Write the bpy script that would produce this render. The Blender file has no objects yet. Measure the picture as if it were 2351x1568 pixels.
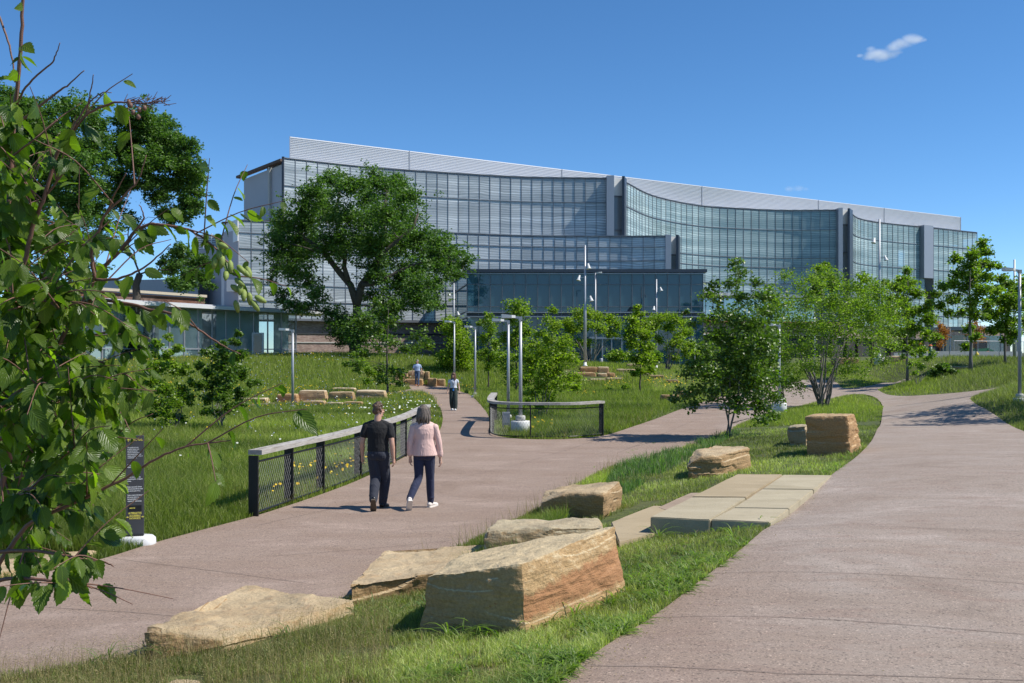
import bpy, bmesh, math, random
import numpy as np
from mathutils import Vector, Matrix, noise

# ------------------------------------------------------------ camera, world, sun
SC = bpy.context.scene
COL = SC.collection
R = math.radians
EYE = 2.6            # eye height over the lower path
F = 2285.6           # focal length in units of a 2351-wide picture
CX, HY = 1175.5, 810.0
cam = bpy.data.cameras.new("camera")
cam.lens = 35; cam.sensor_width = 36; cam.clip_end = 6000; cam.clip_start = 0.1
cam.shift_y = 0.0110
camo = bpy.data.objects.new("camera", cam); COL.objects.link(camo)
camo.location = (0, 0, EYE); camo.rotation_euler = (R(90), 0, 0)
SC.camera = camo

SUN_EL, SUN_BACK = 51, 8        # sun to the right, a little behind the camera
sv = Vector((math.cos(R(SUN_EL)) * math.cos(R(SUN_BACK)), -math.cos(R(SUN_EL)) * math.sin(R(SUN_BACK)), math.sin(R(SUN_EL))))
W = bpy.data.worlds.new("World"); SC.world = W; W.use_nodes = True
wn = W.node_tree; bgn = wn.nodes["Background"]
sky = wn.nodes.new("ShaderNodeTexSky"); sky.sky_type = 'NISHITA'; sky.sun_disc = False
sky.sun_elevation = R(SUN_EL); sky.sun_rotation = math.atan2(sv.x, sv.y)
sky.altitude = 1500; sky.air_density = 0.8; sky.dust_density = 0.0; sky.ozone_density = 5.0
hs_ = wn.nodes.new('ShaderNodeHueSaturation'); hs_.inputs['Saturation'].default_value = 1.15; hs_.inputs['Hue'].default_value = 0.497
wn.links.new(sky.outputs[0], hs_.inputs['Color']); wn.links.new(hs_.outputs[0], bgn.inputs[0]); bgn.inputs[1].default_value = 0.125
sl = bpy.data.lights.new("sun", 'SUN'); sl.energy = 4.6; sl.angle = R(0.53); sl.color = (1, 0.955, 0.88)
so = bpy.data.objects.new("sun", sl); COL.objects.link(so)
so.rotation_euler = sv.to_track_quat('Z', 'Y').to_euler(); so.location = (60, -20, 80)
SC.view_settings.view_transform = 'Standard'; SC.view_settings.look = 'None'
SC.view_settings.exposure = 0.42; SC.view_settings.gamma = 1
SC.render.engine = 'CYCLES'
SC.cycles.max_bounces = 6; SC.cycles.transparent_max_bounces = 8
SC.cycles.diffuse_bounces = 3; SC.cycles.glossy_bounces = 3; SC.cycles.transmission_bounces = 4
SC.cycles.use_denoising = True
SC.cycles.sample_clamp_indirect = 4

rng = np.random.default_rng(7)
random.seed(7)

# ------------------------------------------------------------ helpers
def P(dx, dy, Y):
    return Vector(((dx - CX) / F * Y, Y, EYE - (dy - HY) / F * Y))
def PZ(dx, dy, z):
    Y = (EYE - z) * F / (dy - HY)
    return Vector(((dx - CX) / F * Y, Y, z))

ORG = {}
def tags(o, label=None, cat=None, group=None, kind=None):
    if label: o["label"] = label
    if cat: o["category"] = cat
    if group: o["group"] = group
    if kind: o["kind"] = kind
    return o
def empty(name, loc, label, cat, group=None, kind=None):
    o = bpy.data.objects.new(name, None); o.empty_display_size = 0.1
    COL.objects.link(o); o.location = loc; ORG[o.name] = Vector(loc)
    return tags(o, label, cat, group, kind)
def link(name, me, mat, parent=None, smooth=False, **kw):
    o = bpy.data.objects.new(name, me); COL.objects.link(o)
    if mat: me.materials.append(mat)
    if parent:
        org = ORG[parent.name]; me.transform(Matrix.Translation(-org)); o.parent = parent; ORG[o.name] = org
    else:
        ORG[o.name] = Vector((0, 0, 0))
    if smooth: me.polygons.foreach_set("use_smooth", [True] * len(me.polygons))
    tags(o, **kw)
    return o
def np_mesh(name, V, Fa, attr=None, uv=None, col=None):
    """V (n,3), Fa (m,k) arrays"""
    me = bpy.data.meshes.new(name)
    V = np.ascontiguousarray(V, dtype=np.float32); Fa = np.ascontiguousarray(Fa, dtype=np.int32)
    m, k = Fa.shape
    me.vertices.add(len(V)); me.vertices.foreach_set("co", V.ravel())
    me.loops.add(m * k); me.loops.foreach_set("vertex_index", Fa.ravel())
    me.polygons.add(m); me.polygons.foreach_set("loop_start", np.arange(0, m * k, k, dtype=np.int32))
    me.update(calc_edges=True)
    if attr is not None:
        a = me.attributes.new("tint", 'FLOAT', 'FACE'); a.data.foreach_set("value", np.ascontiguousarray(attr, dtype=np.float32))
    if uv is not None:
        l = me.uv_layers.new(name="UVMap"); l.data.foreach_set("uv", np.ascontiguousarray(uv, dtype=np.float32)[Fa.ravel()].ravel())
    return me

class MB:
    def __init__(s): s.v = []; s.f = []; s.uv = None
    def add(s, vs, fs):
        n = len(s.v); s.v += [tuple(v) for v in vs]; s.f += [tuple(i + n for i in f) for f in fs]; return s
    def box(s, c, size, rz=0.0):
        x, y, z = size[0] / 2, size[1] / 2, size[2] / 2
        ca, sa = math.cos(rz), math.sin(rz)
        vs = [(c[0] + a * x * ca - b * y * sa, c[1] + a * x * sa + b * y * ca, c[2] + d * z) for d in (-1, 1) for a, b in ((-1, -1), (1, -1), (1, 1), (-1, 1))]
        return s.add(vs, [(3, 2, 1, 0), (4, 5, 6, 7), (0, 1, 5, 4), (1, 2, 6, 5), (2, 3, 7, 6), (3, 0, 4, 7)])
    def hexa(s, c):     # 8 corners: bottom 4 ccw, top 4 ccw
        return s.add(c, [(3, 2, 1, 0), (4, 5, 6, 7), (0, 1, 5, 4), (1, 2, 6, 5), (2, 3, 7, 6), (3, 0, 4, 7)])
    def prism(s, poly, z0, z1):
        n = len(poly); z0 = z0 if hasattr(z0, '__len__') else [z0] * n; z1 = z1 if hasattr(z1, '__len__') else [z1] * n
        vs = [(p[0], p[1], z0[i]) for i, p in enumerate(poly)] + [(p[0], p[1], z1[i]) for i, p in enumerate(poly)]
        fs = [tuple(range(n - 1, -1, -1)), tuple(range(n, 2 * n))] + [(i, (i + 1) % n, n + (i + 1) % n, n + i) for i in range(n)]
        return s.add(vs, fs)
    def beam(s, a, b, w, h, up=Vector((0, 0, 1))):
        a, b = Vector(a), Vector(b); d = (b - a).normalized(); sd = d.cross(up)
        if sd.length < 1e-4: sd = Vector((1, 0, 0))
        sd.normalize(); u = sd.cross(d)
        c = []
        for p in (a, b):
            c += [p - sd * w / 2 - u * h / 2, p + sd * w / 2 - u * h / 2, p + sd * w / 2 + u * h / 2, p - sd * w / 2 + u * h / 2]
        return s.add(c, [(3, 2, 1, 0), (4, 5, 6, 7), (0, 1, 5, 4), (1, 2, 6, 5), (2, 3, 7, 6), (3, 0, 4, 7)])
    def tube(s, pts, rad, n=6, cap=True):
        pts = [Vector(p) for p in pts]
        if not hasattr(rad, '__len__'): rad = [rad] * len(pts)
        vs = []; ref = None
        for i, p in enumerate(pts):
            d = (pts[min(i + 1, len(pts) - 1)] - pts[max(i - 1, 0)])
            d = d.normalized() if d.length > 1e-9 else Vector((0, 0, 1))
            if ref is None: ref = Vector((1, 0, 0)) if abs(d.x) < 0.8 else Vector((0, 1, 0))
            a = (ref - d * ref.dot(d)).normalized(); ref = a; b = d.cross(a)
            for k in range(n):
                t = 2 * math.pi * k / n
                vs.append(p + (a * math.cos(t) + b * math.sin(t)) * rad[i])
        fs = []
        for i in range(len(pts) - 1):
            for k in range(n):
                fs.append((i * n + k, i * n + (k + 1) % n, (i + 1) * n + (k + 1) % n, (i + 1) * n + k))
        if cap: fs += [tuple(range(n - 1, -1, -1)), tuple(range((len(pts) - 1) * n, len(pts) * n))]
        return s.add(vs, fs)
    def lathe(s, c, prof, n=24):    # prof: (r, z)
        pts = [(c[0], c[1], c[2] + z) for r, z in prof]
        vs = []
        for (r, z) in prof:
            for k in range(n):
                t = 2 * math.pi * k / n
                vs.append((c[0] + r * math.cos(t), c[1] + r * math.sin(t), c[2] + z))
        fs = [(i * n + k, i * n + (k + 1) % n, (i + 1) * n + (k + 1) % n, (i + 1) * n + k) for i in range(len(prof) - 1) for k in range(n)]
        fs += [tuple(range(n - 1, -1, -1)), tuple(range((len(prof) - 1) * n, len(prof) * n))]
        return s.add(vs, fs)
    def build(s, name, mat, parent=None, smooth=False, **kw):
        me = bpy.data.meshes.new(name); me.from_pydata([tuple(v) for v in s.v], [], s.f); me.update()
        return link(name, me, mat, parent, smooth, **kw)

# ------------------------------------------------------------ materials
def newmat(name):
    m = bpy.data.materials.new(name); m.use_nodes = True; nt = m.node_tree
    return m, nt, nt.nodes["Principled BSDF"], nt.nodes["Material Output"]
def nd(nt, t, **kw):
    n = nt.nodes.new(t)
    for k, v in kw.items():
        if k.startswith("i_"): n.inputs[k[2:].replace("_", " ")].default_value = v
        else: setattr(n, k, v)
    return n
def ramp(nt, fac, stops, interp='LINEAR'):
    r = nt.nodes.new("ShaderNodeValToRGB"); r.color_ramp.interpolation = interp
    e = r.color_ramp.elements
    while len(e) < len(stops): e.new(0.5)
    for i, (p, c) in enumerate(stops):
        e[i].position = p; e[i].color = (c[0], c[1], c[2], 1) if hasattr(c, '__len__') else (c, c, c, 1)
    nt.links.new(fac, r.inputs[0]); return r.outputs[0]
def mathn(nt, op, a, b=None):
    n = nt.nodes.new("ShaderNodeMath"); n.operation = op
    for i, x in enumerate((a, b)):
        if x is None: continue
        if isinstance(x, (int, float)): n.inputs[i].default_value = x
        else: nt.links.new(x, n.inputs[i])
    return n.outputs[0]
def mixc(nt, fac, a, b, mode='MIX'):
    n = nt.nodes.new("ShaderNodeMix"); n.data_type = 'RGBA'; n.blend_type = mode
    for i, x in ((0, fac), (6, a), (7, b)):
        if isinstance(x, (int, float)): n.inputs[i].default_value = x
        elif isinstance(x, tuple): n.inputs[i].default_value = (*x, 1)
        else: nt.links.new(x, n.inputs[i])
    return n.outputs[2]
def coords(nt, kind='Object', scale=(1, 1, 1)):
    tc = nt.nodes.new("ShaderNodeTexCoord"); mp = nt.nodes.new("ShaderNodeMapping"); mp.inputs['Scale'].default_value = scale
    nt.links.new(tc.outputs[kind], mp.inputs[0]); return mp.outputs[0]
def noisen(nt, vec, scale, detail=4, rough=0.6, dist=0.0):
    n = nt.nodes.new("ShaderNodeTexNoise"); n.inputs['Scale'].default_value = scale; n.inputs['Detail'].default_value = detail
    n.inputs['Roughness'].default_value = rough; n.inputs['Distortion'].default_value = dist
    nt.links.new(vec, n.inputs['Vector']); return n.outputs['Fac']
def bump(nt, b, h, dist=0.02, strength=0.5):
    n = nt.nodes.new("ShaderNodeBump"); n.inputs['Distance'].default_value = dist; n.inputs['Strength'].default_value = strength
    nt.links.new(h, n.inputs['Height']); nt.links.new(n.outputs[0], b.inputs['Normal'])
def simple(name, col, rough=0.6, metal=0.0, var=0.15, scale=6.0, bmp=0.0):
    m, nt, b, o = newmat(name)
    v = coords(nt); n = noisen(nt, v, scale, 5)
    c = mixc(nt, n, tuple(x * (1 - var) for x in col), tuple(min(1, x * (1 + var)) for x in col))
    nt.links.new(c, b.inputs['Base Color']); b.inputs['Roughness'].default_value = rough; b.inputs['Metallic'].default_value = metal
    if bmp: bump(nt, b, noisen(nt, v, scale * 6, 4), bmp, 0.5)
    return m
def leafmat(name, dark, light, transl=0.35, rough=0.45, spec=0.5, veins=False):
    m, nt, b, o = newmat(name)
    at = nd(nt, "ShaderNodeAttribute", attribute_name="tint")
    c = ramp(nt, at.outputs['Fac'], [(0, dark), (0.55, tuple((a + b2) / 2 for a, b2 in zip(dark, light))), (0.93, light), (1, tuple(min(1, x * 1.35) for x in light))])
    b.inputs['Roughness'].default_value = rough; b.inputs['Specular IOR Level'].default_value = spec
    if veins:
        uv = nd(nt, "ShaderNodeUVMap"); sx = nd(nt, "ShaderNodeSeparateXYZ"); nt.links.new(uv.outputs[0], sx.inputs[0])
        ax = mathn(nt, 'ABSOLUTE', sx.outputs[0])
        ph = mathn(nt, 'SUBTRACT', mathn(nt, 'MULTIPLY', sx.outputs[1], 46.0), mathn(nt, 'MULTIPLY', ax, 20.0))
        s = mathn(nt, 'SINE', ph)
        mid = mathn(nt, 'LESS_THAN', ax, 0.045)
        s2 = mathn(nt, 'ADD', mathn(nt, 'MULTIPLY', s, 0.5), 0.5)
        s3 = mathn(nt, 'POWER', s2, 6.0)
        vv = mathn(nt, 'MAXIMUM', mathn(nt, 'MULTIPLY', s3, 0.10), mathn(nt, 'MULTIPLY', mid, 0.25))
        c = mixc(nt, vv, c, tuple(min(1, x * 1.7 + 0.02) for x in light))
        bump(nt, b, s2, 0.003, 0.35)
    nt.links.new(c, b.inputs['Base Color'])
    tr = nd(nt, "ShaderNodeBsdfTranslucent")
    tc = mixc(nt, 1.0, c, (1.0, 1.25, 0.35), 'MULTIPLY'); tc2 = mixc(nt, 1.0, tc, (1.6, 1.6, 1.6), 'MULTIPLY')
    nt.links.new(tc2, tr.inputs[0])
    mx = nd(nt, "ShaderNodeMixShader"); mx.inputs[0].default_value = transl
    nt.links.new(b.outputs[0], mx.inputs[1]); nt.links.new(tr.outputs[0], mx.inputs[2]); nt.links.new(mx.outputs[0], o.inputs[0])
    return m

def concrete_path():
    m, nt, b, o = newmat("exposed_aggregate")
    v = coords(nt)
    sx = nd(nt, "ShaderNodeSeparateXYZ"); nt.links.new(v, sx.inputs[0])
    # the upper walk on the right is a greyer mix than the lower one
    side = mathn(nt, 'SUBTRACT', sx.outputs[0], mathn(nt, 'MULTIPLY', sx.outputs[1], 0.21))
    rp = nd(nt, "ShaderNodeMapRange"); rp.inputs[1].default_value = -0.3; rp.inputs[2].default_value = 1.0
    nt.links.new(side, rp.inputs[0])
    base = mixc(nt, rp.outputs[0], (0.280, 0.206, 0.158), (0.302, 0.244, 0.200))
    fine = noisen(nt, v, 260, 2, 0.7); med = noisen(nt, v, 60, 3, 0.7)
    vor = nd(nt, "ShaderNodeTexVoronoi"); vor.inputs['Scale'].default_value = 95; nt.links.new(v, vor.inputs['Vector'])
    sp = ramp(nt, vor.outputs['Color'], [(0.0, 0.40), (0.35, 0.92), (0.8, 1.08), (0.95, 1.9)])
    stain = noisen(nt, coords(nt, scale=(0.55, 1.0, 1)), 0.9, 7, 0.68, 0.6)
    st = ramp(nt, stain, [(0.30, (0.76, 0.72, 0.68)), (0.43, (0.96, 0.93, 0.90)), (0.55, (1.02, 1.02, 1.02)), (0.68, (1.26, 1.27, 1.30))])
    brown = ramp(nt, noisen(nt, coords(nt, scale=(0.6, 1.7, 1)), 1.5, 9, 0.75, 1.2), [(0.50, 0.0), (0.62, 0.62)])
    c = mixc(nt, 1.0, base, st, 'MULTIPLY')
    c = mixc(nt, brown, c, (0.25, 0.175, 0.135))
    vor2 = nd(nt, "ShaderNodeTexVoronoi"); vor2.inputs['Scale'].default_value = 62; nt.links.new(v, vor2.inputs['Vector'])
    sp2 = ramp(nt, vor2.outputs['Color'], [(0.0, 0.30), (0.16, 0.55), (0.22, 1.0), (0.88, 1.0), (0.94, 1.7)], 'LINEAR')
    c = mixc(nt, 0.8, c, sp2, 'MULTIPLY')
    c = mixc(nt, 0.65, c, sp, 'MULTIPLY')
    c = mixc(nt, 0.5, c, ramp(nt, fine, [(0.3, 0.72), (0.7, 1.25)]), 'MULTIPLY')
    nt.links.new(c, b.inputs['Base Color']); b.inputs['Roughness'].default_value = 0.88
    hs = mathn(nt, 'ADD', fine, med)
    bump(nt, b, hs, 0.006, 0.6)
    return m
def ground_mat():
    m, nt, b, o = newmat("soil_and_thatch")
    v = coords(nt)
    n = noisen(nt, v, 0.35, 6, 0.6); n2 = noisen(nt, v, 9, 5, 0.7)
    c = ramp(nt, n, [(0.3, (0.045, 0.062, 0.015)), (0.5, (0.070, 0.095, 0.022)), (0.7, (0.11, 0.115, 0.035))])
    c2 = ramp(nt, n2, [(0.35, (0.5, 0.5, 0.45)), (0.6, (1.2, 1.15, 0.9))])
    c = mixc(nt, 0.9, c, c2, 'MULTIPLY')
    nt.links.new(c, b.inputs['Base Color']); b.inputs['Roughness'].default_value = 0.95
    bump(nt, b, n2, 0.05, 0.8)
    return m
def stone_mat(name, tone=(0.42, 0.322, 0.192), rust=0.35, strat=1.0):
    m, nt, b, o = newmat(name)
    v = coords(nt)
    big = noisen(nt, v, 1.6, 6, 0.62, 0.5); fine = noisen(nt, v, 38, 6, 0.7); mid = noisen(nt, v, 7, 6, 0.65, 0.3)
    st = noisen(nt, coords(nt, scale=(0.8, 0.8, 9)), 1.8, 5, 0.6, 0.4)
    t = Vector(tone)
    c = ramp(nt, big, [(0.32, tuple(t * 0.72)), (0.47, tuple(t)), (0.62, tuple(t * 1.18)), (0.75, (0.50, 0.40, 0.25))])
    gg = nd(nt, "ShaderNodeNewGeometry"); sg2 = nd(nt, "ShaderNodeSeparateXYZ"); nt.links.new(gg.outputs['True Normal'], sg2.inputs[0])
    side_shade = mathn(nt, 'ADD', sg2.outputs[2], mathn(nt, 'MULTIPLY', mathn(nt, 'SUBTRACT', mid, 0.5), 0.9))
    c = mixc(nt, ramp(nt, side_shade, [(0.30, 0.85), (0.62, 0.0)]), c, tuple((t[0] * 0.78, t[1] * 0.60, t[2] * 0.42)))  # steep faces browner, with shade painted into the stone colour
    c = mixc(nt, ramp(nt, st, [(0.42, 0.0), (0.62, 0.45 * strat)]), c, (0.33, 0.22, 0.11))
    c = mixc(nt, ramp(nt, mid, [(0.55, 0.0), (0.70, rust)]), c, (0.34, 0.165, 0.065))
    c = mixc(nt, 0.8, c, ramp(nt, fine, [(0.3, 0.68), (0.65, 1.2)]), 'MULTIPLY')
    # dirty splash marks: brown-black lichen in the pores
    li = noisen(nt, v, 14, 8, 0.75)
    c = mixc(nt, ramp(nt, li, [(0.58, 0.0), (0.72, 0.5)]), c, (0.16, 0.13, 0.085))
    nt.links.new(c, b.inputs['Base Color']); b.inputs['Roughness'].default_value = 0.9
    h = mathn(nt, 'ADD', mathn(nt, 'MULTIPLY', mid, 1.0), mathn(nt, 'MULTIPLY', fine, 0.35))
    h = mathn(nt, 'ADD', h, mathn(nt, 'MULTIPLY', st, 0.8))
    bump(nt, b, h, 0.045, 0.75)
    return m, nt, b, c, v

def brick_mat(name, c1, c2, mortar, scale=1.0):
    m, nt, b, o = newmat(name)
    uv = nd(nt, "ShaderNodeUVMap")
    br = nd(nt, "ShaderNodeTexBrick"); br.inputs['Scale'].default_value = 1.0
    br.inputs['Brick Width'].default_value = 0.32 * scale; br.inputs['Row Height'].default_value = 0.10 * scale; br.inputs['Mortar Size'].default_value = 0.012 * scale
    br.inputs['Color1'].default_value = (*c1, 1); br.inputs['Color2'].default_value = (*c2, 1); br.inputs['Mortar'].default_value = (*mortar, 1)
    nt.links.new(uv.outputs[0], br.inputs['Vector'])
    n = noisen(nt, coords(nt), 0.9, 6)
    c = mixc(nt, 0.6, br.outputs[0], ramp(nt, n, [(0.3, 0.75), (0.7, 1.2)]), 'MULTIPLY')
    nt.links.new(c, b.inputs['Base Color']); b.inputs['Roughness'].default_value = 0.9
    return m
def frit_glass(name, glass, frit, dens=1.0, transp=0.45, period=0.34):
    """curtain wall glass with a white ceramic frit of wavy horizontal lines; UV in metres"""
    m, nt, b, o = newmat(name)
    uv = nd(nt, "ShaderNodeUVMap")
    mp = nd(nt, "ShaderNodeMapping"); mp.inputs['Scale'].default_value = (0.16, 0.35, 1); nt.links.new(uv.outputs[0], mp.inputs[0])
    warp = noisen(nt, mp.outputs[0], 1.0, 3, 0.5)
    sx = nd(nt, "ShaderNodeSeparateXYZ"); nt.links.new(uv.outputs[0], sx.inputs[0])
    ph = mathn(nt, 'ADD', mathn(nt, 'MULTIPLY', sx.outputs[1], 2 * math.pi / period), mathn(nt, 'MULTIPLY', warp, 20.0))
    line = mathn(nt, 'ADD', mathn(nt, 'MULTIPLY', mathn(nt, 'SINE', ph), 0.5), 0.5)
    ph2 = mathn(nt, 'ADD', mathn(nt, 'MULTIPLY', sx.outputs[1], 2 * math.pi / (period * 0.37)), mathn(nt, 'MULTIPLY', warp, 60.0))
    line2 = mathn(nt, 'ADD', mathn(nt, 'MULTIPLY', mathn(nt, 'SINE', ph2), 0.5), 0.5)
    mp2 = nd(nt, "ShaderNodeMapping"); mp2.inputs['Scale'].default_value = (0.055, 0.95, 1); nt.links.new(uv.outputs[0], mp2.inputs[0])
    band = noisen(nt, mp2.outputs[0], 1.0, 4, 0.55)
    bd = ramp(nt, band, [(0.36, 0.0), (0.47, 0.30), (0.56, 0.62), (0.62, 1.0)])
    s = mathn(nt, 'MULTIPLY', ramp(nt, line, [(0.30, 0.34), (0.75, 1.0)]), mathn(nt, 'ADD', mathn(nt, 'MULTIPLY', bd, 0.75), 0.25))
    s = mathn(nt, 'ADD', s, mathn(nt, 'MULTIPLY', ramp(nt, line2, [(0.4, 0.0), (0.8, 0.35)]), mathn(nt, 'SUBTRACT', 1.0, s)))
    oi = nd(nt, "ShaderNodeObjectInfo")
    mp3 = nd(nt, "ShaderNodeMapping"); mp3.inputs['Scale'].default_value = (0.02, 0.21, 1); nt.links.new(uv.outputs[0], mp3.inputs[0])
    zone = ramp(nt, noisen(nt, mp3.outputs[0], 1.0, 2, 0.5), [(0.35, 0.80), (0.65, 1.18)])
    s = mathn(nt, 'ADD', mathn(nt, 'MULTIPLY', mathn(nt, 'MULTIPLY', s, zone), 0.80 * dens), mathn(nt, 'MULTIPLY', oi.outputs['Random'], 0.16))
    fritd = nd(nt, "ShaderNodeBsdfDiffuse"); fritd.inputs[0].default_value = (*frit, 1)
    gl = b; gl.inputs['Base Color'].default_value = (*glass, 1); gl.inputs['Roughness'].default_value = 0.04
    gl.inputs['Specular IOR Level'].default_value = 0.9
    tp = nd(nt, "ShaderNodeBsdfTransparent"); tp.inputs[0].default_value = (0.55, 0.68, 0.74, 1)
    m1 = nd(nt, "ShaderNodeMixShader"); m1.inputs[0].default_value = transp
    nt.links.new(gl.outputs[0], m1.inputs[1]); nt.links.new(tp.outputs[0], m1.inputs[2])
    m2 = nd(nt, "ShaderNodeMixShader"); nt.links.new(s, m2.inputs[0])
    nt.links.new(m1.outputs[0], m2.inputs[1]); nt.links.new(fritd.outputs[0], m2.inputs[2])
    nt.links.new(m2.outputs[0], o.inputs[0])
    return m
def plain_glass(name, glass, transp=0.4, tint=(0.4, 0.6, 0.65), rough=0.03, spec=0.8):
    m, nt, b, o = newmat(name)
    b.inputs['Base Color'].default_value = (*glass, 1); b.inputs['Roughness'].default_value = rough; b.inputs['Specular IOR Level'].default_value = spec
    tp = nd(nt, "ShaderNodeBsdfTransparent"); tp.inputs[0].default_value = (*tint, 1)
    m1 = nd(nt, "ShaderNodeMixShader"); m1.inputs[0].default_value = transp
    nt.links.new(b.outputs[0], m1.inputs[1]); nt.links.new(tp.outputs[0], m1.inputs[2]); nt.links.new(m1.outputs[0], o.inputs[0])
    return m
def wood_mat():
    m, nt, b, o = newmat("weathered_timber")
    uv = coords(nt, scale=(6, 1.2, 30))
    n = noisen(nt, uv, 2.0, 6, 0.7, 0.5); n2 = noisen(nt, coords(nt), 1.3, 4)
    c = ramp(nt, n, [(0.3, (0.19, 0.17, 0.15)), (0.5, (0.36, 0.34, 0.31)), (0.7, (0.50, 0.475, 0.44))])
    c = mixc(nt, 0.5, c, ramp(nt, n2, [(0.3, (0.8, 0.72, 0.62)), (0.7, (1.1, 1.1, 1.12))]), 'MULTIPLY')
    nt.links.new(c, b.inputs['Base Color']); b.inputs['Roughness'].default_value = 0.8
    bump(nt, b, n, 0.01, 0.5); return m

M = dict(
    path=concrete_path(), ground=ground_mat(),
    pole=simple("galvanised_pole", (0.36, 0.37, 0.39), 0.45, 0.35, 0.08),
    white=simple("white_paint", (0.62, 0.62, 0.60), 0.55, 0, 0.12, 9),
    conc=simple("pale_concrete", (0.44, 0.43, 0.40), 0.85, 0, 0.18, 5, 0.01),
    black=simple("black_steel", (0.012, 0.012, 0.013), 0.45, 0.2, 0.1),
    wire=simple("black_wire", (0.10, 0.10, 0.10), 0.35, 0.7, 0.1),
    wiregal=simple("galvanised_wire", (0.15, 0.15, 0.15), 0.5, 0.2, 0.1),
    alu=simple("aluminium_panel", (0.33, 0.345, 0.38), 0.42, 0.35, 0.06, 0.6),
    aludark=simple("dark_aluminium", (0.055, 0.065, 0.085), 0.4, 0.4, 0.1),
    mull=simple("mullion_aluminium", (0.17, 0.18, 0.20), 0.5, 0.3, 0.1),
    louvre=simple("white_louvre", (0.62, 0.62, 0.63), 0.45, 0.1, 0.05, 0.3),
    side=simple("grey_cladding", (0.40, 0.405, 0.44), 0.7, 0, 0.07, 0.4),
    dirt=simple("rusted_edge", (0.11, 0.075, 0.06), 0.9, 0, 0.5, 1.5),
    timber=wood_mat(),
    bark=simple("grey_brown_bark", (0.085, 0.070, 0.055), 0.95, 0, 0.4, 14, 0.02),
    barkgrey=simple("pale_grey_bark", (0.15, 0.135, 0.12), 0.9, 0, 0.35, 20, 0.01),
    barkred=simple("reddish_twig_bark", (0.17, 0.085, 0.058), 0.6, 0, 0.4, 60, 0.002),
    white2=simple("pale_interior", (0.75, 0.76, 0.74), 0.8, 0, 0.05),
    dark=simple("dark_interior", (0.03, 0.035, 0.04), 0.8, 0, 0.2),
    floorslab=simple("interior_slab", (0.35, 0.36, 0.36), 0.8, 0, 0.1),
    seal=simple("joint_filler", (0.195, 0.148, 0.12), 0.9, 0, 0.3),
)
# ------------------------------------------------------------ terrain
ctl = []
def cz(dx, dy, z): v = PZ(dx, dy, z); ctl.append((v.x, v.y, z))
def cY(dx, dy, Y): v = P(dx, dy, Y); ctl.append((v.x, v.y, v.z))
def cw(x, y, z): ctl.append((x, y, z))
for a in [(0,1310),(0,1450),(200,1400),(350,1250),(590,1185),(840,1100),(985,1018),(1018,960),(1250,1165),(1080,1250),(800,1350),(600,1300),
          (1330,1110),(1560,1030),(1650,1000),(1720,962),(1800,938),(1100,1100),(1000,1200),(1130,1003),(1385,1003),(1250,1050),(1250,960),(1450,982),(1590,930),(1400,930),
          (900,1200),(1600,980),(1900,915),(1040,945),(1110,940),(1180,985),(672,943),(600,1000),(500,1100),(760,930),(850,960),(700,1030),(1180,940)]: cz(*a, 0.0)
for a in [(960,905,.06),(958,888,.25),(1100,925,.02),(1060,904,.08),(898,904,.06),(625,928,.05),(560,926,.1),(300,960,.25),(100,1200,.08),(200,1050,.12),
          (1280,1568,.45),(1400,1480,.45),(1600,1345,.45),(1760,1215,.45),(1905,1095,.45),(1975,1045,.44),(2020,985,.40),(2029,935,.28),
          (2351,1568,.45),(2351,1300,.45),(2200,1150,.45),(2351,1003,.45),(2307,967,.43),(2225,920,.30),(2012,896,.15),(1950,902,.1),(2068,911,.2),
          (2053,880,.32),(1250,940,.05),(1500,905,.12),(1370,884,.25),(1700,893,.1),(1850,875,.25),(450,1480,.14),(0,1560,.12),(300,1568,.16),(800,1568,.3),
          (1100,1480,.30),(1215,1440,.28),(1430,1320,.33),(1350,1190,.14),(1700,1060,.2),(1500,1230,.23),(1620,1218,.26),(1430,1250,.19),(1560,1240,.26),(1850,1040,.33),(1950,960,.22),(1720,1010,.12),(1000,1440,.22)]: cz(*a)
for a in [(2287,893,50),(2340,885,46),(2351,905,37),(2315,935,34),(2228,856,66),(2150,868,63),(2351,845,66),(2200,826,100),(2018,836,80),(2100,850,75),(1950,866,74),
          (1343,843,77),(1200,850,90),(1072,838,108),(1350,836,108),(1614,842,108),(1010,816,118),(950,822,86),(1000,862,76),(760,816,92),(680,819,94),(430,823,85),
          (180,836,75),(0,850,62),(560,822,90),(1850,850,100),(1600,860,85),(2030,830,110),(850,860,72),(700,860,70),(500,862,66)]: cY(*a)
for a in [(-12,3,.1),(0,1,.45),(6,0,.45),(14,4,.45),(-30,8,.3),(-40,30,.8),(-8,-8,.3),(10,-10,.5),(28,20,1.4),(26,34,1.45),(40,50,1.5),(36,66,1.5),(38,84,1.8),(42,100,1.95),(-60,70,2.0),(-60,110,2.2),(60,90,1.9),(90,70,1.9),
          (90,140,1.9),(-20,150,2.2),(40,150,1.6),(110,220,1.9),(0,220,2),(-120,100,2),(-120,200,2)]: cw(*a)
ctl = np.array(ctl)
def tps_fit(c, lam=0.02):
    n = len(c); d = np.linalg.norm(c[:, None, :2] - c[None, :, :2], axis=2)
    K = np.where(d > 0, d ** 2 * np.log(d + 1e-9), 0) + lam * np.eye(n)
    Pm = np.hstack([np.ones((n, 1)), c[:, :2]])
    A = np.block([[K, Pm], [Pm.T, np.zeros((3, 3))]])
    return np.linalg.solve(A, np.concatenate([c[:, 2], np.zeros(3)]))
TW = tps_fit(ctl)
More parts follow.
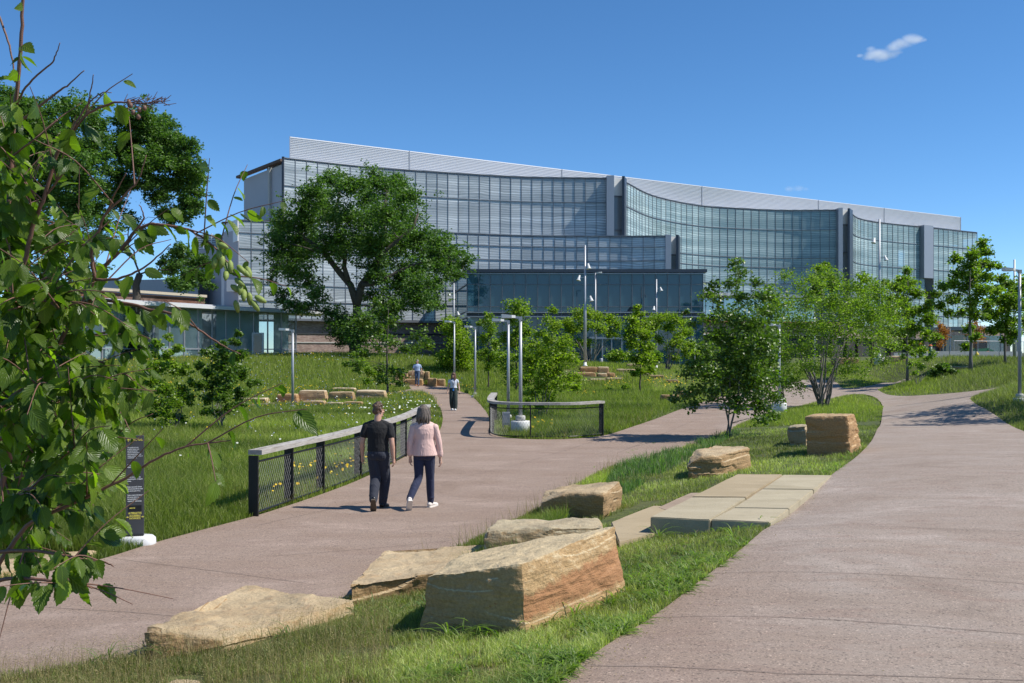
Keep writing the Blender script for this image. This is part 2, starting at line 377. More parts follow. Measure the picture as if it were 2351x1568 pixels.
def hgt(x, y):
    x = np.atleast_1d(np.asarray(x, float)); y = np.atleast_1d(np.asarray(y, float))
    out = np.empty(len(x))
    for i in range(0, len(x), 20000):
        xs, ys = x[i:i + 20000], y[i:i + 20000]
        d2 = (xs[:, None] - ctl[None, :, 0]) ** 2 + (ys[:, None] - ctl[None, :, 1]) ** 2
        out[i:i + 20000] = (0.5 * d2 * np.log(d2 + 1e-9)) @ TW[:-3] + TW[-3] + TW[-2] * xs + TW[-1] * ys
    far = np.clip((np.hypot(x, y) - 140) / 60, 0, 1)
    return np.clip(out, -0.6, 4.0) * (1 - far) + 1.9 * far
# cached grid for fast look-up
GX = np.arange(-140, 141, 1.0); GY = np.arange(-12, 240, 1.0)
NX = np.arange(-14, 26, 0.25); NY = np.arange(-2, 62, 0.25)
def mkgrid(gx, gy):
    X, Y = np.meshgrid(gx, gy); return hgt(X.ravel(), Y.ravel()).reshape(X.shape)
HG, HN = mkgrid(GX, GY), mkgrid(NX, NY)
def bil(gx, gy, H, x, y):
    s = gx[1] - gx[0]
    fx = np.clip((x - gx[0]) / s, 0, len(gx) - 1.001); fy = np.clip((y - gy[0]) / s, 0, len(gy) - 1.001)
    i = fx.astype(int); j = fy.astype(int); a = fx - i; b = fy - j
    return H[j, i] * (1 - a) * (1 - b) + H[j, i + 1] * a * (1 - b) + H[j + 1, i] * (1 - a) * b + H[j + 1, i + 1] * a * b
def gz(x, y):
    x = np.atleast_1d(np.asarray(x, float)); y = np.atleast_1d(np.asarray(y, float))
    near = (x > NX[0]) & (x < NX[-2]) & (y > NY[0]) & (y < NY[-2])
    return np.where(near, bil(NX, NY, HN, x, y), bil(GX, GY, HG, x, y))
def g1(x, y): return float(gz(x, y)[0])
def GP(dx, dy, ymax=125, dz=0.0):
    """where the line of sight through a picture point meets the ground"""
    Y = np.geomspace(4.5, ymax, 900); X = (dx - CX) / F * Y; Z = EYE - (dy - HY) / F * Y
    d = Z - gz(X, Y) - dz; k = np.where(d < 0)[0]
    i = k[0] if len(k) else len(Y) - 1
    return Vector((X[i], Y[i], float(gz(X[i], Y[i])[0])))
def on_ground(dx, Y): x = (dx - CX) / F * Y; return Vector((x, Y, g1(x, Y)))

# path outline
PP = [(-300,1400),(0,1338),(120,1313),(240,1285),(350,1250),(470,1217),(590,1187),(700,1150),(840,1098),(920,1055),(985,1020),(1008,995),(1018,965),(1012,938),(992,916),(966,904),
      (897,909),(800,922),(700,932),(620,934),(520,942),(520,934),(620,925),(700,921),(800,913),(897,902),(948,893),(935,889),(905,887),(880,884),(880,880),(910,881),(950,883),(1000,886),(1035,890),(1065,901),(1098,922),(1120,950),(1127,975),(1128,1000),
      (1180,1009),(1250,1010),(1320,1009),(1385,1003),(1450,982),(1520,957),(1590,931),(1650,912),(1720,896),(1760,884),(1800,876),(1860,872),(1905,874),(1925,880),(1930,892),(1960,892),(2015,884),(2053,878),(2085,870),(2098,874),(2060,882),(2022,890),(2012,896),(2030,906),(2068,911),(2150,906),(2230,899),(2287,892)]
pw = [GP(*p).to_2d() for p in PP]
e1 = GP(2287, 892); pw += [Vector((e1.x + 8, e1.y + 1)), Vector((e1.x + 8, e1.y - 4))]
pw += [GP(2287, 899).to_2d(), GP(2245, 908).to_2d(), GP(2223, 916).to_2d(), GP(2240, 930).to_2d(), GP(2266, 943).to_2d(), GP(2307, 967).to_2d(), GP(2351, 994).to_2d()]
pw += [Vector((12.2, 20)), Vector((9.5, 12)), Vector((8.6, 4)), Vector((8.4, -6)), Vector((-2.2, -6)), Vector((-0.9, 3))]
PP2 = [(1280,1568),(1400,1480),(1600,1345),(1760,1215),(1905,1095),(1975,1045),(2010,1000),(2026,960),(2029,930),(2010,913),(1985,906),(1950,906),(1900,916),(1850,927),(1800,939),
       (1720,963),(1650,1000),(1560,1030),(1400,1075),(1330,1110),(1250,1165),(1180,1205),(1080,1250),(950,1310),(800,1380),(600,1440),(450,1485),(200,1530),(0,1560),(-300,1620)]
pw += [GP(*p).to_2d() for p in PP2]
PATH = np.array([(p.x, p.y) for p in pw])
def smooth_poly(Pg, it=1):
    for _ in range(it):
        nx = np.roll(Pg, -1, axis=0)
        Pg = np.stack([Pg * 0.78 + nx * 0.22, Pg * 0.22 + nx * 0.78], 1).reshape(-1, 2)
    return Pg
PATH = smooth_poly(PATH, 2)
def inside(poly, x, y):
    x = np.asarray(x); y = np.asarray(y); r = np.zeros(x.shape, bool)
    px, py = poly[:, 0], poly[:, 1]; j = len(poly) - 1
    for i in range(len(poly)):
        c = ((py[i] > y) != (py[j] > y))
        with np.errstate(divide='ignore', invalid='ignore'):
            r ^= c & (x < (px[j] - px[i]) * (y - py[i]) / (py[j] - py[i] + 1e-12) + px[i])
        j = i
    return r
def edge_dist(poly, x, y, chunk=20000):
    a = poly; b = np.roll(poly, -1, axis=0); ab = b - a; L = (ab ** 2).sum(1) + 1e-12
    out = np.empty(len(x))
    for i in range(0, len(x), chunk):
        p = np.stack([x[i:i + chunk], y[i:i + chunk]], 1)
        t = np.clip(((p[:, None, :] - a[None]) * ab[None]).sum(2) / L[None], 0, 1)
        q = a[None] + t[..., None] * ab[None]
        out[i:i + chunk] = np.sqrt(((p[:, None, :] - q) ** 2).sum(2)).min(1)
    return out

def graded(a0, a1, fine0, fine1, s, S):
    l = list(np.arange(fine0, fine1 + 1e-6, s)); v = fine1; st = s
    while v < a1: st = min(st * 1.12, S); v += st; l.append(v)
    v = fine0; st = s
    while v > a0: st = min(st * 1.12, S); v -= st; l.insert(0, v)
    return np.array(l)
gx = graded(-1500, 1500, -14, 24, 0.4, 120); gy = graded(-60, 2500, 2, 70, 0.4, 120)
X, Y = np.meshgrid(gx, gy)
Z = hgt(X.ravel(), Y.ravel())
nearp = (np.abs(X.ravel()) < 60) & (Y.ravel() < 110)
ins = np.zeros(len(Z), bool); ins[nearp] = inside(PATH, X.ravel()[nearp], Y.ravel()[nearp])
Z = Z - np.where(ins, 0.09, 0.0)
nx_, ny_ = len(gx), len(gy)
ii = (np.arange(ny_ - 1)[:, None] * nx_ + np.arange(nx_ - 1)[None, :]).ravel()
GF = np.stack([ii, ii + 1, ii + nx_ + 1, ii + nx_], 1)
me = np_mesh("ground", np.stack([X.ravel(), Y.ravel(), Z], 1), GF)
link("ground", me, M["ground"], smooth=True, kind="structure")

def draped(name, poly, mat, dz, step=0.5, thick=0.06, **kw):
    bm = bmesh.new()
    vs = [bm.verts.new((p[0], p[1], 0)) for p in poly]
    f = bm.faces.new(vs); bmesh.ops.triangulate(bm, faces=[f])
    x0, y0 = poly.min(0); x1, y1 = poly.max(0)
    for ax, a, b_ in ((0, x0, x1), (1, y0, y1)):
        v = math.floor(a) + 0.0137
        while v < b_:
            if v > a:
                co = (v, 0, 0) if ax == 0 else (0, v, 0); no = (1, 0, 0) if ax == 0 else (0, 1, 0)
                bmesh.ops.bisect_plane(bm, geom=bm.verts[:] + bm.edges[:] + bm.faces[:], plane_co=co, plane_no=no)
            v += step if (ax == 0 or v < 60) else step * 3
    bmesh.ops.triangulate(bm, faces=bm.faces[:])
    co = np.array([v.co[:] for v in bm.verts]); z = gz(co[:, 0], co[:, 1]) + dz
    for v, zz in zip(bm.verts, z): v.co.z = zz
    bmesh.ops.recalc_face_normals(bm, faces=bm.faces[:])
    if sum(f.normal.z for f in bm.faces) < 0: bmesh.ops.reverse_faces(bm, faces=bm.faces[:])
    if thick:
        be = [e for e in bm.edges if e.is_boundary]
        r = bmesh.ops.extrude_edge_only(bm, edges=be)
        for v in [g for g in r['geom'] if isinstance(g, bmesh.types.BMVert)]: v.co.z -= thick
    me = bpy.data.meshes.new(name); bm.to_mesh(me); bm.free()
    return link(name, me, mat, **kw)
draped("path", PATH, M["path"], 0.012, kind="structure")

# saw-cut joints in the concrete walks, thin filler strips just above the surface
def joint(pts, w=0.014):
    q = [GP(*p) for p in pts]; poly = []
    for s in (1, -1):
        row = []
        for i, p in enumerate(q):
            d = (q[min(i + 1, len(q) - 1)] - q[max(i - 1, 0)]).to_2d().normalized(); n = Vector((-d.y, d.x))
            row.append((p.x + n.x * w * s / 2, p.y + n.y * w * s / 2))
        poly += row if s == 1 else row[::-1]
    return np.array(poly)
jb = bmesh.new()
for pts in [[(252,1283),(700,1343)],[(760,1140),(1100,1143),(1235,1140)],[(590,1210),(900,1140),(1200,1066),(1385,1006)],[(620,1280),(1100,1235)],
            [(1012,975),(1126,972)],[(1640,1320),(2351,1345)],[(1978,1043),(2351,1046)],[(1330,1535),(1800,1552),(2351,1568)],[(2028,958),(2290,960)],[(1385,1040),(1650,985)],
            [(1010,940),(1112,938)],[(980,915),(1092,916)],[(1600,965),(1420,1040)],[(1465,1425),(2351,1462)],[(0,1390),(300,1410),(560,1430)],[(1770,1215),(2351,1224)]]:
    q = joint(pts, 0.012 if pts[0][1] < 1100 else 0.009)
    n = len(q) // 2
    for i in range(n - 1):
        a, b = q[i], q[i + 1]; c, d = q[2 * n - 2 - i], q[2 * n - 1 - i]
        K = 16
        rows = []
        for k in range(K + 1):
            t = k / K; l = a + (b - a) * t; r_ = d + (c - d) * t
            rows.append((jb.verts.new((l[0], l[1], g1(*l) + 0.017)), jb.verts.new((r_[0], r_[1], g1(*r_) + 0.017))))
        for k in range(K): jb.faces.new((rows[k][0], rows[k][1], rows[k + 1][1], rows[k + 1][0]))
me = bpy.data.meshes.new("path_joint_lines"); jb.to_mesh(me); jb.free()
link("path_joint_lines", me, M["seal"], kind="structure")

# ------------------------------------------------------------ the long glass building
def arc_pts(ctrl, step):
    """resample a plan polyline (Catmull-Rom) at equal steps"""
    c = np.array(ctrl, float); c = np.vstack([2 * c[0] - c[1], c, 2 * c[-1] - c[-2]])
    out = []
    for i in range(1, len(c) - 2):
        for t in np.linspace(0, 1, 24, endpoint=False):
            p0, p1, p2, p3 = c[i - 1], c[i], c[i + 1], c[i + 2]
            out.append(0.5 * ((2 * p1) + (-p0 + p2) * t + (2 * p0 - 5 * p1 + 4 * p2 - p3) * t ** 2 + (-p0 + 3 * p1 - 3 * p2 + p3) * t ** 3))
    out.append(c[-2]); out = np.array(out)
    s = np.concatenate([[0], np.cumsum(np.linalg.norm(np.diff(out, axis=0), axis=1))])
    n = max(1, int(round(s[-1] / step))); q = np.linspace(0, s[-1], n + 1)
    return np.stack([np.interp(q, s, out[:, 0]), np.interp(q, s, out[:, 1])], 1), q
def px(dx, Y): return ((dx - CX) / F * Y, Y)
def wall_mesh(pts, s, z0, z1, uoff=0.0):
    V = []; UV = []; Fc = []
    for i, p in enumerate(pts):
        V += [(p[0], p[1], z0), (p[0], p[1], z1)]; UV += [(s[i] + uoff, z0), (s[i] + uoff, z1)]
    for i in range(len(pts) - 1): Fc.append((2 * i, 2 * i + 2, 2 * i + 3, 2 * i + 1))
    return np_mesh("wall", np.array(V), np.array(Fc), uv=np.array(UV))
frit = frit_glass("fritted_glass", (0.24, 0.29, 0.32), (0.72, 0.77, 0.79), 0.92, 0.48)
frit2 = frit_glass("fritted_glass_teal", (0.095, 0.21, 0.245), (0.52, 0.64, 0.65), 0.86, 0.46)
main = empty("glass_building", (0, 130, 2.4), "long curved glass building with wavy fritted facade and silver louvred roof screen", "building")
def nrm(pts):
    t = np.gradient(pts, axis=0); t /= np.linalg.norm(t, axis=1)[:, None]; return np.stack([t[:, 1], -t[:, 0]], 1)   # towards the camera side
def curtain(pts, s, z0, z1, levels, bay, mat, uoff, out=0.03, mw=0.055):
    N = nrm(pts)
    for i in range(len(pts) - 1):
        link(bay, wall_mesh(pts[i:i + 2], s[i:i + 2], z0, z1, uoff), mat, main)
    mb = MB()
    for i, p in enumerate(pts):
        a = math.atan2(N[i][1], N[i][0]) + math.pi / 2
        mb.box((p[0] + N[i][0] * out, p[1] + N[i][1] * out, (z0 + z1) / 2), (mw, 0.07, z1 - z0), a)
    mb.build("mullion_grid", M["mull"], main)
    for z in levels:
        mb = MB()
        for i in range(len(pts) - 1):
            a = (pts[i][0] + N[i][0] * 0.05, pts[i][1] + N[i][1] * 0.05, z); b = (pts[i + 1][0] + N[i + 1][0] * 0.05, pts[i + 1][1] + N[i + 1][1] * 0.05, z)
            mb.beam(a, b, 0.09, 0.10)
        mb.build("transom_rail", M["mull"], main)
ZT = EYE + 23.75           # main parapet
ZL = EYE + 15.75           # top of the lower volume
fl = [EYE + 20.35, EYE + 15.7]
f1, s1 = arc_pts([px(652, 121), px(830, 126.5), px(1000, 130.3), px(1200, 134), px(1393, 135)], 1.47)
f2, s2 = arc_pts([px(1433, 137.5), px(1500, 150), px(1600, 159.5), px(1700, 163.2), px(1800, 165.3), px(1925, 165)], 1.5)
f3, s3 = arc_pts([px(1953, 168), px(1968, 174.5), px(2000, 179), px(2050, 182.8), px(2123, 187.5)], 1.5)
f4, s4 = arc_pts([px(2143, 188.5), px(2190, 192), px(2243, 196)], 1.5)
fb, sb = arc_pts([px(548, 117.4), px(652, 119.9), px(830, 125.4), px(1000, 129.3), px(1200, 133), px(1393, 133.9), px(1528, 133.6)], 1.47)
low = [EYE + 14.2, EYE + 12.4]
curtain(f1, s1, ZL + 0.02, ZT, [fl[0], ZT - 0.05], "glass_bay", frit, 0)
curtain(f2, s2, EYE + 9.2, ZT, [fl[0], fl[1], EYE + 14.1, EYE + 11.4, ZT - 0.05, EYE + 9.3], "glass_bay", frit2, 60)
curtain(f3, s3, EYE + 4.8, ZT, [fl[0], fl[1], EYE + 11.4, EYE + 7, ZT - 0.05], "glass_bay", frit2, 130)
curtain(f4, s4, EYE + 4.8, ZT, [fl[0], fl[1], EYE + 11.4, EYE + 7, ZT - 0.05], "glass_bay", frit2, 160)
curtain(fb, sb, EYE + 3.9, ZL, [EYE + 14.2, EYE + 12.35, EYE + 8.2, EYE + 6.2, ZL - 0.05, EYE + 3.95], "lower_glass_bay", frit, 20)
# what stands behind the glass: slabs, white columns, pale back wall
def behind(pts, z0, z1, zs, step=5, depth=6):
    N = nrm(pts); b = MB(); cmb = MB(); sl_ = MB()
    inn = pts - N * depth; mid = pts - N * 1.6
    for i in range(len(pts) - 1):
        a, c = inn[i], inn[i + 1]
        b.add([(a[0], a[1], z0), (c[0], c[1], z0), (c[0], c[1], z1), (a[0], a[1], z1)], [(0, 1, 2, 3)])
        for z in zs:
            p, q = pts[i] - N[i] * 0.25, pts[i + 1] - N[i + 1] * 0.25
            sl_.add([(p[0], p[1], z - .35), (q[0], q[1], z - .35), (q[0], q[1], z + .35), (p[0], p[1], z + .35), (inn[i][0], inn[i][1], z - .35), (inn[i + 1][0], inn[i + 1][1], z - .35), (inn[i + 1][0], inn[i + 1][1], z + .35), (inn[i][0], inn[i][1], z + .35)],
                    [(0, 1, 2, 3), (3, 2, 6, 7), (0, 4, 5, 1)])
    for i in range(2, len(pts) - 1, step): MB().box((mid[i][0], mid[i][1], (z0 + z1) / 2), (0.65, 0.65, z1 - z0 - 0.1)).build("inner_column", M["white2"], main)
    b.build("inner_wall", M["floorslab"], main); sl_.build("floor_slab", M["floorslab"], main);
behind(f1, ZL, ZT - .3, [fl[0], ZT - .8]); behind(f2, EYE + 9.2, ZT - .3, [fl[0], fl[1], EYE + 11.4, ZT - .8]); behind(f3, EYE + 4.8, ZT - .3, [fl[0], fl[1], EYE + 11.4, EYE + 7, ZT - .8])
behind(f4, EYE + 4.8, ZT - .3, [fl[0], fl[1], EYE + 11.4, EYE + 7, ZT - .8]); behind(fb, EYE + 3.9, ZL - .3, [EYE + 12.35, EYE + 8.2, ZL - .6])
# roof deck and lower roofs
def deck(pts, z, back=30, name="roof"):
    n = len(pts); poly = [tuple(p) for p in pts] + [(pts[-1][0] + 4, pts[-1][1] + back), (pts[0][0] - 6, pts[0][1] + back)]
    return MB().prism(poly, z - 0.3, z)
d = deck(f1, ZT - 0.02, 26); d.build("roof", M["side"], main)
deck(f2, ZT - 0.03, 30).build("roof", M["side"], main)
deck(f3, ZT - 0.04, 34).build("roof", M["side"], main)
deck(f4, ZT - 0.05, 34).build("roof", M["side"], main)
deck(fb, ZL - 0.03, 14).build("roof", M["side"], main)
# shafts with aluminium fins between the bays
def fin(dx0, dx1, Y0, Y1, z0, z1, mat, name, th=0.5):
    a = Vector(px(dx0, Y0)); b = Vector(px(dx1, Y1)); d = (b - a).normalized(); n = Vector((-d.y, d.x)) * th
    MB().prism([a, b, b + n, a + n], z0, z1).build(name, mat, main)
for (x0, x1, x2, x3, Ya, Yb, z0, z1) in [(1393, 1410, 1428, 1433, 133.8, 137, ZL, ZT + 0.1), (1528, 1541, 1552, 1556, 133.4, 136.5, EYE + 8, ZL + 0.1), (1925, 1935, 1946, 1953, 163.8, 167, EYE + 9.0, ZT + 0.1)]:
    fin(x0, x1, Ya, Ya, z0, z1, M["alu"], "fin_panel", 3.0)
    fin(x1, x2, Ya + 1.5, Yb - 1.5, z0, z1 - 2.6, frit, "shaft_glass", 0.3)
    fin(x1, x2, Ya + 2.6, Yb - 0.6, z0, z1 - 2.7, M["white2"], "shaft_wall", 0.3)
    fin(x1, x2, Ya + 1.4, Yb - 1.5, z1 - 2.6, z1 - 0.1, M["white2"], "shaft_head", 0.3)
    fin(x2, x3, Yb - 2.6, Yb, z0, z1, M["aludark"], "shaft_fin", -0.35)
    for k in range(2): fin(x1, x2, Ya + 1.3, Yb - 1.6, z1 - 2.7 - k * 4.6, z1 - 2.5 - k * 4.6, M["mull"], "shaft_rail", 0.2)
fin(2122, 2143, 186.0, 187.2, EYE + 14, ZT + 0.15, M["alu"], "fin_panel", 1.6)
# shaft solid cores so nothing shows between volumes
MB().prism([px(1400, 138), px(1433, 138.5), px(1500, 151.5), px(1400, 160)], ZL, ZT - 0.4).build("shaft_core", M["side"], main)
# louvred roof screen: one long straight wall of silver blades
A, B = Vector(px(665, 125.4)), Vector(px(2205, 199.8)); Zp = EYE + 27.1
d2 = (B - A).normalized(); nn = Vector((d2.y, -d2.x))
z = ZT - 0.6; V = []; Fc = []; pitch = 0.215
while z < Zp - 1e-3:
    n = len(V)
    a0, b0 = A, B; a1, b1 = A + nn * 0.07, B + nn * 0.07
    V += [(a0.x, a0.y, z), (b0.x, b0.y, z), (b1.x, b1.y, z + 0.05), (a1.x, a1.y, z + 0.05), (b0.x, b0.y, z + pitch - 0.03), (a0.x, a0.y, z + pitch - 0.03), (b0.x, b0.y, z + pitch), (a0.x, a0.y, z + pitch)]
    Fc += [(n, n + 1, n + 2, n + 3), (n + 3, n + 2, n + 4, n + 5), (n + 5, n + 4, n + 6, n + 7)]
    z += pitch
me = np_mesh("roof_screen", np.array(V), np.array(Fc)); link("roof_screen", me, M["louvre"], main)
mb = MB()
for t in (0.0, 0.12, 0.3, 0.5, 0.7, 0.83, 1.0):
    p = A.lerp(B, t) + nn * 0.09; mb.box((p.x, p.y, (ZT - .6 + z) / 2), (0.10, 0.05, z - ZT + .6), math.atan2(d2.y, d2.x))
mb.build("screen_seam", M["alu"], main)
MB().prism([A + Vector((0, 0.05)), B + Vector((0, 0.05)), B * 1.10, A * 1.10], ZT - 0.05, z - 0.02).build("plant_room", M["side"], main)
# left gable of the upper block
a, b = Vector(px(652, 121)), Vector(px(560, 131.2))
MB().prism([a, a + Vector((0.4, 1.5)), b + Vector((2, 6)), b], EYE + 10, [ZT - 0.05 - .7, ZT - 1, ZT - 1, ZT - .9]).build("gable_wall", M["side"], main)
MB().beam((a.x - .15, a.y - .1, ZT - .35), (b.x - .9, b.y + .5, ZT - .55), 0.6, 0.32).build("gable_coping", M["dirt"], main)
c = a.lerp(b, 0.30); MB().box((c.x - .15, c.y - .1, EYE + 17), (0.35, 0.35, 12.2), 0.8).build("gable_downpipe", M["conc"], main)
MB().prism([a + Vector((-.25, -.1)), a + Vector((.0, -.15)), a + Vector((.1, .3)), a + Vector((-.2, .4))], ZL, ZT + .08).build("corner_post", M["aludark"], main)
# left end of the lower block
a = Vector(px(547, 117.3)); b = Vector(px(512, 121.5))
MB().prism([a, b, b + Vector((3, 9)), a + Vector((4, 6))], EYE + 5, ZL - 1.2).build("end_wall", M["side"], main)
MB().prism([a + Vector((-.02, -.2)), b + Vector((.4, -.2)), b + Vector((.9, 2)), a + Vector((.4, 1.5))], ZL - 2.6, ZL + .0).build("end_cap_box", M["louvre"], main)
MB().prism([b + Vector((-.15, -.15)), b + Vector((.75, -.6)), b + Vector((1.2, .6)), b + Vector((0, 1))], EYE + 5, ZL - 2.0).build("end_pier", M["louvre"], main)
MB().prism([a + Vector((-1.3, -.25)), a + Vector((-.05, -.3)), a + Vector((.1, .3)), a + Vector((-1.2, 1))], EYE + 7.2, EYE + 8.6).build("end_cap_box", M["louvre"], main)
MB().beam((b.x + .1, b.y, ZL + .1), (px(632, 119)[0], 119.2, ZL + .02), 0.8, 0.2).build("parapet_flashing", M["dirt"], main)

# brick plinth
brk = brick_mat("plum_brick", (0.235, 0.15, 0.125), (0.40, 0.30, 0.25), (0.22, 0.17, 0.15))
brk2 = brick_mat("red_brick", (0.42, 0.17, 0.10), (0.50, 0.22, 0.14), (0.3, 0.2, 0.16))
bp, bs = arc_pts([px(640, 118.8), px(830, 124.6), px(1010, 128.6), px(1100, 130.5)], 2.5)
link("brick_plinth", wall_mesh(bp, bs, 1.0, EYE + 3.92), brk, main)
Nb = nrm(bp)
mb = MB(); mb2 = MB(); mb3 = MB()
for i in range(len(bp) - 1):
    a = bp[i] + Nb[i] * 0.04; b = bp[i + 1] + Nb[i + 1] * 0.04
    mb.beam((*a, EYE + 2.35), (*b, EYE + 2.35), 0.1, 0.16); mb2.beam((*a, EYE + 1.25), (*b, EYE + 1.25), 0.12, 0.12)
    a = bp[i] + Nb[i] * 0.3; b = bp[i + 1] + Nb[i + 1] * 0.3; mb3.beam((*a, EYE + 3.98), (*b, EYE + 3.98), 1.0, 0.28)
mb.build("dark_course", M["dark"], main); mb2.build("stone_course", M["conc"], main); mb3.build("plinth_cornice", M["mull"], main)  # dark course is a near-black strip slightly proud of the brick

# storey under the right wings: pale glazing, brick, dark openings
g5 = plain_glass("pale_lobby_glass", (0.12, 0.15, 0.17), 0.5, (0.5, 0.6, 0.62))
u, su = arc_pts([px(1560, 139), px(1640, 158), px(1760, 163.5), px(1930, 166)], 1.5)
Nu = nrm(u)
for i in range(len(u) - 1): link("lobby_glass", wall_mesh(u[i:i + 2] + Nu[i:i + 2] * -.5, su[i:i + 2], EYE + 5, EYE + 9.2), g5, main)
link("lobby_brick", wall_mesh(u + Nu * -.2, su, EYE + 2.9, EYE + 5), brk, main)
mb = MB(); mb2 = MB()
for i in range(len(u) - 1):
    a = u[i] + Nu[i] * 0.5; b = u[i + 1] + Nu[i + 1] * 0.5
    mb.beam((*a, EYE + 9.3), (*b, EYE + 9.3), 1.4, 0.5); mb2.beam((*a, EYE + 5.0), (*b, EYE + 5.0), 1.2, 0.25)
    if i % 2 == 0: mb.box((*(u[i] + Nu[i] * -.4), EYE + 7.1), (0.12, 0.12, 4.2))
mb.build("lobby_canopy", M["alu"], main); mb2.build("lobby_band", simple("copper_soffit", (0.25, 0.11, 0.05), 0.5), main)
link("dark_storefront", wall_mesh(u + Nu * -1.2, su, 0.8, EYE + 2.9), M["dark"], main)
w, sw = arc_pts([px(1920, 166.8), px(1957, 170.5), px(1975, 178), px(2080, 186), px(2243, 197), px(2330, 203)], 2.5)
Nw = nrm(w)
link("brick_base", wall_mesh(w[:] + Nw * -.2, sw, EYE + 2.6, EYE + 4.8), brk, main)
link("dark_storefront", wall_mesh(w + Nw * -1.0, sw, 1.0, EYE + 2.6), M["dark"], main)
for i in range(0, len(w), 2): MB().box((w[i][0] - Nw[i][0] * .5, w[i][1] - Nw[i][1] * .5, EYE + .5), (0.9, 0.9, 4.3)).build("storefront_pier", brk, main)

# ------------------------------------------------------------ dark glass annex in front
tin = plain_glass("dark_teal_glass", (0.060, 0.150, 0.200), 0.30, (0.16, 0.42, 0.56), 0.02, 0.9)
ann = empty("glass_annex", (8, 110, 1.2), "low dark blue glass annex box in front of the long glass building", "building")
Y0 = 110.0; xl, xr = px(1072, Y0)[0], px(1614, Y0)[0]; zt = 11.65
n = 20; xs = np.linspace(xl, xr, n + 1)
zf = {'topg': zt - .32, 'l1': EYE + 7.55, 'l2': EYE + 5.1, 'botg': EYE + 4.55, 'mid': EYE + 3.85}
for i in range(n):
    for (a, b, nm) in ((zf['botg'], zf['topg'], "upper_window"), (0.6, zf['mid'], "lower_window")):
        MB().add([(xs[i], Y0, a), (xs[i + 1], Y0, a), (xs[i + 1], Y0, b), (xs[i], Y0, b)], [(0, 1, 2, 3)]).build(nm, tin, ann)
mb = MB()
for x in xs: mb.box((x, Y0 - .05, (0.6 + zt) / 2), (0.075, 0.14, zt - .7))
for zz in (zf['l1'], zf['l2'], EYE + 1.2): mb.box(((xl + xr) / 2, Y0 - .04, zz), (xr - xl, 0.10, 0.08))
mb.build("mullion_grid", M["mull"], ann)
mb = MB(); mb.box(((xl + xr) / 2 + .1, Y0 + 9, zt), (xr - xl + .6, 18.6, 0.36)); mb.build("roof", M["aludark"], ann)
mb = MB(); mb.box(((xl + xr) / 2, Y0 - .22, zf['mid'] + .12), (xr - xl + .3, 0.35, 0.14)); mb.box(((xl + xr) / 2, Y0 - .22, zf['botg'] - .10), (xr - xl + .3, 0.35, 0.12))
mb.box(((xl + xr) / 2, Y0 - .12, zt - .3), (xr - xl + .2, 0.2, 0.1)); mb.build("spandrel_rails", M["alu"], ann)
MB().box(((xl + xr) / 2, Y0 + .02, (zf['mid'] + zf['botg']) / 2), (xr - xl, 0.12, zf['botg'] - zf['mid'] - .1)).build("spandrel_band", M["aludark"], ann)
# the side walls run back to the long building
lpts = [(xl, Y0), (-7.75, 129)]
for k in range(8):
    a = Vector(lpts[0]).lerp(Vector(lpts[1]), k / 8); b = Vector(lpts[0]).lerp(Vector(lpts[1]), (k + 1) / 8)
    MB().add([(b.x, b.y, 3.0), (a.x, a.y, 3.0), (a.x, a.y, zt - .2), (b.x, b.y, zt - .2)], [(0, 1, 2, 3)]).build("side_window", tin, ann)
MB().beam((xl - .1, Y0, zt), (-7.85, 128.8, zt), 0.3, 0.4).build("side_coping", M["aludark"], ann)
mb = MB()
for zz in (zf['l1'], zf['botg'], zf['mid']): mb.beam((xl - .05, Y0, zz), (-7.8, 128.8, zz), 0.12, 0.12)
mb.build("side_rails", M["mull"], ann)
MB().prism([(xl - .02, Y0 + .1), (-7.7, 129), (-7.5, 129), (xl + .15, Y0 + .1)], 0.5, 3.0).build("side_base", M["dark"], ann)
MB().prism([(xr, Y0), (xr, Y0 + 18), (xr - .1, Y0 + 18), (xr - .1, Y0 + .05)], 0.5, zt - .2).build("side_wall", tin, ann)
mb = MB(); mb.box(((xl + xr) / 2, Y0 + 12, 6), (xr - xl - .6, 0.2, 11)); mb.build("inner_wall", simple("dim_interior", (0.30, 0.38, 0.42), 0.9), ann)
mb = MB(); mb.box(((xl + xr) / 2, Y0 + 6, EYE + 4.2), (xr - xl - .6, 11.6, 0.6)); mb.box(((xl + xr) / 2, Y0 + 6, 1.0), (xr - xl - .6, 11.6, 0.2)); mb.build("floor_slab", M["floorslab"], ann)
mb = MB()
for x in np.linspace(xl + 2, xr - 1.2, 7): mb.box((x, Y0 + 3.4, 6), (0.5, 0.5, 10.6))
mb.build("inner_columns", M["white2"], ann)
mb = MB()
for x, w_, h_ in [(-1, 1.2, 1.5), (1.2, 2, .9), (3.3, 1, 1.9), (6.3, 1.6, 2.6), (8.0, .5, 2.9), (9.2, 3.2, 1.9), (10.2, .35, 3.0), (11.0, .3, 2.7), (13.5, 4, 1.2), (18.5, 3, 1.0)]:
    mb.lathe((x, Y0 + 1.6, zf['botg'] - .2), [(w_ * .5, 0), (w_ * .45, h_ * .6), (w_ * .2, h_)], 8)
mb.build("lounge_seating", M["dark"], ann)
mb = MB(); mb.box((10.3, Y0 - 1.0, 2.0), (3.6, 2.0, 4.2)); mb.build("revolving_entrance", tin, ann)
mb = MB()
for x in (8.6, 9.8, 10.8, 11.9): mb.box((x, Y0 - 2.06, 2.0), (0.14, 0.1, 4.3))
mb.box((10.3, Y0 - 1.05, 4.2), (3.8, 2.2, .25)); mb.build("entrance_frame", M["alu"], ann)

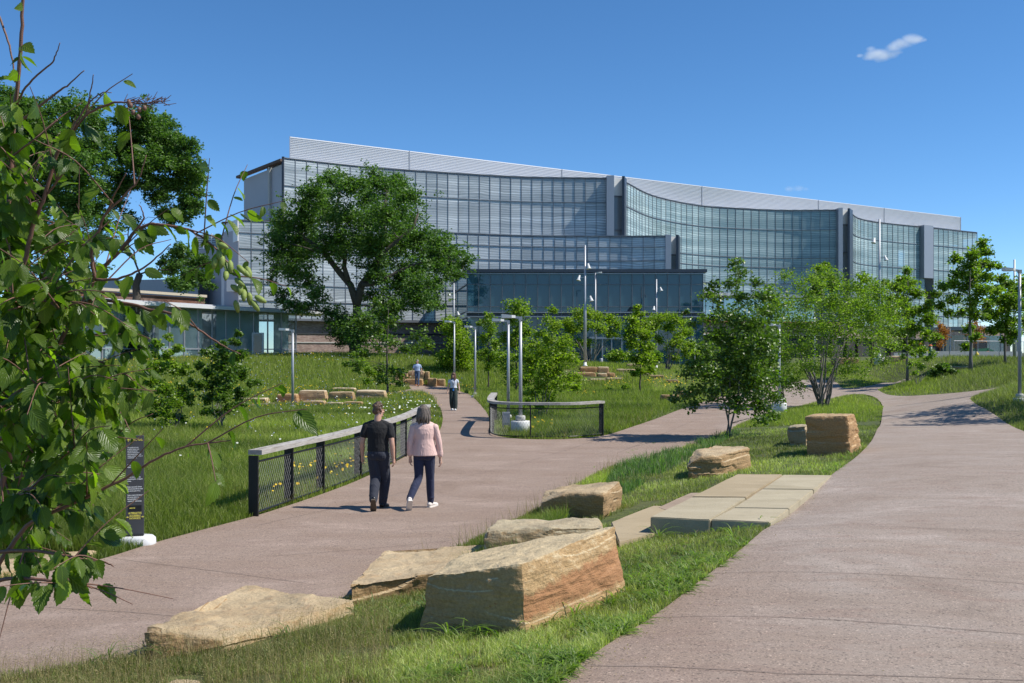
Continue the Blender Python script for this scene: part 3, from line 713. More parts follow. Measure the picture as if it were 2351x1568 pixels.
# ------------------------------------------------------------ glass pavilion on the left
pav = empty("garden_pavilion", (-18, 86, 2.1), "low curved glass pavilion with thin white roof behind the wildflower meadow", "building")
pc, ps = arc_pts([px(120, 72), px(226, 76.5), px(381, 82.5), px(478, 87), px(563, 91), px(642, 94.5), px(680, 96)], 1.75)
zr = EYE + 3.75; Np = nrm(pc)
pgl = plain_glass("pavilion_glass", (0.17, 0.24, 0.25), 0.70, (0.72, 0.86, 0.88), 0.05, 0.7)
for i in range(len(pc) - 1):
    zb = 2.35
    link("glass_pane", wall_mesh(pc[i:i + 2], ps[i:i + 2], zb + .6, zr), pgl, pav); link("lower_pane", wall_mesh(pc[i:i + 2], ps[i:i + 2], 1.2, zb + .52), pgl, pav)
mb = MB()
for i, p in enumerate(pc): mb.box((p[0], p[1] - .05, (1.2 + zr) / 2), (0.10, 0.2, zr - 1.2))
for i in range(len(pc) - 1):
    for zz in (2.93, zr): mb.beam((pc[i][0], pc[i][1] - .06, zz), (pc[i + 1][0], pc[i + 1][1] - .06, zz), 0.12, 0.10)
mb.build("window_frames", M["alu"], pav)
roof = [tuple(p + n * 1.3) for p, n in zip(pc, Np)]
roof2 = roof + [(pc[-1][0] + 2.6, pc[-1][1] + .6), (pc[-1][0] + 1, 103), (pc[0][0] - 4, 88)]
MB().prism(roof2, zr + .02, zr + .30).build("roof", M["louvre"], pav)
MB().prism([(p[0], p[1] + .5) for p in roof2], zr + .31, zr + .40).build("roof_upstand", M["side"], pav)
mb = MB()
for i in range(len(pc) - 1):
    a, b = pc[i] - Np[i] * 1.2, pc[i + 1] - Np[i + 1] * 1.2
    if i % 4 != 2: mb.add([(a[0], a[1], 1.2), (b[0], b[1], 1.2), (b[0], b[1], zr), (a[0], a[1], zr)], [(0, 1, 2, 3)])
mb.build("roller_blinds", M["white2"], pav)
i = int(len(pc) * .78); p = pc[i]
fr = MB(); fr.box((p[0] + .45, p[1] - .3, 3.3), (1.1, .1, 2.3)); df = fr.build("door", M["louvre"], pav)
MB().box((p[0] + .45, p[1] - .37, 3.45), (.75, .04, 1.7)).build("door_glass", tin, df)
pi = np.array([(p - n * 7) for p, n in zip(pc, Np)])
mb = MB().add([(q[0], q[1], 0.5) for q in pi] + [(q[0], q[1], zr) for q in pi], [(i, i + 1, len(pi) + i + 1, len(pi) + i) for i in range(len(pi) - 1)]); mb.build("back_wall", M["side"], pav)
q = pc[0]
MB().box((q[0] - 4, q[1] + 1, 3.2), (9, 3, 5.5), 0.3).build("brick_wing", brk2, pav)
# brick hall and grey sheds behind it
hall = empty("brick_hall", (-30, 108, 2.2), "red brick hall with cream stone coping behind the glass pavilion", "building")
a, b = Vector(px(60, 92)), Vector(px(470, 112))
wp, ws = arc_pts([a, b], 4)
link("front_wall", wall_mesh(wp, ws, 1, EYE + 6.1), brk2, hall)
d = (b - a).normalized(); nrm_ = Vector((d.y, -d.x))
MB().beam((a.x + nrm_.x * .1, a.y + nrm_.y * .1, EYE + 6.35), (b.x + nrm_.x * .1, b.y + nrm_.y * .1, EYE + 6.35), 0.5, 0.28).build("coping", simple("cream_stone", (0.48, 0.42, 0.32), 0.8), hall)
MB().beam((a.x + nrm_.x * .1, a.y + nrm_.y * .1, EYE + 5.3), (b.x + nrm_.x * .1, b.y + nrm_.y * .1, EYE + 5.3), 0.3, 0.18).build("stone_band", simple("cream_band", (0.45, 0.36, 0.27), 0.8), hall)
MB().prism([a, b, b + Vector((-6, 14)), a + Vector((-8, 14))], 1, EYE + 6.0).build("hall_body", brk2, hall)
shed = empty("grey_works_building", (-36, 135, 2.2), "plain grey blue works building at the left end of the long glass building", "building")
MB().prism([px(428, 128), px(514, 126), px(520, 150), px(420, 150)], 1, EYE + 13.2).build("main_wall", M["side"], shed)
MB().prism([px(150, 134), px(434, 129), px(440, 150), px(140, 150)], 1, EYE + 9.6).build("long_wall", M["side"], shed)
MB().prism([px(455, 125.7), px(480, 125.6), px(480, 127), px(455, 127)], EYE + 6, EYE + 9.3).build("dark_bay", M["dark"], shed)
ct = empty("cooling_tower", tuple(P(480, 572, 136)), "white louvred cooling tower on the grey roof", "cooling tower")
c = P(484, 558, 136)
mb = MB(); mb.box((c.x, c.y, c.z), (3.2, 3, 1.8)); mb.build("casing", M["side"], ct)
mb = MB()
for k in range(7): mb.box((c.x, c.y - 1.6, c.z - .9 + k * .3), (3.3, 0.14, 0.1))
for xx in (-1.6, -.5, .6, 1.6): mb.box((c.x + xx, c.y - 1.65, c.z), (0.12, 0.12, 2.2))
mb.build("louvres", M["white2"], ct)
# ------------------------------------------------------------ boulders
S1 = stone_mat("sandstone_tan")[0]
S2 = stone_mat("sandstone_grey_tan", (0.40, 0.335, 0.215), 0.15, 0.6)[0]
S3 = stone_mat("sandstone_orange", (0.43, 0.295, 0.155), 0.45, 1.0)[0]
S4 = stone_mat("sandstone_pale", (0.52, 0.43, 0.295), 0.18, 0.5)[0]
FOOT = []      # footprints kept free of grass
def hull_rock(name, c8, mat, label, group=None, seg=22, rough=0.05, bev=0.10, seed=0, strat=0.03, cat="boulder", power=4.5, chips=0, free=True):
    """a quarried block from its eight corners (bottom 4 ccw, top 4 ccw), worn and split along its bedding"""
    c8 = [Vector(c) for c in c8]; ctr = sum(c8, Vector()) / 8
    bm = bmesh.new(); bmesh.ops.create_cube(bm, size=2.0)
    bmesh.ops.subdivide_edges(bm, edges=bm.edges[:], cuts=seg, use_grid_fill=True)
    size = (c8[0] - c8[6]).length; off = Vector((seed * 7.3, seed * 3.1, seed * 1.7))
    rr = random.Random(seed); cuts = []
    for _ in range(chips):
        n = Vector((rr.uniform(-1, 1), rr.uniform(-1, 1), rr.uniform(-.2, 1))).normalized(); cuts.append((n, rr.uniform(.95, 1.2) * (1.12 if abs(n.x) + abs(n.y) + abs(n.z) > 1.45 else 1.0)))
    for v in bm.verts:
        p = v.co.copy()
        # round the edges a little (superellipsoid)
        k = (abs(p.x) ** power + abs(p.y) ** power + abs(p.z) ** power) ** (1 / power)
        q = p / k; p = p.lerp(q, bev * 6 if bev < .166 else 1)
        for n, dd in cuts:
            ex = p.dot(n) - dd
            if ex > 0: p -= n * ex
        u, w, t = (p.x + 1) / 2, (p.y + 1) / 2, (p.z + 1) / 2
        b = (c8[0] * (1 - u) + c8[1] * u) * (1 - w) + (c8[3] * (1 - u) + c8[2] * u) * w
        a = (c8[4] * (1 - u) + c8[5] * u) * (1 - w) + (c8[7] * (1 - u) + c8[6] * u) * w
        v.co = b.lerp(a, t)
    bm.normal_update()
    N = [v.normal.copy() for v in bm.verts]
    for v, n in zip(bm.verts, N):
        q = v.co + off
        d = noise.fractal(q * (1.3 / size), 1.0, 2.0, 3) * rough * size * 0.55
        d += noise.fractal(q * (5.0 / size), 0.9, 2.1, 4) * rough * size * 0.30
        d += noise.fractal(q * 9.0, 0.8, 2.1, 3) * 0.010
        cell = noise.cell(Vector((q.x * 1.1 / size * 2, q.y * 1.1 / size * 2, q.z * 7)))
        lay = noise.noise(Vector((q.x * 1.2, q.y * 1.2, q.z * 9)))
        ledge = (1 if lay > 0.12 else 0) * strat * size * (0.5 if abs(n.z) > .7 else 1)
        v.co += n * (d - ledge)
    me = bpy.data.meshes.new(name); bm.to_mesh(me); bm.free()
    o = link(name, me, mat, None, False, label=label, cat=cat, group=group)
    me.polygons.foreach_set("use_smooth", [True] * len(me.polygons))
    try: me.set_sharp_from_angle(angle=R(38))
    except Exception: pass
    if free: FOOT.append(np.array([(c.x, c.y) for c in c8[:4]]))
    return o
def px_rock(x0, x1, yt, yb, mat, label, name="boulder", depth=None, yaw=0.0, z=None, Y=None, topin=0.06, **kw):
    """block whose front face spans the given picture box and stands on the ground there"""
    g = GP((x0 + x1) / 2, yb) if Y is None else P((x0 + x1) / 2, yb, Y)
    Y = g.y; w = (x1 - x0) / F * Y; h = (yb - yt) / F * Y
    dp = depth or w * 0.6; c, s = math.cos(yaw), math.sin(yaw); base = (g.z if z is None else z)
    def pt(a, b, zz): return Vector((g.x + a * c - b * s, g.y + a * s + b * c, zz))
    t = topin * w; kw.setdefault('strat', .006); hb = h * EYE / EYE
    # the top's far edge rises in the picture: keep the near edge lower by a touch
    top = base + h - dp * max(0.0, (EYE - base - h)) / Y * 0.75
    kw.setdefault('seg', 9)
    return hull_rock(name, [pt(-w / 2, 0, base - .12), pt(w / 2, 0, base - .12), pt(w / 2, dp, base - .12), pt(-w / 2, dp, base - .12),
                            pt(-w / 2 + t, -.03, top), pt(w / 2 - t, -.05, top), pt(w / 2 - t * 1.2, dp - t, top), pt(-w / 2 + t * .8, dp - t, top * 1.0)], mat, label, **kw)

# material of the biggest boulder: tan with a rust-orange broken face on its right side
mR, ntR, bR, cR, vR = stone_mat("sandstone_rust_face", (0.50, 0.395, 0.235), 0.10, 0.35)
geo = nd(ntR, "ShaderNodeNewGeometry"); sn = nd(ntR, "ShaderNodeSeparateXYZ"); ntR.links.new(geo.outputs['True Normal'], sn.inputs[0])
sp = nd(ntR, "ShaderNodeSeparateXYZ"); ntR.links.new(vR, sp.inputs[0])
edge = mathn(ntR, 'ADD', sp.outputs[2], mathn(ntR, 'MULTIPLY', noisen(ntR, vR, 3.2, 6, 0.7), 0.35))
up = ramp(ntR, edge, [(0.60, 0.0), (0.655, 1.0)])
side = mathn(ntR, 'MULTIPLY', mathn(ntR, 'GREATER_THAN', sn.outputs[0], -0.05), mathn(ntR, 'LESS_THAN', sn.outputs[2], 0.86))
side = mathn(ntR, 'MULTIPLY', side, mathn(ntR, 'GREATER_THAN', mathn(ntR, 'ADD', sn.outputs[0], mathn(ntR, 'MULTIPLY', sn.outputs[1], 0.0)), 0.12))
rim = mathn(ntR, 'ADD', mathn(ntR, 'SUBTRACT', sp.outputs[2], mathn(ntR, 'MULTIPLY', sp.outputs[0], 0.18)), mathn(ntR, 'MULTIPLY', mathn(ntR, 'SUBTRACT', noisen(ntR, vR, 5.5, 7, 0.75), 0.5), 0.30))
fac = mathn(ntR, 'MULTIPLY', mathn(ntR, 'MULTIPLY', up, side), ramp(ntR, rim, [(0.585, 1.0), (0.625, 0.0)]))
rust = mixc(ntR, noisen(ntR, vR, 11, 6, 0.7), (0.28, 0.115, 0.045), (0.40, 0.20, 0.085))
ntR.links.new(mixc(ntR, mathn(ntR, 'MULTIPLY', fac, 0.88), cR, rust), bR.inputs['Base Color'])

def V3(dx, dy, Y): return P(dx, dy, Y)
def at(dx, dy, Y): return (dx, dy, Y)
def sight_rock(name, c8, *a, **k):
    """corners given by sight line and rough distance; the distance is settled by where the near bottom corner meets the ground"""
    g = GP(c8[1][0], c8[1][1]); f = g.y / c8[1][2]; q = [P(x, y, Y * f) for x, y, Y in c8]
    for i in range(4): q[i].z = min(q[i].z, g1(q[i].x, q[i].y) - .02) - .07
    return hull_rock(name, q, *a, **k)
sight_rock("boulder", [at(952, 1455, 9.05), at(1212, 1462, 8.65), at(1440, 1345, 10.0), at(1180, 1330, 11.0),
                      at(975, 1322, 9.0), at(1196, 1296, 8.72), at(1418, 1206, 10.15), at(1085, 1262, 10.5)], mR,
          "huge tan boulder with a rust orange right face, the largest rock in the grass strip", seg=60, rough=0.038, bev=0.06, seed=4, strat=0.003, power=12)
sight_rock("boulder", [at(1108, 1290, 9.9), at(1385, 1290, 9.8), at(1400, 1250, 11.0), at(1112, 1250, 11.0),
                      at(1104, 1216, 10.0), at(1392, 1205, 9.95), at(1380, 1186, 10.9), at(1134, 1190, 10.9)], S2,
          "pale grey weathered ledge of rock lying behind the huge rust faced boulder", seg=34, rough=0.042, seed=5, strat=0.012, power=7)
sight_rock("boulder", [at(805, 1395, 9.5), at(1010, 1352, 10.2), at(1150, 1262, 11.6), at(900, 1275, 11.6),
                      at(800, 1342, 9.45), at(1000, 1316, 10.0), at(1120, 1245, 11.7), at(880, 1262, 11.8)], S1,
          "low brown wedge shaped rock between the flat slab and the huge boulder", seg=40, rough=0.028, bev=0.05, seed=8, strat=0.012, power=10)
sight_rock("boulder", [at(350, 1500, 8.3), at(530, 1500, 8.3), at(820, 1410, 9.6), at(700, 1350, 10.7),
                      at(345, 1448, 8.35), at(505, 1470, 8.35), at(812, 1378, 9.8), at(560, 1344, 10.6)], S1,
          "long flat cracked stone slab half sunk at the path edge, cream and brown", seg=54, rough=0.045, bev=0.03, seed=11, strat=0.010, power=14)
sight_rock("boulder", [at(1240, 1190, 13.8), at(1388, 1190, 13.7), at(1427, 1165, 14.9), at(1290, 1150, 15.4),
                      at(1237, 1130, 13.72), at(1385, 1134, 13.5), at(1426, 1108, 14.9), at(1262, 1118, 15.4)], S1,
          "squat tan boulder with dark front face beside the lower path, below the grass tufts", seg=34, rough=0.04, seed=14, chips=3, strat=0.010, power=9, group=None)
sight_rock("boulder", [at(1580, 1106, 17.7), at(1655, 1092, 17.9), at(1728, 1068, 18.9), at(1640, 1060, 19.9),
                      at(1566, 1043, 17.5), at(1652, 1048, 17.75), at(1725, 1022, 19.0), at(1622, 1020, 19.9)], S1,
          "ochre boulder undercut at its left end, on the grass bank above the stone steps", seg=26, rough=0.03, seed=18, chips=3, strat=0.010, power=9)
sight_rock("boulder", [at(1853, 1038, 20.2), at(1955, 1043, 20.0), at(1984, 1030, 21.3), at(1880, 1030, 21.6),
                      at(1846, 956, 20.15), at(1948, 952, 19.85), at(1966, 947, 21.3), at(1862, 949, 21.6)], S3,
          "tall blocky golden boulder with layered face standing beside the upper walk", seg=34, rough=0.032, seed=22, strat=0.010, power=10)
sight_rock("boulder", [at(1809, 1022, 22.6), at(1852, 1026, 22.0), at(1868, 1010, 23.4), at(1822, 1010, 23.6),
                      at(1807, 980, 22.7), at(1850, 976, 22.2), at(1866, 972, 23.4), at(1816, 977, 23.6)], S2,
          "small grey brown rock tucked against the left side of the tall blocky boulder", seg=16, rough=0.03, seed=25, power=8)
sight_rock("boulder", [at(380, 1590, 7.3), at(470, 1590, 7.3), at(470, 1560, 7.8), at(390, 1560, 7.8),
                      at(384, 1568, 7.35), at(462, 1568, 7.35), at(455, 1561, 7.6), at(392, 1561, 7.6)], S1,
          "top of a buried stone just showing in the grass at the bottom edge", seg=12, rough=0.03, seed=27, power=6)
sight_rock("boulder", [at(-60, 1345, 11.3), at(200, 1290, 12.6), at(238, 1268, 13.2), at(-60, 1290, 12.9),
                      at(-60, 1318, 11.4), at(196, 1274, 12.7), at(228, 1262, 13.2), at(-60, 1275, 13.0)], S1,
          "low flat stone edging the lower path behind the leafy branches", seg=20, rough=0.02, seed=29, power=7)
k = 40
GL = "sandstone blocks lining the side path in the meadow"
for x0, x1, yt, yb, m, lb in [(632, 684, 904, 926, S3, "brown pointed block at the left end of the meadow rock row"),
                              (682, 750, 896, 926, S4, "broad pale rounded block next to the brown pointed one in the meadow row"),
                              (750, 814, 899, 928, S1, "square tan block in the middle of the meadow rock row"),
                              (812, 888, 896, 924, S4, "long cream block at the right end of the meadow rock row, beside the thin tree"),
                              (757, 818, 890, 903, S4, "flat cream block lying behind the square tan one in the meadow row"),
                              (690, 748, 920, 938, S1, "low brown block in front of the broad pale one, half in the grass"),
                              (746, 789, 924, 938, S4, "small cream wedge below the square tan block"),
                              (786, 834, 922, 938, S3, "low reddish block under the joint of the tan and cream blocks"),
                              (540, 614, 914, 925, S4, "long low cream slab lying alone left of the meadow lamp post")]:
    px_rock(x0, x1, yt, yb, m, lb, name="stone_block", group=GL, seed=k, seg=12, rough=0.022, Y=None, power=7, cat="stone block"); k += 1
GL = "sandstone blocks stacked beside the far bend of the path"
for x0, x1, yt, yb, Y, m, lb in [(904, 937, 856, 872, 70.5, S4, "cream block at the left end of the upper course, by the far bend"),
                                 (934, 976, 851, 871, 71, S4, "large cream upper block partly behind the man in the blue shirt"),
                                 (975, 985, 853, 866, 71, S1, "small tan upper block right beside the man in the blue shirt"),
                                 (897, 932, 871, 884, 69.8, S1, "low tan block at the left foot of the far stack"),
                                 (928, 972, 870, 886, 69.5, S3, "brown block in the lower course left of the man in the blue shirt"),
                                 (980, 1003, 868, 884, 69.5, S3, "squat orange brown block right of the man in the blue shirt"),
                                 (1002, 1022, 870, 884, 70, S1, "half buried tan block at the right end of the far stack")]:
    px_rock(x0, x1, yt, yb + 3, m, lb, name="stone_block", group=GL, seed=k, Y=Y, z=P(0, yb + 3, Y).z, depth=1.0, rough=0.02, power=7, cat="stone block"); k += 1
GL = "sandstone blocks terraced around the foot of the tall floodlight mast"
for x0, x1, yt, yb, Y, m, lb in [(1330, 1374, 842, 858, 75.6, S3, "brown top block on the left, directly in front of the tall floodlight mast"),
                                 (1372, 1400, 842, 857, 75.6, S4, "cream top block on the right of the mast terrace"),
                                 (1308, 1372, 855, 873, 74.6, S3, "long orange brown block in the middle course of the mast terrace"),
                                 (1372, 1396, 857, 873, 74.6, S4, "square cream block in the middle course of the mast terrace"),
                                 (1395, 1413, 856, 872, 74.6, S3, "small rusty block ending the middle course of the mast terrace"),
                                 (1288, 1316, 858, 872, 75.0, S1, "tan block at the left end of the middle course, behind the leafy sapling"),
                                 (1282, 1322, 873, 884, 73.8, S1, "low tan slab at the left foot of the mast terrace"),
                                 (1318, 1356, 871, 886, 73.6, S4, "flat cream slab in the bottom course of the mast terrace"),
                                 (1353, 1394, 869, 887, 73.6, S4, "broad pale slab in the bottom course below the square block"),
                                 (1390, 1434, 867, 886, 73.8, S4, "large pale sloping rock at the right foot of the mast terrace")]:
    px_rock(x0, x1, yt, yb + 3, m, lb, name="stone_block", group=GL, seed=k, Y=Y, z=P(0, yb + 3, Y).z, depth=1.2, rough=0.016, power=7, cat="stone block"); k += 1
GL = "low rocks scattered in the grass near the dark annex"
for x0, x1, yt, yb, m, lb in [(1415, 1462, 848, 858, S4, "flat cream rock in the grass right of the mast terrace"), (1450, 1490, 850, 862, S1, "tan slab touching the flat cream rock"),
                              (1462, 1500, 858, 867, S4, "pale flat rock further right in the grass"), (1490, 1526, 862, 870, S1, "low tan rock at the right of the scatter"),
                              (1438, 1475, 836, 848, S2, "grey dark rock lying nearest the annex wall"),
                              (1517, 1562, 906, 922, S3, "dark brown rock at the edge of the lower path by the leaning branches"), (1552, 1592, 898, 914, S3, "orange brown rock just behind the dark brown path rock"),
                              (1205, 1252, 874, 880, S1, "thin flat stone in the grass left of the leafy sapling"), (958, 984, 976, 986, S4, "small pale stone behind the fence mesh"),
                              (1530, 1560, 872, 880, S1, "little tan stone in the flowers above the path rocks"),
                              (1915, 1975, 822, 838, S1, "dark tan long rock under the right hand shrubs by the floodlight base"), (2040, 2085, 818, 832, S4, "cream rock right of the round mast base"),
                              (2175, 2240, 842, 853, S1, "flat brown rock in the tall grass in front of the yellow hydrant")]:
    px_rock(x0, x1, yt, yb, m, lb, name="flat_rock", group=GL, seed=k, rough=0.022, power=6, cat="rock"); k += 1

# ------------------------------------------------------------ sandstone steps between the two walks
GL = "sawn sandstone slabs forming the steps"
def slab_mat(name, c1, c2):
    m, nt, b, o = newmat(name); v = coords(nt)
    c = ramp(nt, noisen(nt, coords(nt, scale=(.4, 1, 1)), 1.6, 6, 0.65, 0.8), [(0.32, c1), (0.6, c2)])
    c = mixc(nt, 0.7, c, ramp(nt, noisen(nt, v, 70, 4, 0.7), [(0.3, 0.82), (0.7, 1.12)]), 'MULTIPLY')
    c = mixc(nt, ramp(nt, noisen(nt, v, 4, 8, 0.75), [(0.56, 0.0), (0.72, 0.45)]), c, (0.20, 0.17, 0.12))
    nt.links.new(c, b.inputs['Base Color']); b.inputs['Roughness'].default_value = 0.85
    bump(nt, b, noisen(nt, v, 25, 6, 0.7), 0.01, 0.5); return m
SA = slab_mat("sawn_sandstone_tan", (0.31, 0.24, 0.14), (0.38, 0.30, 0.185)); SB = slab_mat("sawn_sandstone_grey", (0.33, 0.275, 0.175), (0.41, 0.35, 0.235)); SCc = slab_mat("sawn_sandstone_brown", (0.26, 0.19, 0.135), (0.33, 0.25, 0.18))
def slab(cor, z, mat, lb, th=0.22):
    p = [PZ(x, y, z) for x, y in cor]; c = sum(p, Vector()) / len(p)
    p = [c + (q - c) * 0.992 for q in p]; FOOT.append(np.array([(c.x + (q.x - c.x) * 1.07, c.y + (q.y - c.y) * 1.10) for q in p]))
    bm = bmesh.new(); vs = [bm.verts.new(q) for q in p]; f = bm.faces.new(vs)
    if f.normal.z < 0 or sum(((p[(i + 1) % len(p)].x - q.x) * (p[(i + 1) % len(p)].y + q.y)) for i, q in enumerate(p)) > 0: bmesh.ops.reverse_faces(bm, faces=[f])
    r = bmesh.ops.extrude_face_region(bm, geom=bm.faces[:])
    for v in [g for g in r['geom'] if isinstance(g, bmesh.types.BMVert)]: v.co.z -= th
    bmesh.ops.recalc_face_normals(bm, faces=bm.faces[:])
    bmesh.ops.bevel(bm, geom=bm.edges[:], offset=0.012, segments=2, affect='EDGES')
    bmesh.ops.subdivide_edges(bm, edges=[e for e in bm.edges if e.calc_length() > .15], cuts=6, use_grid_fill=True)
    for v in bm.verts: v.co.z += noise.fractal(v.co * 1.7, 1, 2, 3) * 0.006
    me = bpy.data.meshes.new("stone_slab"); bm.to_mesh(me); bm.free()
    link("stone_slab", me, mat, label=lb, cat="stone slab", group=GL)
slab([(1588, 1140), (1713, 1141), (1797, 1089), (1693, 1088)], .47, SA, "brown tan slab at the far left corner of the upper landing")
slab([(1750, 1122), (1869, 1123), (1912, 1091), (1798, 1090)], .472, SB, "slab at the far right corner of the upper landing, touching the boulder side grass")
slab([(1684, 1165), (1812, 1167), (1868, 1124), (1749, 1123)], .468, SB, "middle right slab of the upper landing against the walk")
slab([(1492, 1187), (1630, 1193), (1713, 1142), (1587, 1142)], .466, SB, "front left thick slab of the upper landing, overhanging the lower step", 0.24)
slab([(1632, 1193), (1768, 1199), (1812, 1168), (1683, 1166)], .462, SB, "front right slab of the upper landing nearest the crabgrass", 0.2)
slab([(1715, 1141), (1748, 1122), (1797, 1090.5), (1799, 1091), (1750, 1124), (1717, 1143)], .44, SCc, "narrow jointing strip of stone between the two rows of landing slabs", 0.15)
slab([(1492, 1228), (1420, 1245), (1402, 1198), (1500, 1160), (1590, 1165), (1600, 1200)], .26, SA, "large tan slab of the middle step in front of the thick overhanging slab", 0.2)
slab([(1530, 1172), (1510, 1165), (1585, 1131), (1612, 1131), (1590, 1150), (1560, 1172)], .262, SCc, "narrow reddish slab running up the left side of the steps", 0.2)
slab([(1480, 1158), (1523, 1160), (1470, 1184), (1400, 1212), (1375, 1205)], .12, SCc, "brown bottom slab beside the squat dark fronted boulder", 0.2)
slab([(1484, 1158), (1462, 1166), (1500, 1168), (1526, 1159)], .135, SB, "small grey slab at the top of the bottom step", 0.15)

# ------------------------------------------------------------ lamps
def lamp(base, h, label, group="pedestrian lamp posts along the paths", big=False, side=-1, up=0.0, pole_r=0.055, ped=True):
    t = empty("lamp_post", base, label, "lamp post", group); x, y, z = base
    if big:
        MB().lathe((x, y, z - .1), [(.31, 0), (.31, .50), (.295, .53)], 32).build("concrete_footing", M["white"], t, True)
        MB().lathe((x, y, z + .43), [(.155, 0), (.155, .14), (.14, .17)], 24).build("base_cover", M["conc"], t, True)
    elif ped:
        MB().lathe((x, y, z - .1), [(.22, 0), (.22, .2), (.20, .22)], 24).build("concrete_footing", M["white"], t, True)
        MB().lathe((x, y, z + .12), [(.13, 0), (.13, .12), (.11, .15)], 20).build("base_cover", M["conc"], t, True)
    MB().lathe((x, y, z), [(pole_r * 1.15, 0), (pole_r * .85, h)], 12).build("pole", M["pole"], t, True)
    mb = MB(); mb.box((x, y, z + h - .02), (.11, .11, .12)); mb.beam((x, y, z + h), (x + side * .22, y, z + h + .03), .09, .07); mb.build("bracket", M["pole"], t)
    mb = MB(); mb.prism([(x + side * .16, y - .05), (x + side * .28, y - .14), (x + side * .58, y - .12), (x + side * .62, y), (x + side * .58, y + .12), (x + side * .28, y + .14), (x + side * .16, y + .05)][::(1 if side > 0 else -1)],
                        [z + h + .00] * 7, [z + h + .08, z + h + .09, z + h + .12, z + h + .12, z + h + .12, z + h + .09, z + h + .08]); mb.build("lamp_head", M["white"], t)
    MB().box((x + side * .42, y, z + h - .003), (.26, .18, .02)).build("lens", M["conc"], t)
    return t
def up_h(base, dy): return (EYE - (dy - HY) / F * base.y) - base.z
g = GP(672, 945); lamp(g, up_h(g, 759), "grey lamp post standing in the wildflower meadow beside the rock row")
g = on_ground(1043, 63); lamp(g, up_h(g, 740), "thin lamp post behind the walking woman, at the far path bend")
g = GP(1091, 913); lamp(g, up_h(g, 752), "lamp post on the right verge of the far path, round white foot visible")
g = on_ground(1167, 37.5); lamp(g, up_h(g, 738), "rear one of the two lamp posts inside the curved rail enclosure", side=-1)
g = on_ground(1195, 31.7); lamp(g, up_h(g, 730), "front lamp post inside the curved rail enclosure on a wide concrete drum", big=True)
g = on_ground(1789, 42); lamp(g, up_h(g, 748), "lamp post with wide concrete drum seen through the two multi stem shrubs", big=True)
g = on_ground(2341, 35); lamp(g, up_h(g, 622), "lamp post on the grass mound at the far right, dark against the sky")
g = on_ground(1870, 66); lamp(g, up_h(g, 706), "tall thin lamp post rising behind the spreading shrub", ped=False)
g = on_ground(1367, 96); lamp(g, up_h(g, 627), "slender tall lamp post with curved head in front of the dark annex", side=1, ped=False, pole_r=.08)
g = on_ground(1595, 96); lamp(g, up_h(g, 780), "short lamp post near the right corner of the dark annex", ped=False)

def mast(base, h, heads, label, foot=False):
    t = empty("floodlight_mast", base, label, "floodlight mast", "floodlight masts"); x, y, z = base
    if foot: MB().lathe((x, y, z - .2), [(.42, 0), (.42, .75), (.40, .78)], 28).build("concrete_footing", M["white"], t, True)
    zz = z + (.58 if foot else 0)
    MB().lathe((x, y, zz), [(.2, 0), (.2, .05), (.13, .1), (.125, .3)], 16).build("base_plate", M["white"], t, True)
    MB().lathe((x, y, zz), [(.125, 0), (.115, h * .48), (.085, h * .50), (.075, h)], 14).build("pole", M["pole"], t, True)
    for dz, s in heads:
        mb = MB(); zc = z + h - dz
        mb.beam((x, y, zc + .1), (x + s * .42, y - .05, zc + .1), .05, .05)
        br = mb.build("arm", M["pole"], t)
        q = Vector((x + s * .47, y - .08, zc)); dr = Vector((s * .25, -.15, -.95)).normalized()
        mb = MB(); mb.tube([q - dr * .28, q - dr * .12, q - dr * .10, q + dr * .06, q + dr * .14, q + dr * .145], [.07, .08, .11, .13, .2, .2], 14); mb.build("floodlight", M["white"], t, True)
    return t
g = on_ground(1343, 77); mast(Vector((g.x, g.y, g.z + .1)), up_h(g, 563) - .1, [(1.7, .6), (2.6, -1), (4.2, 1)], "tall floodlight mast rising from the stone terrace in front of the annex")
g = on_ground(1507, 104); mast(g, up_h(g, 641), [(1.1, 1), (3.1, -.6), (4.4, -.6)], "floodlight mast in front of the right half of the annex")
g = on_ground(1042, 106); mast(g, up_h(g, 650), [(1.2, -1), (3.3, 1), (5.8, -.7)], "floodlight mast at the left corner of the annex, against its shaded side")
g = on_ground(2019, 80); mast(g, up_h(g, 520), [(1.2, -1), (2.6, 1)], "floodlight mast on a round concrete foot in the right lawn", foot=True)
g = on_ground(2329, 88); mast(g, up_h(g, 596), [(2.4, 1)], "distant floodlight mast behind the rightmost lamp post")

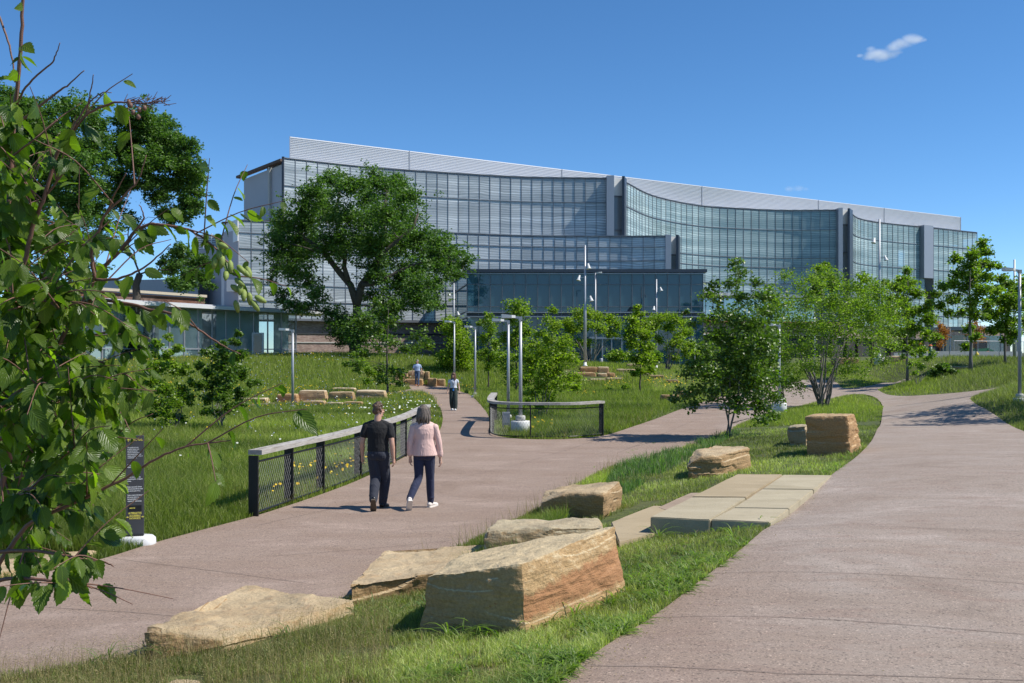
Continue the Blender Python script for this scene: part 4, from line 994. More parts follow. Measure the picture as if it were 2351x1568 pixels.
# ------------------------------------------------------------ rail fences
def rail_fence(pts, hgt_, posts, label, mesh_mat, lean=0.0, every=1, far=None):
    """pts: plan points along the rail; posts: indices"""
    t = empty("rail_fence", (pts[0].x, pts[0].y, g1(pts[0].x, pts[0].y)), label, "fence")
    P3 = [Vector((p.x, p.y, g1(p.x, p.y))) for p in pts]
    rail = MB(); tr = MB(); br = MB(); net = MB()
    n = len(P3)
    def nv(i):
        d = (P3[min(i + 1, n - 1)] - P3[max(i - 1, 0)]); d.z = 0; d.normalize(); return Vector((d.y, -d.x, 0))
    c = []
    for i, p in enumerate(P3):
        nn_ = nv(i); a = p + Vector((0, 0, hgt_))
        c.append([a - nn_ * .13 + Vector((0, 0, -.075)), a + nn_ * .10 + Vector((0, 0, -.075)), a + nn_ * .10, a - nn_ * .13])
    vs = [v for q in c for v in q]; fs = [(4 * i + k, 4 * i + 4 + k, 4 * i + 4 + (k + 1) % 4, 4 * i + (k + 1) % 4) for i in range(n - 1) for k in range(4)]
    fs = [f[::-1] for f in fs]
    rail.add(vs, fs + [(0, 1, 2, 3), (4 * n - 1, 4 * n - 2, 4 * n - 3, 4 * n - 4)])
    rail.build("timber_rail", M["timber"], t)
    for i in range(n - 1):
        tr.tube([P3[i] + Vector((0, 0, hgt_ - .19)), P3[i + 1] + Vector((0, 0, hgt_ - .19))], .017, 6, i in (0, n - 2))
        br.tube([P3[i] + Vector((0, 0, .07)), P3[i + 1] + Vector((0, 0, .07))], .017, 6, i in (0, n - 2))
    tr.build("top_wire_bar", M["black"], t); br.build("bottom_wire_bar", M["black"], t)
    for i in posts:
        p = P3[i]; nn_ = nv(i); a = math.atan2(nn_.y, nn_.x)
        MB().box((p.x - nn_.x * .04, p.y - nn_.y * .04, p.z + hgt_ / 2 - .08), (.16, .035, hgt_ - .02), a).build("post", M["black"], t)
    # woven wire mesh
    s = [0]
    for i in range(n - 1): s.append(s[-1] + (P3[i + 1] - P3[i]).length)
    L = s[-1]; H0, H1 = .08, hgt_ - .20
    def pos(u, v):
        u = min(max(u, 0), L); i = min(max(np.searchsorted(s, u) - 1, 0), n - 2); f = (u - s[i]) / (s[i + 1] - s[i]); q = P3[i].lerp(P3[i + 1], f); return q + Vector((0, 0, v))
    pitch = .085; hh = H1 - H0; run = hh * .62
    u = -run
    while u < L:
        for sgn in (1, -1):
            a, b = (u, u + run) if sgn == 1 else (u + run, u)
            v0, v1 = H0, H1; ua, ub = a, b
            lo, hi = 0, 1
            # clip to the panel
            ts = [(0 - a) / (b - a), (L - a) / (b - a)]; t0, t1 = max(0, min(ts)), min(1, max(ts))
            if t1 - t0 < .02: continue
            net.tube([pos(a + (b - a) * tt, H0 + hh * tt) for tt in ((t0, (t0 + t1) / 2, t1) if L > 3 else (t0, t1))], .0022, 3, False)
        u += pitch
    net.build("wire_mesh", mesh_mat, t)
    return t
fp = [GP(x, y) for x, y in [(592, 1188), (700, 1148), (793, 1114), (860, 1086), (905, 1066), (940, 1045), (962, 1028), (984, 1010)]]
fr_, fs_ = arc_pts([(p.x - .03, p.y) for p in fp], 1.0)
fv = [Vector(p) for p in arc_pts([(p.x - .03, p.y) for p in fp], .7)[0]]
npst = len(fv)
rail_fence(fv, 1.06, [int(round(i)) for i in np.linspace(0, npst - 1, 10)], "long curving fence with weathered timber rail and black wire mesh left of the walkers", M["wiregal"])
# curved enclosure rail: bends round the lamp bed
cp = [GP(x, y) for x, y in [(1134, 968), (1126, 988), (1133, 1002), (1180, 1007), (1250, 1008), (1320, 1007), (1383, 1001)]]
cv = [Vector(p) for p in arc_pts([(p.x, p.y) for p in cp], .3)[0]]
nc = len(cv)
rail_fence(cv, 1.10, [0, int(nc * .36), int(nc * .52), int(nc * .75), nc - 1], "short curved fence with pale timber rail around the lamp post bed", M["wiregal"])
g = GP(1162, 990); t = empty("utility_box", g, "small grey metal utility box standing by the rear lamp post in the enclosure", "utility box")
MB().box((g.x, g.y, g.z + .42), (.26, .2, .42)).build("cabinet", M["pole"], t); MB().box((g.x, g.y - .11, g.z + .44), (.20, .02, .32)).build("door", M["alu"], t)
mb = MB(); mb.box((g.x + .1, g.y, g.z + .12), (.05, .05, .4)); mb.box((g.x - .1, g.y, g.z + .12), (.05, .05, .4)); mb.build("legs", M["pole"], t)

# ------------------------------------------------------------ trail sign
g = GP(308, 1252); gsc = g.y / F
sg = empty("trail_sign", g, "tall narrow dark grey trail sign with yellow and white lettering on a white stone foot", "sign")
x0, x1 = (289 - CX) * gsc, (327 - CX) * gsc; zb, zt_ = EYE - (1238 - HY) * gsc, EYE - (1001 - HY) * gsc
w_ = x1 - x0; h_ = zt_ - zb; yaw = R(14)
def sgp(u, v, d=0.0):     # u across 0..1, v up 0..1 on the panel face
    return Vector((x0 + u * w_ * 1.02 * math.cos(yaw) + d * math.sin(yaw), g.y + u * w_ * math.sin(yaw) - d * math.cos(yaw), zb + v * h_))
grey = simple("sign_grey", (0.055, 0.055, 0.058), 0.55, 0, 0.06)
yel = simple("sign_yellow", (0.78, 0.66, 0.10), 0.6, 0, 0.02); wht = simple("sign_white", (0.75, 0.75, 0.73), 0.6, 0, 0.02)
a, b = sgp(0, 0), sgp(1, 0)
nb = Vector((math.sin(yaw), -math.cos(yaw), 0)) * -.05
mb = MB(); mb.hexa([a, b, b + nb, a + nb] + [q + Vector((0, 0, h_)) for q in (a, b, b + nb, a + nb)]); mb.build("panel", grey, sg)
cc = (a + b) / 2 + nb * .5
mb = MB()
pr = [(0.27, -.08), (0.30, 0.0), (0.29, .07), (.25, .095)]
vs = []; nS = 28
for r_, zz in pr:
    for kq in range(nS):
        tq = 2 * math.pi * kq / nS; ex = 1.0
        vs.append((cc.x + r_ * .92 * math.copysign(abs(math.cos(tq)) ** .7, math.cos(tq)), cc.y + r_ * .55 * math.copysign(abs(math.sin(tq)) ** .7, math.sin(tq)), g.z + zz * 1.25))
mb.add(vs, [(i * nS + q, i * nS + (q + 1) % nS, (i + 1) * nS + (q + 1) % nS, (i + 1) * nS + q) for i in range(3) for q in range(nS)] + [tuple(range(3 * nS, 4 * nS))])
mb.build("stone_foot", M["white"], sg, True)
MB().box((cc.x - .02, cc.y, g.z + .125), (.26, .13, .02), yaw).build("foot_plate", M["black"], sg)
def text(s, u, v, size, mat, name, align='LEFT', squeeze=1.0, bold=0.0):
    cu = bpy.data.curves.new("lettering", 'FONT'); cu.body = s; cu.size = size; cu.align_x = align; cu.align_y = 'TOP'; cu.offset = bold; cu.resolution_u = 3; cu.space_line = 0.98; cu.fill_mode = 'FRONT'
    ob = bpy.data.objects.new("tmp", cu); COL.objects.link(ob); dg = bpy.context.evaluated_depsgraph_get(); dg.update()
    me = bpy.data.meshes.new_from_object(ob.evaluated_get(dg)); bpy.data.objects.remove(ob)
    p = sgp(u, v, .004)
    me.transform(Matrix.Translation(p) @ Matrix.Rotation(yaw, 4, 'Z') @ Matrix.Rotation(R(90), 4, 'X') @ Matrix.Diagonal((squeeze, 1, 1, 1)))
    link(name, me, mat, sg)
def sarrow(u, v, dirn, sc=.022):
    if dirn == 'U': q = [(0, -1), (0, 1)], [(-.7, .2), (0, 1)], [(.7, .2), (0, 1)]
    elif dirn == 'L': q = [(1, 0), (-1, 0)], [(-.2, .7), (-1, 0)], [(-.2, -.7), (-1, 0)]
    else: q = [(-1, 0), (1, 0)], [(.2, .7), (1, 0)], [(.2, -.7), (1, 0)]
    mb = MB()
    for (ax, ay), (bx, by) in q: mb.beam(sgp(u + ax * sc / w_, v + ay * sc / h_, .005), sgp(u + bx * sc / w_, v + by * sc / h_, .005), .004, .009)
    mb.build("arrow", yel, sg)
text("SCENIC TRAIL", .22, .972, .036, yel, "title_lettering", 'LEFT', .72, .0012); sarrow(.13, .957, 'U', .017)
text("This stonedust path winds\nthrough the meadow to the\noaks stand and has been\nrestored. It immerses you in\nnatural plantings and stormwater\nchannels, expressing Ford's focus on\nsustainable landscapes.", .09, .895, .0235, wht, "body_lettering", 'LEFT', .56, .0004)
text("For your safety and\nenjoyment:", .09, .725, .026, wht, "body_lettering", 'LEFT', .7, .0008)
text("Watch your step on the\nstonedust path and stepping\nstones.", .09, .61, .0275, wht, "body_lettering", 'LEFT', .62, .0006)
text("Keep an eye out for diverse\nplant and animal life that share\nthis natural space with us.", .09, .515, .0275, wht, "body_lettering", 'LEFT', .58, .0006)
text("Help us preserve the beauty of\nthis area by staying on\ndesignated paths and\nrespecting the environment.", .09, .435, .0275, wht, "body_lettering", 'LEFT', .58, .0006)
mb = MB(); mb.hexa([sgp(.14, .27, .0), sgp(.88, .27, .0), sgp(.88, .27, .004), sgp(.14, .27, .004), sgp(.14, .325, .0), sgp(.88, .325, .0), sgp(.88, .325, .004), sgp(.14, .325, .004)]); mb.build("closure_plate", M["black"], sg)
text("seasonal closure", .51, .312, .031, yel, "closure_lettering", 'CENTER', .68, .0006)
text("ALTERNATIVE\nACCESSIBLE\nPATHWAYS", .51, .262, .036, yel, "pathway_lettering", 'CENTER', .74, .0012)
sarrow(.10, .212, 'L', .013); sarrow(.93, .212, 'R', .013)

# ------------------------------------------------------------ far things on the right
g = on_ground(2243, 84); hy = empty("fire_hydrant", g, "yellow fire hydrant in the tall grass near the concrete barriers", "hydrant")
ym = simple("hydrant_yellow", (0.62, 0.46, 0.03), 0.5)
k_ = 1.0
MB().lathe((g.x, g.y, g.z), [(.2, 0), (.2, .06), (.13, .08), (.13, .55), (.17, .58), (.17, .62), (.12, .75), (.05, .82), (.05, .88)], 16).build("barrel", ym, hy, True)
mb = MB(); mb.tube([(g.x - .3, g.y, g.z + .45), (g.x + .3, g.y, g.z + .45)], .08, 10); mb.build("side_nozzles", ym, hy); MB().tube([(g.x, g.y - .1, g.z + .45), (g.x, g.y - .28, g.z + .45)], .12, 12).build("pumper_nozzle", M["pole"], hy)
for i, (xa, xb, Y, lb) in enumerate([(2120, 2178, 98, "concrete traffic barrier behind the thin trunked tree"), (2180, 2238, 98.5, "concrete traffic barrier behind the yellow hydrant"), (2240, 2292, 99, "concrete traffic barrier between hydrant and the thin right trees"), (2294, 2346, 99.5, "concrete traffic barrier at the right picture edge"),
                                     (2052, 2116, 98, "concrete traffic barrier by the round mast base")]):
    a, b = px(xa, Y), px(xb, Y); z = g1((a[0] + b[0]) / 2, Y); t = MB()
    pr = [(-.3, 0), (-.3, .1), (-.12, .35), (-.08, .95), (.08, .95), (.12, .35), (.3, .1), (.3, 0)]
    vs = [(xx, Y + p, z - .1 + q) for xx in (a[0], b[0]) for p, q in pr]
    t.add(vs, [(k, (k + 1) % 8, 8 + (k + 1) % 8, 8 + k) for k in range(8)] + [tuple(range(7, -1, -1)), tuple(range(8, 16))])
    t.build("traffic_barrier", M["conc"], label=lb, cat="barrier", group="concrete barriers round the works yard")
a, b = px(2190, 104), px(2351, 108); cf = empty("chain_link_fence", (a[0], 104, g1(*a)), "grey chain link fence behind the concrete barriers", "fence"); mb = MB(); nt_ = MB()
for k in range(7):
    t = k / 6; x = a[0] + (b[0] - a[0]) * t; y = 104 + 4 * t; z = g1(x, y); mb.tube([(x, y, z - .1), (x, y, z + 2)], .04, 6)
mb.tube([(a[0], 104, g1(*a) + 2), (b[0], 108, g1(*b) + 2)], .03, 6); mb.build("posts", M["pole"], cf)
for k in range(70):
    t = k / 70; x = a[0] + (b[0] - a[0]) * t; y = 104 + 4 * t; z = g1(x, y)
    for s in (.25, -.25): nt_.tube([(x, y, z), (x + s * 2.4, y, z + 2)], .006, 3, False)
nt_.build("wire_mesh", M["wiregal"], cf)
org = simple("safety_orange", (0.70, 0.16, 0.04), 0.6); grn = simple("machine_green", (0.02, 0.22, 0.08), 0.5)
mb = MB()
def drum(x, Y, lb):
    g = on_ground(x, Y); t = empty("traffic_drum", g, lb, "traffic drum", "orange traffic drums in the works yard")
    MB().lathe(g, [(.3, 0), (.3, .08), (.25, .1), (.22, .95), (.1, 1.0)], 14).build("drum_body", org, t, True)
    MB().lathe((g.x, g.y, g.z + .35), [(.247, 0), (.243, .14)], 14).build("white_band", M["white"], t, True); MB().lathe((g.x, g.y, g.z + .68), [(.238, 0), (.234, .12)], 14).build("white_band", M["white"], t, True)
for x, Y, lb in [(2130, 104, "orange drum left of the thin trunked tree"), (2146, 108, "orange drum right behind the thin trunked tree"), (2110, 106, "orange drum behind the green posts"), (2268, 112, "orange drum beside the green loader"), (2200, 110, "orange drum between the rusty maples")]: drum(x, Y, lb)
g = on_ground(2262, 118); ld = empty("compact_loader", g, "small green compact loader parked in the works yard", "loader")
MB().hexa([(g.x - 1.2, g.y, g.z + .5), (g.x + 1.3, g.y, g.z + .5), (g.x + 1.3, g.y + 1.4, g.z + .5), (g.x - 1.2, g.y + 1.4, g.z + .5), (g.x - 1.1, g.y, g.z + 1.3), (g.x + .5, g.y, g.z + 1.4), (g.x + .5, g.y + 1.4, g.z + 1.4), (g.x - 1.1, g.y + 1.4, g.z + 1.3)]).build("body", grn, ld)
mb = MB(); mb.box((g.x - .3, g.y + .7, g.z + 1.8), (1.1, 1.3, .9)); mb.build("cab", M["dark"], ld); mb = MB(); mb.beam((g.x + .3, g.y, g.z + 1.3), (g.x + 1.9, g.y, g.z + .6), .12, .2); mb.box((g.x + 2.1, g.y + .7, g.z + .45), (.5, 1.7, .6)); mb.build("loader_bucket", grn, ld)
for s in (-.75, .8): MB().tube([(g.x + s, g.y - .2, g.z + .42), (g.x + s, g.y + .1, g.z + .42)], .42, 16).build("wheel", M["black"], ld)
for x, Y, lb in [(2114, 80, "green bollard post left of the pair"), (2136, 82, "green bollard post right of the pair")]:
    g = on_ground(x, Y); t = empty("bollard", g, lb, "bollard", "green bollards"); MB().lathe(g, [(.16, -.1), (.16, 1.15)], 12).build("post", simple("dark_green_paint", (.02, .09, .045), .5), t, True); MB().lathe((g.x, g.y, g.z + 1.15), [(.17, 0), (.15, .1), (.05, .14)], 12).build("cap", org, t, True)
g = on_ground(2230, 118); cs = empty("canopy_shelter", tuple(px(2215, 128)) + (1.9,), "flat roofed grey entrance canopy at the far right end of the long building", "canopy"); zc = P(0, 756, 128).z
a, b = px(2165, 126), px(2345, 130)
MB().beam((a[0], 126, zc), (b[0], 130, zc), 8, .45).build("canopy_roof", M["alu"], cs)
mb = MB()
for k in range(6): x = a[0] + (b[0] - a[0]) * k / 5; mb.tube([(x, 124 + k * .6, 1), (x, 124 + k * .6, zc)], .11, 8)
mb.build("columns", M["pole"], cs); MB().beam((a[0] + 2, 131, 3.2), (b[0], 135, 3.2), .3, 3.4).build("glazed_wall", tin, cs)
g = on_ground(1380, 100); t = empty("bollard", g, "steel bollard beside the annex entrance", "bollard"); MB().lathe(g, [(.18, -.1), (.18, 1.1), (.14, 1.15)], 12).build("post", M["pole"], t, True); MB().lathe((g.x, g.y, g.z + .8), [(.19, 0), (.19, .06)], 12).build("band", M["conc"], t, True)
# a low kerb wall on the right lawn
a, b = on_ground(2150, 90), on_ground(2235, 90); MB().beam((a.x, 90, a.z + .12), (b.x, 90, b.z + .12), .3, .35).build("kerb", M["conc"], label="low pale concrete kerb in the grass beside the hydrant", cat="kerb")
# ------------------------------------------------------------ people
def skinmat(name, c): 
    m = simple(name, c, 0.5, 0, 0.06, 12); b = m.node_tree.nodes["Principled BSDF"]; b.inputs['Subsurface Weight'].default_value = 0.08; b.inputs['Subsurface Radius'].default_value = (.02, .008, .005); return m
skin = skinmat("fair_skin", (0.50, 0.285, 0.20)); skin2 = skinmat("light_skin", (0.53, 0.32, 0.235))
def fabric(name, c, r=0.85, b_=0.004, sc=9, var=.12): 
    m = simple(name, c, r, 0, var, sc)
    nt = m.node_tree; b = nt.nodes["Principled BSDF"]; v = coords(nt, scale=(1, 1, .55)); bump(nt, b, noisen(nt, v, 9, 3, .55, 1.2), 0.05, 0.45); b.inputs['Sheen Weight'].default_value = 0.1
    return m
def hairmat(name, a, b_):
    m, nt, b, o = newmat(name); v = coords(nt, scale=(26, 26, 2.2)); n = noisen(nt, v, 3, 4, .6, .4)
    nt.links.new(ramp(nt, n, [(.35, a), (.68, b_)]), b.inputs['Base Color']); b.inputs['Roughness'].default_value = .5; bump(nt, b, n, .012, .9); return m

def loft(mb, secs, n=16):
    """secs: (centre, rx, ry, yaw) ellipse cross-sections stacked along a path"""
    vs = []
    for i, (c, rx, ry) in enumerate(secs):
        c = Vector(c); a = Vector(secs[max(i - 1, 0)][0]); b = Vector(secs[min(i + 1, len(secs) - 1)][0]); d = (b - a).normalized()
        X = Vector((1, 0, 0)); X = (X - d * X.dot(d))
        X = X.normalized() if X.length > .2 else Vector((0, 0, 1)); Y_ = d.cross(X)
        for k in range(n):
            t = 2 * math.pi * k / n; vs.append(c + X * math.cos(t) * rx + Y_ * math.sin(t) * ry)
    m = len(secs)
    fs = [(i * n + k, i * n + (k + 1) % n, (i + 1) * n + (k + 1) % n, (i + 1) * n + k) for i in range(m - 1) for k in range(n)] + [tuple(range(n - 1, -1, -1)), tuple(range((m - 1) * n, m * n))]
    return mb.add(vs, fs)
def ball(mb, c, r, n=12):
    c = Vector(c); r = Vector(r) if hasattr(r, '__len__') else Vector((r, r, r)); vs = []; m = n // 2 + 1
    for i in range(1, m):
        th = math.pi * i / m
        for k in range(n): ph = 2 * math.pi * k / n; vs.append(c + Vector((r.x * math.sin(th) * math.cos(ph), r.y * math.sin(th) * math.sin(ph), r.z * math.cos(th))))
    vs += [c + Vector((0, 0, r.z)), c - Vector((0, 0, r.z))]; a, b = len(vs) - 2, len(vs) - 1
    fs = [(i * n + k, (i + 1) * n + k, (i + 1) * n + (k + 1) % n, i * n + (k + 1) % n) for i in range(m - 2) for k in range(n)]
    fs += [(a, k, (k + 1) % n) for k in range(n)] + [(b, (m - 2) * n + (k + 1) % n, (m - 2) * n + k) for k in range(n)]
    return mb.add(vs, fs)
def fuse(mb, name, mat, parent, vox, T, smooth=4, sf=.5):
    """merge the overlapping volumes into ONE continuous surface"""
    me = bpy.data.meshes.new("t"); me.from_pydata([tuple(v) for v in mb.v], [], mb.f); me.update()
    o = bpy.data.objects.new("t", me); COL.objects.link(o)
    r = o.modifiers.new("r", 'REMESH'); r.mode = 'VOXEL'; r.voxel_size = vox
    s = o.modifiers.new("s", 'SMOOTH'); s.factor = sf; s.iterations = smooth
    dg = bpy.context.evaluated_depsgraph_get(); dg.update(); m2 = bpy.data.meshes.new_from_object(o.evaluated_get(dg)); bpy.data.objects.remove(o)
    m2.name = name; m2.materials.clear(); m2.transform(T); return link(name, m2, mat, parent, True)
def limb(mb, pts, rad, n=12, flat=1.0):
    """smoothly sampled tapering limb through its joints"""
    P_ = [Vector(p) for p in pts]; q = []
    E = [P_[0] * 2 - P_[1]] + P_ + [P_[-1] * 2 - P_[-2]]; rr = [rad[0]] + list(rad) + [rad[-1]]
    for i in range(1, len(E) - 2):
        for t in (0, .25, .5, .75):
            a, b, c, d = E[i - 1], E[i], E[i + 1], E[i + 2]
            v = .5 * ((2 * b) + (c - a) * t + (2 * a - 5 * b + 4 * c - d) * t * t + (3 * b - a - 3 * c + d) * t ** 3)
            q.append((v, (rr[i] * (1 - t) + rr[i + 1] * t), (rr[i] * (1 - t) + rr[i + 1] * t) * flat))
    q.append((P_[-1], rad[-1], rad[-1] * flat)); loft(mb, q, n)
    for p, r in ((P_[0], rad[0]), (P_[-1], rad[-1])): ball(mb, p, r * .98, 10)
def hand(mb, w, down, palm_n, side, s=1.0):
    """w: wrist, down: direction of the fingers, palm_n: palm normal, side: thumb side direction"""
    w = Vector(w); d = Vector(down).normalized(); n = Vector(palm_n).normalized(); t = Vector(side).normalized()
    limb(mb, [w, w + d * .035 * s, w + d * .085 * s], [.023 * s, .027 * s, .028 * s], 10, 1.0)
    for k in range(4):
        off = (k - 1.5) * .0175 * s; L = (.070, .080, .076, .060)[3 - k if True else k] * s; cl = .22 + .1 * k
        a = w + d * .085 * s + t * -off; b = a + (d + n * cl * .5).normalized() * L * .45; c = b + (d + n * cl * 1.8).normalized() * L * .32; e = c + (d * .7 + n * cl * 3).normalized() * L * .25
        limb(mb, [a - d * .02 * s, b, c, e], [.0098 * s, .0092 * s, .0085 * s, .007 * s], 8)
    a = w + d * .03 * s + t * .022 * s; limb(mb, [a, a + (d * .6 + t * .55 + n * .2) * .035 * s, a + (d * 1.3 + t * .75 + n * .5) * .05 * s], [.0125 * s, .011 * s, .0085 * s], 8)
def shoe(T, ankle, fwd, pitch, mat, sole, parent, L=.29, h=.11, high=False):
    """fwd: horizontal toe direction (yaw), pitch>0: heel raised"""
    M3 = T @ Matrix.Translation(Vector(ankle)) @ Matrix.Rotation(fwd, 4, 'Z') @ Matrix.Rotation(-pitch, 4, 'X')
    up = MB(); loft(up, [((0, -.075, -.045), .034, .030), ((0, -.05, -.03), .040, .045), ((0, 0, -.028), .043, .045), ((0, .06, -.045), .047, .034), ((0, .12, -.055), .050, .025), ((0, .165, -.06), .046, .020), ((0, .19, -.062), .03, .014)], 14)
    limb(up, [(0, -.02, -.03), (0, -.015, .02 if high else .0)], [.043, .044 if high else .04], 12)
    o = fuse(up, "shoe", mat, parent, .009, M3, 3)
    sl_ = MB()
    pr = [(-.085, .030), (-.06, .040), (0, .042), (.06, .047), (.12, .052), (.17, .046), (.20, .028)]
    poly = [(r, y) for y, r in pr] + [(-r, y) for y, r in pr[::-1]]
    sl_.prism(poly, -.092, -.064)
    me = bpy.data.meshes.new("sole"); me.from_pydata(sl_.v, [], sl_.f); me.transform(M3)
    link("sole", me, sole, o)
    return o

def person(name, org, yaw, J, cl, label, vox=.0075, scale=1.0):
    """J: joints in metres, body frame: x right of the walker's back view, y forward, z up"""
    root = empty(name, org, label, "person")
    T = Matrix.Translation(Vector(org)) @ Matrix.Rotation(yaw, 4, 'Z') @ Matrix.Scale(scale, 4)
    fem = cl.get('fem', False); sw = cl.get('sw', 1.0)
    b = MB()
    hd, nk = Vector(J['head']), Vector(J['neck']); hy_ = cl.get('headyaw', 0)
    HM = Matrix.Translation(hd) @ Matrix.Rotation(hy_, 4, 'Z') @ Matrix.Scale(cl.get('headscale', 1.08), 4)
    def hp(x, y, z): return HM @ Vector((x, y, z))
    # skull, jaw, face
    ball(b, hp(0, -.012, .02), (.074, .092, .098), 18); ball(b, hp(0, .02, -.045), (.058, .07, .07), 14); ball(b, hp(0, .058, -.088), (.030, .030, .026), 10)
    loft(b, [(hp(0, .088, .012), .009, .008), (hp(0, .103, -.022), .013, .012), (hp(0, .088, -.036), .015, .010)], 8)
    for s in (-1, 1): ball(b, hp(s * .076, .0, -.012), (.010, .020, .031), 10); ball(b, hp(s * .03, .082, .0), (.014, .008, .009), 8); ball(b, hp(s * .045, .055, -.03), (.02, .02, .02), 8)
    ball(b, hp(0, .088, -.058), (.024, .009, .007), 8)
    limb(b, [nk - Vector((0, 0, .05)), nk, hd + Vector((0, -.015, -.06))], [.068 * (.9 if fem else 1), .061 * (.86 if fem else 1), .058 * (.86 if fem else 1)], 14)
    sh = J['sh']; hip = J['hip']; S = [Vector(s) for s in sh]; Hp = [Vector(h) for h in hip]
    mid = (S[0] + S[1]) / 2; ph = (Hp[0] + Hp[1]) / 2
    def torso(m, g=0.0, top=None, bot=0.0, wst=1.0, hem=0.0):
        prof = [(0.0, .150, .095), (.18, .145 * wst, .100), (.42, .150 if not fem else .125, .098), (.65, .170 if not fem else .148, .108), (.85, .178 if not fem else .155, .10), (.97, .14, .08), (1.05, .08, .06)]
        loft(m, [(ph.lerp(mid, t) + Vector((0, 0, .02)), rx * sw + g, ry + g) for t, rx, ry in prof if t >= bot], 20)
    torso(b); ball(b, ph, (.155 * sw, .115, .11), 16)
    A = {}
    for i, k in enumerate(('l', 'r')):
        e, w = Vector(J['el' + k]), Vector(J['wr' + k]); s_ = S[i]
        limb(b, [s_ - Vector((0, 0, .03)), s_.lerp(e, .5), e, e.lerp(w, .35), w], [x * cl.get('arm', 1) for x in (.050, .047, .039, .040, .025)], 12)
        sx_ = -1 if i == 0 else 1
        hand(b, w, (w - e).normalized() + Vector(J.get('hd' + k, (0, 0, 0))), Vector((-sx_, .15, 0)), Vector((0, 1, 0)), cl.get('hs', 1.0))
        kn, an = Vector(J['kn' + k]), Vector(J['an' + k])
        cf = (kn - an).normalized()
        limb(b, [Hp[i], Hp[i].lerp(kn, .5), kn, kn.lerp(an, .35) - Vector((0, .012, 0)), an], [.088, .075, .055, .054, .036], 14)
        limb(b, [an, an + Vector((0, .03, -.03))], [.035, .03], 10)
    body = fuse(b, "body", cl['skin'], root, vox * .8, T, 3)
    # hair
    h = MB()
    if cl['hair'] == 'short':
        ball(h, hp(0, -.018, .036), (.082, .095, .094), 18); ball(h, hp(0, -.055, -.01), (.066, .055, .065), 14)
        for s in (-1, 1): ball(h, hp(s * .068, -.022, .012), (.018, .04, .045), 10)
        rr = random.Random(5)
        for _ in range(46):
            th, ph_ = rr.uniform(0, 6.28), rr.uniform(0, 1.25); d_ = Vector((math.sin(ph_) * math.cos(th), math.sin(ph_) * math.sin(th), math.cos(ph_)))
            if d_.y > .55 and d_.z < .55: continue
            p = Vector((d_.x * .080, d_.y * .092 - .018, d_.z * .092 + .036)); limb(h, [hp(*(p * .96)), hp(*(p + d_ * .003 + Vector((.006, .004, .0))))], [.014, .009], 6)
    elif cl['hair'] == 'bob':
        ball(h, hp(0, -.018, .026), (.084, .100, .100), 18)
        for a_ in np.linspace(-2.5, 2.5, 23):
            x = math.sin(a_) * .083; y = -math.cos(a_) * .088 - .018; rr = random.Random(int(a_ * 100)); dz = rr.uniform(-.02, .015)
            limb(h, [hp(x * .85, y * .9, .055), hp(x * 1.02, y * 1.05, -.02), hp(x * 1.14 + rr.uniform(-.012, .012), y * 1.15, -.095 + dz), hp(x * 1.0 + rr.uniform(-.02, .035), y * 1.08, -.175 + dz * 1.6)], [.026, .027, .022, .007], 8)
    else:
        ball(h, hp(0, -.018, .030), (.085, .100, .098), 16)
        for a_ in np.linspace(-2.35, 2.35, 17):
            x = math.sin(a_) * .078; y = -math.cos(a_) * .08 - .018; rr = random.Random(int(a_ * 77))
            limb(h, [hp(x * .95, y, .05), hp(x * 1.1, y * 1.08, -.05), hp(x * 1.2, y * 1.1 + .01, -.17), hp(x * 1.1, y * 1.1 + .02, -.25 + rr.uniform(-.02, .02))], [.026, .026, .022, .010], 8)
    fuse(h, "hair", cl['hairmat'], root, .0065, T, 1)
    # trousers
    p = MB(); tw = cl.get('trouser', (1.15, 1.25, 1.3, 1.5))
    ball(p, ph + Vector((0, -.005, .015)), (.165 * sw, .128, .125), 18); loft(p, [(ph + Vector((0, 0, .0)), .162 * sw, .12), (ph.lerp(mid, .2) + Vector((0, 0, .02)), .155 * sw, .112)], 18)
    for s in (-1, 1): ball(p, ph + Vector((s * .07, -.055, -.02)), (.085, .075, .09), 14)
    for i, k in enumerate(('l', 'r')):
        kn, an = Vector(J['kn' + k]), Vector(J['an' + k])
        e = an.lerp(kn, -.02) if cl.get('long') else an.lerp(kn, .03)
        limb(p, [Hp[i], Hp[i].lerp(kn, .45), kn, kn.lerp(an, .45), e], [.092 * tw[0], .080 * tw[1], .061 * tw[2], .054 * tw[3], .044 * tw[3]], 16)
        for q in (.93, .80, .1): c = Hp[i].lerp(kn, .93) if q == .93 else kn.lerp(an, q); ball(p, c + Vector((.012 * (1 if i else -1), -.01, 0)), (.047 * tw[3], .05 * tw[3], .014), 10)
    fuse(p, "trousers", cl['tmat'], root, vox, T, 3)
    # top
    t = MB(); gg = cl.get('ease', .018); lowt = cl.get('low', .12)
    prof = [(lowt - .02, .168, .122), (lowt, .170, .124), (.30, .163 if not fem else .150, .118), (.48, .163 if not fem else .142, .115), (.68, .182 if not fem else .162, .122), (.85, .188 if not fem else .17, .112), (.97, .150, .088), (1.05, .088, .072), (1.075, .070, .064)]
    fl_ = cl.get('flare', 0)
    loft(t, [(ph.lerp(mid, q) + Vector((0, 0, .02)), rx * sw + gg - .015 + fl_ * max(0, .5 - q), ry + gg - .015 + fl_ * .6 * max(0, .5 - q)) for q, rx, ry in prof], 22)
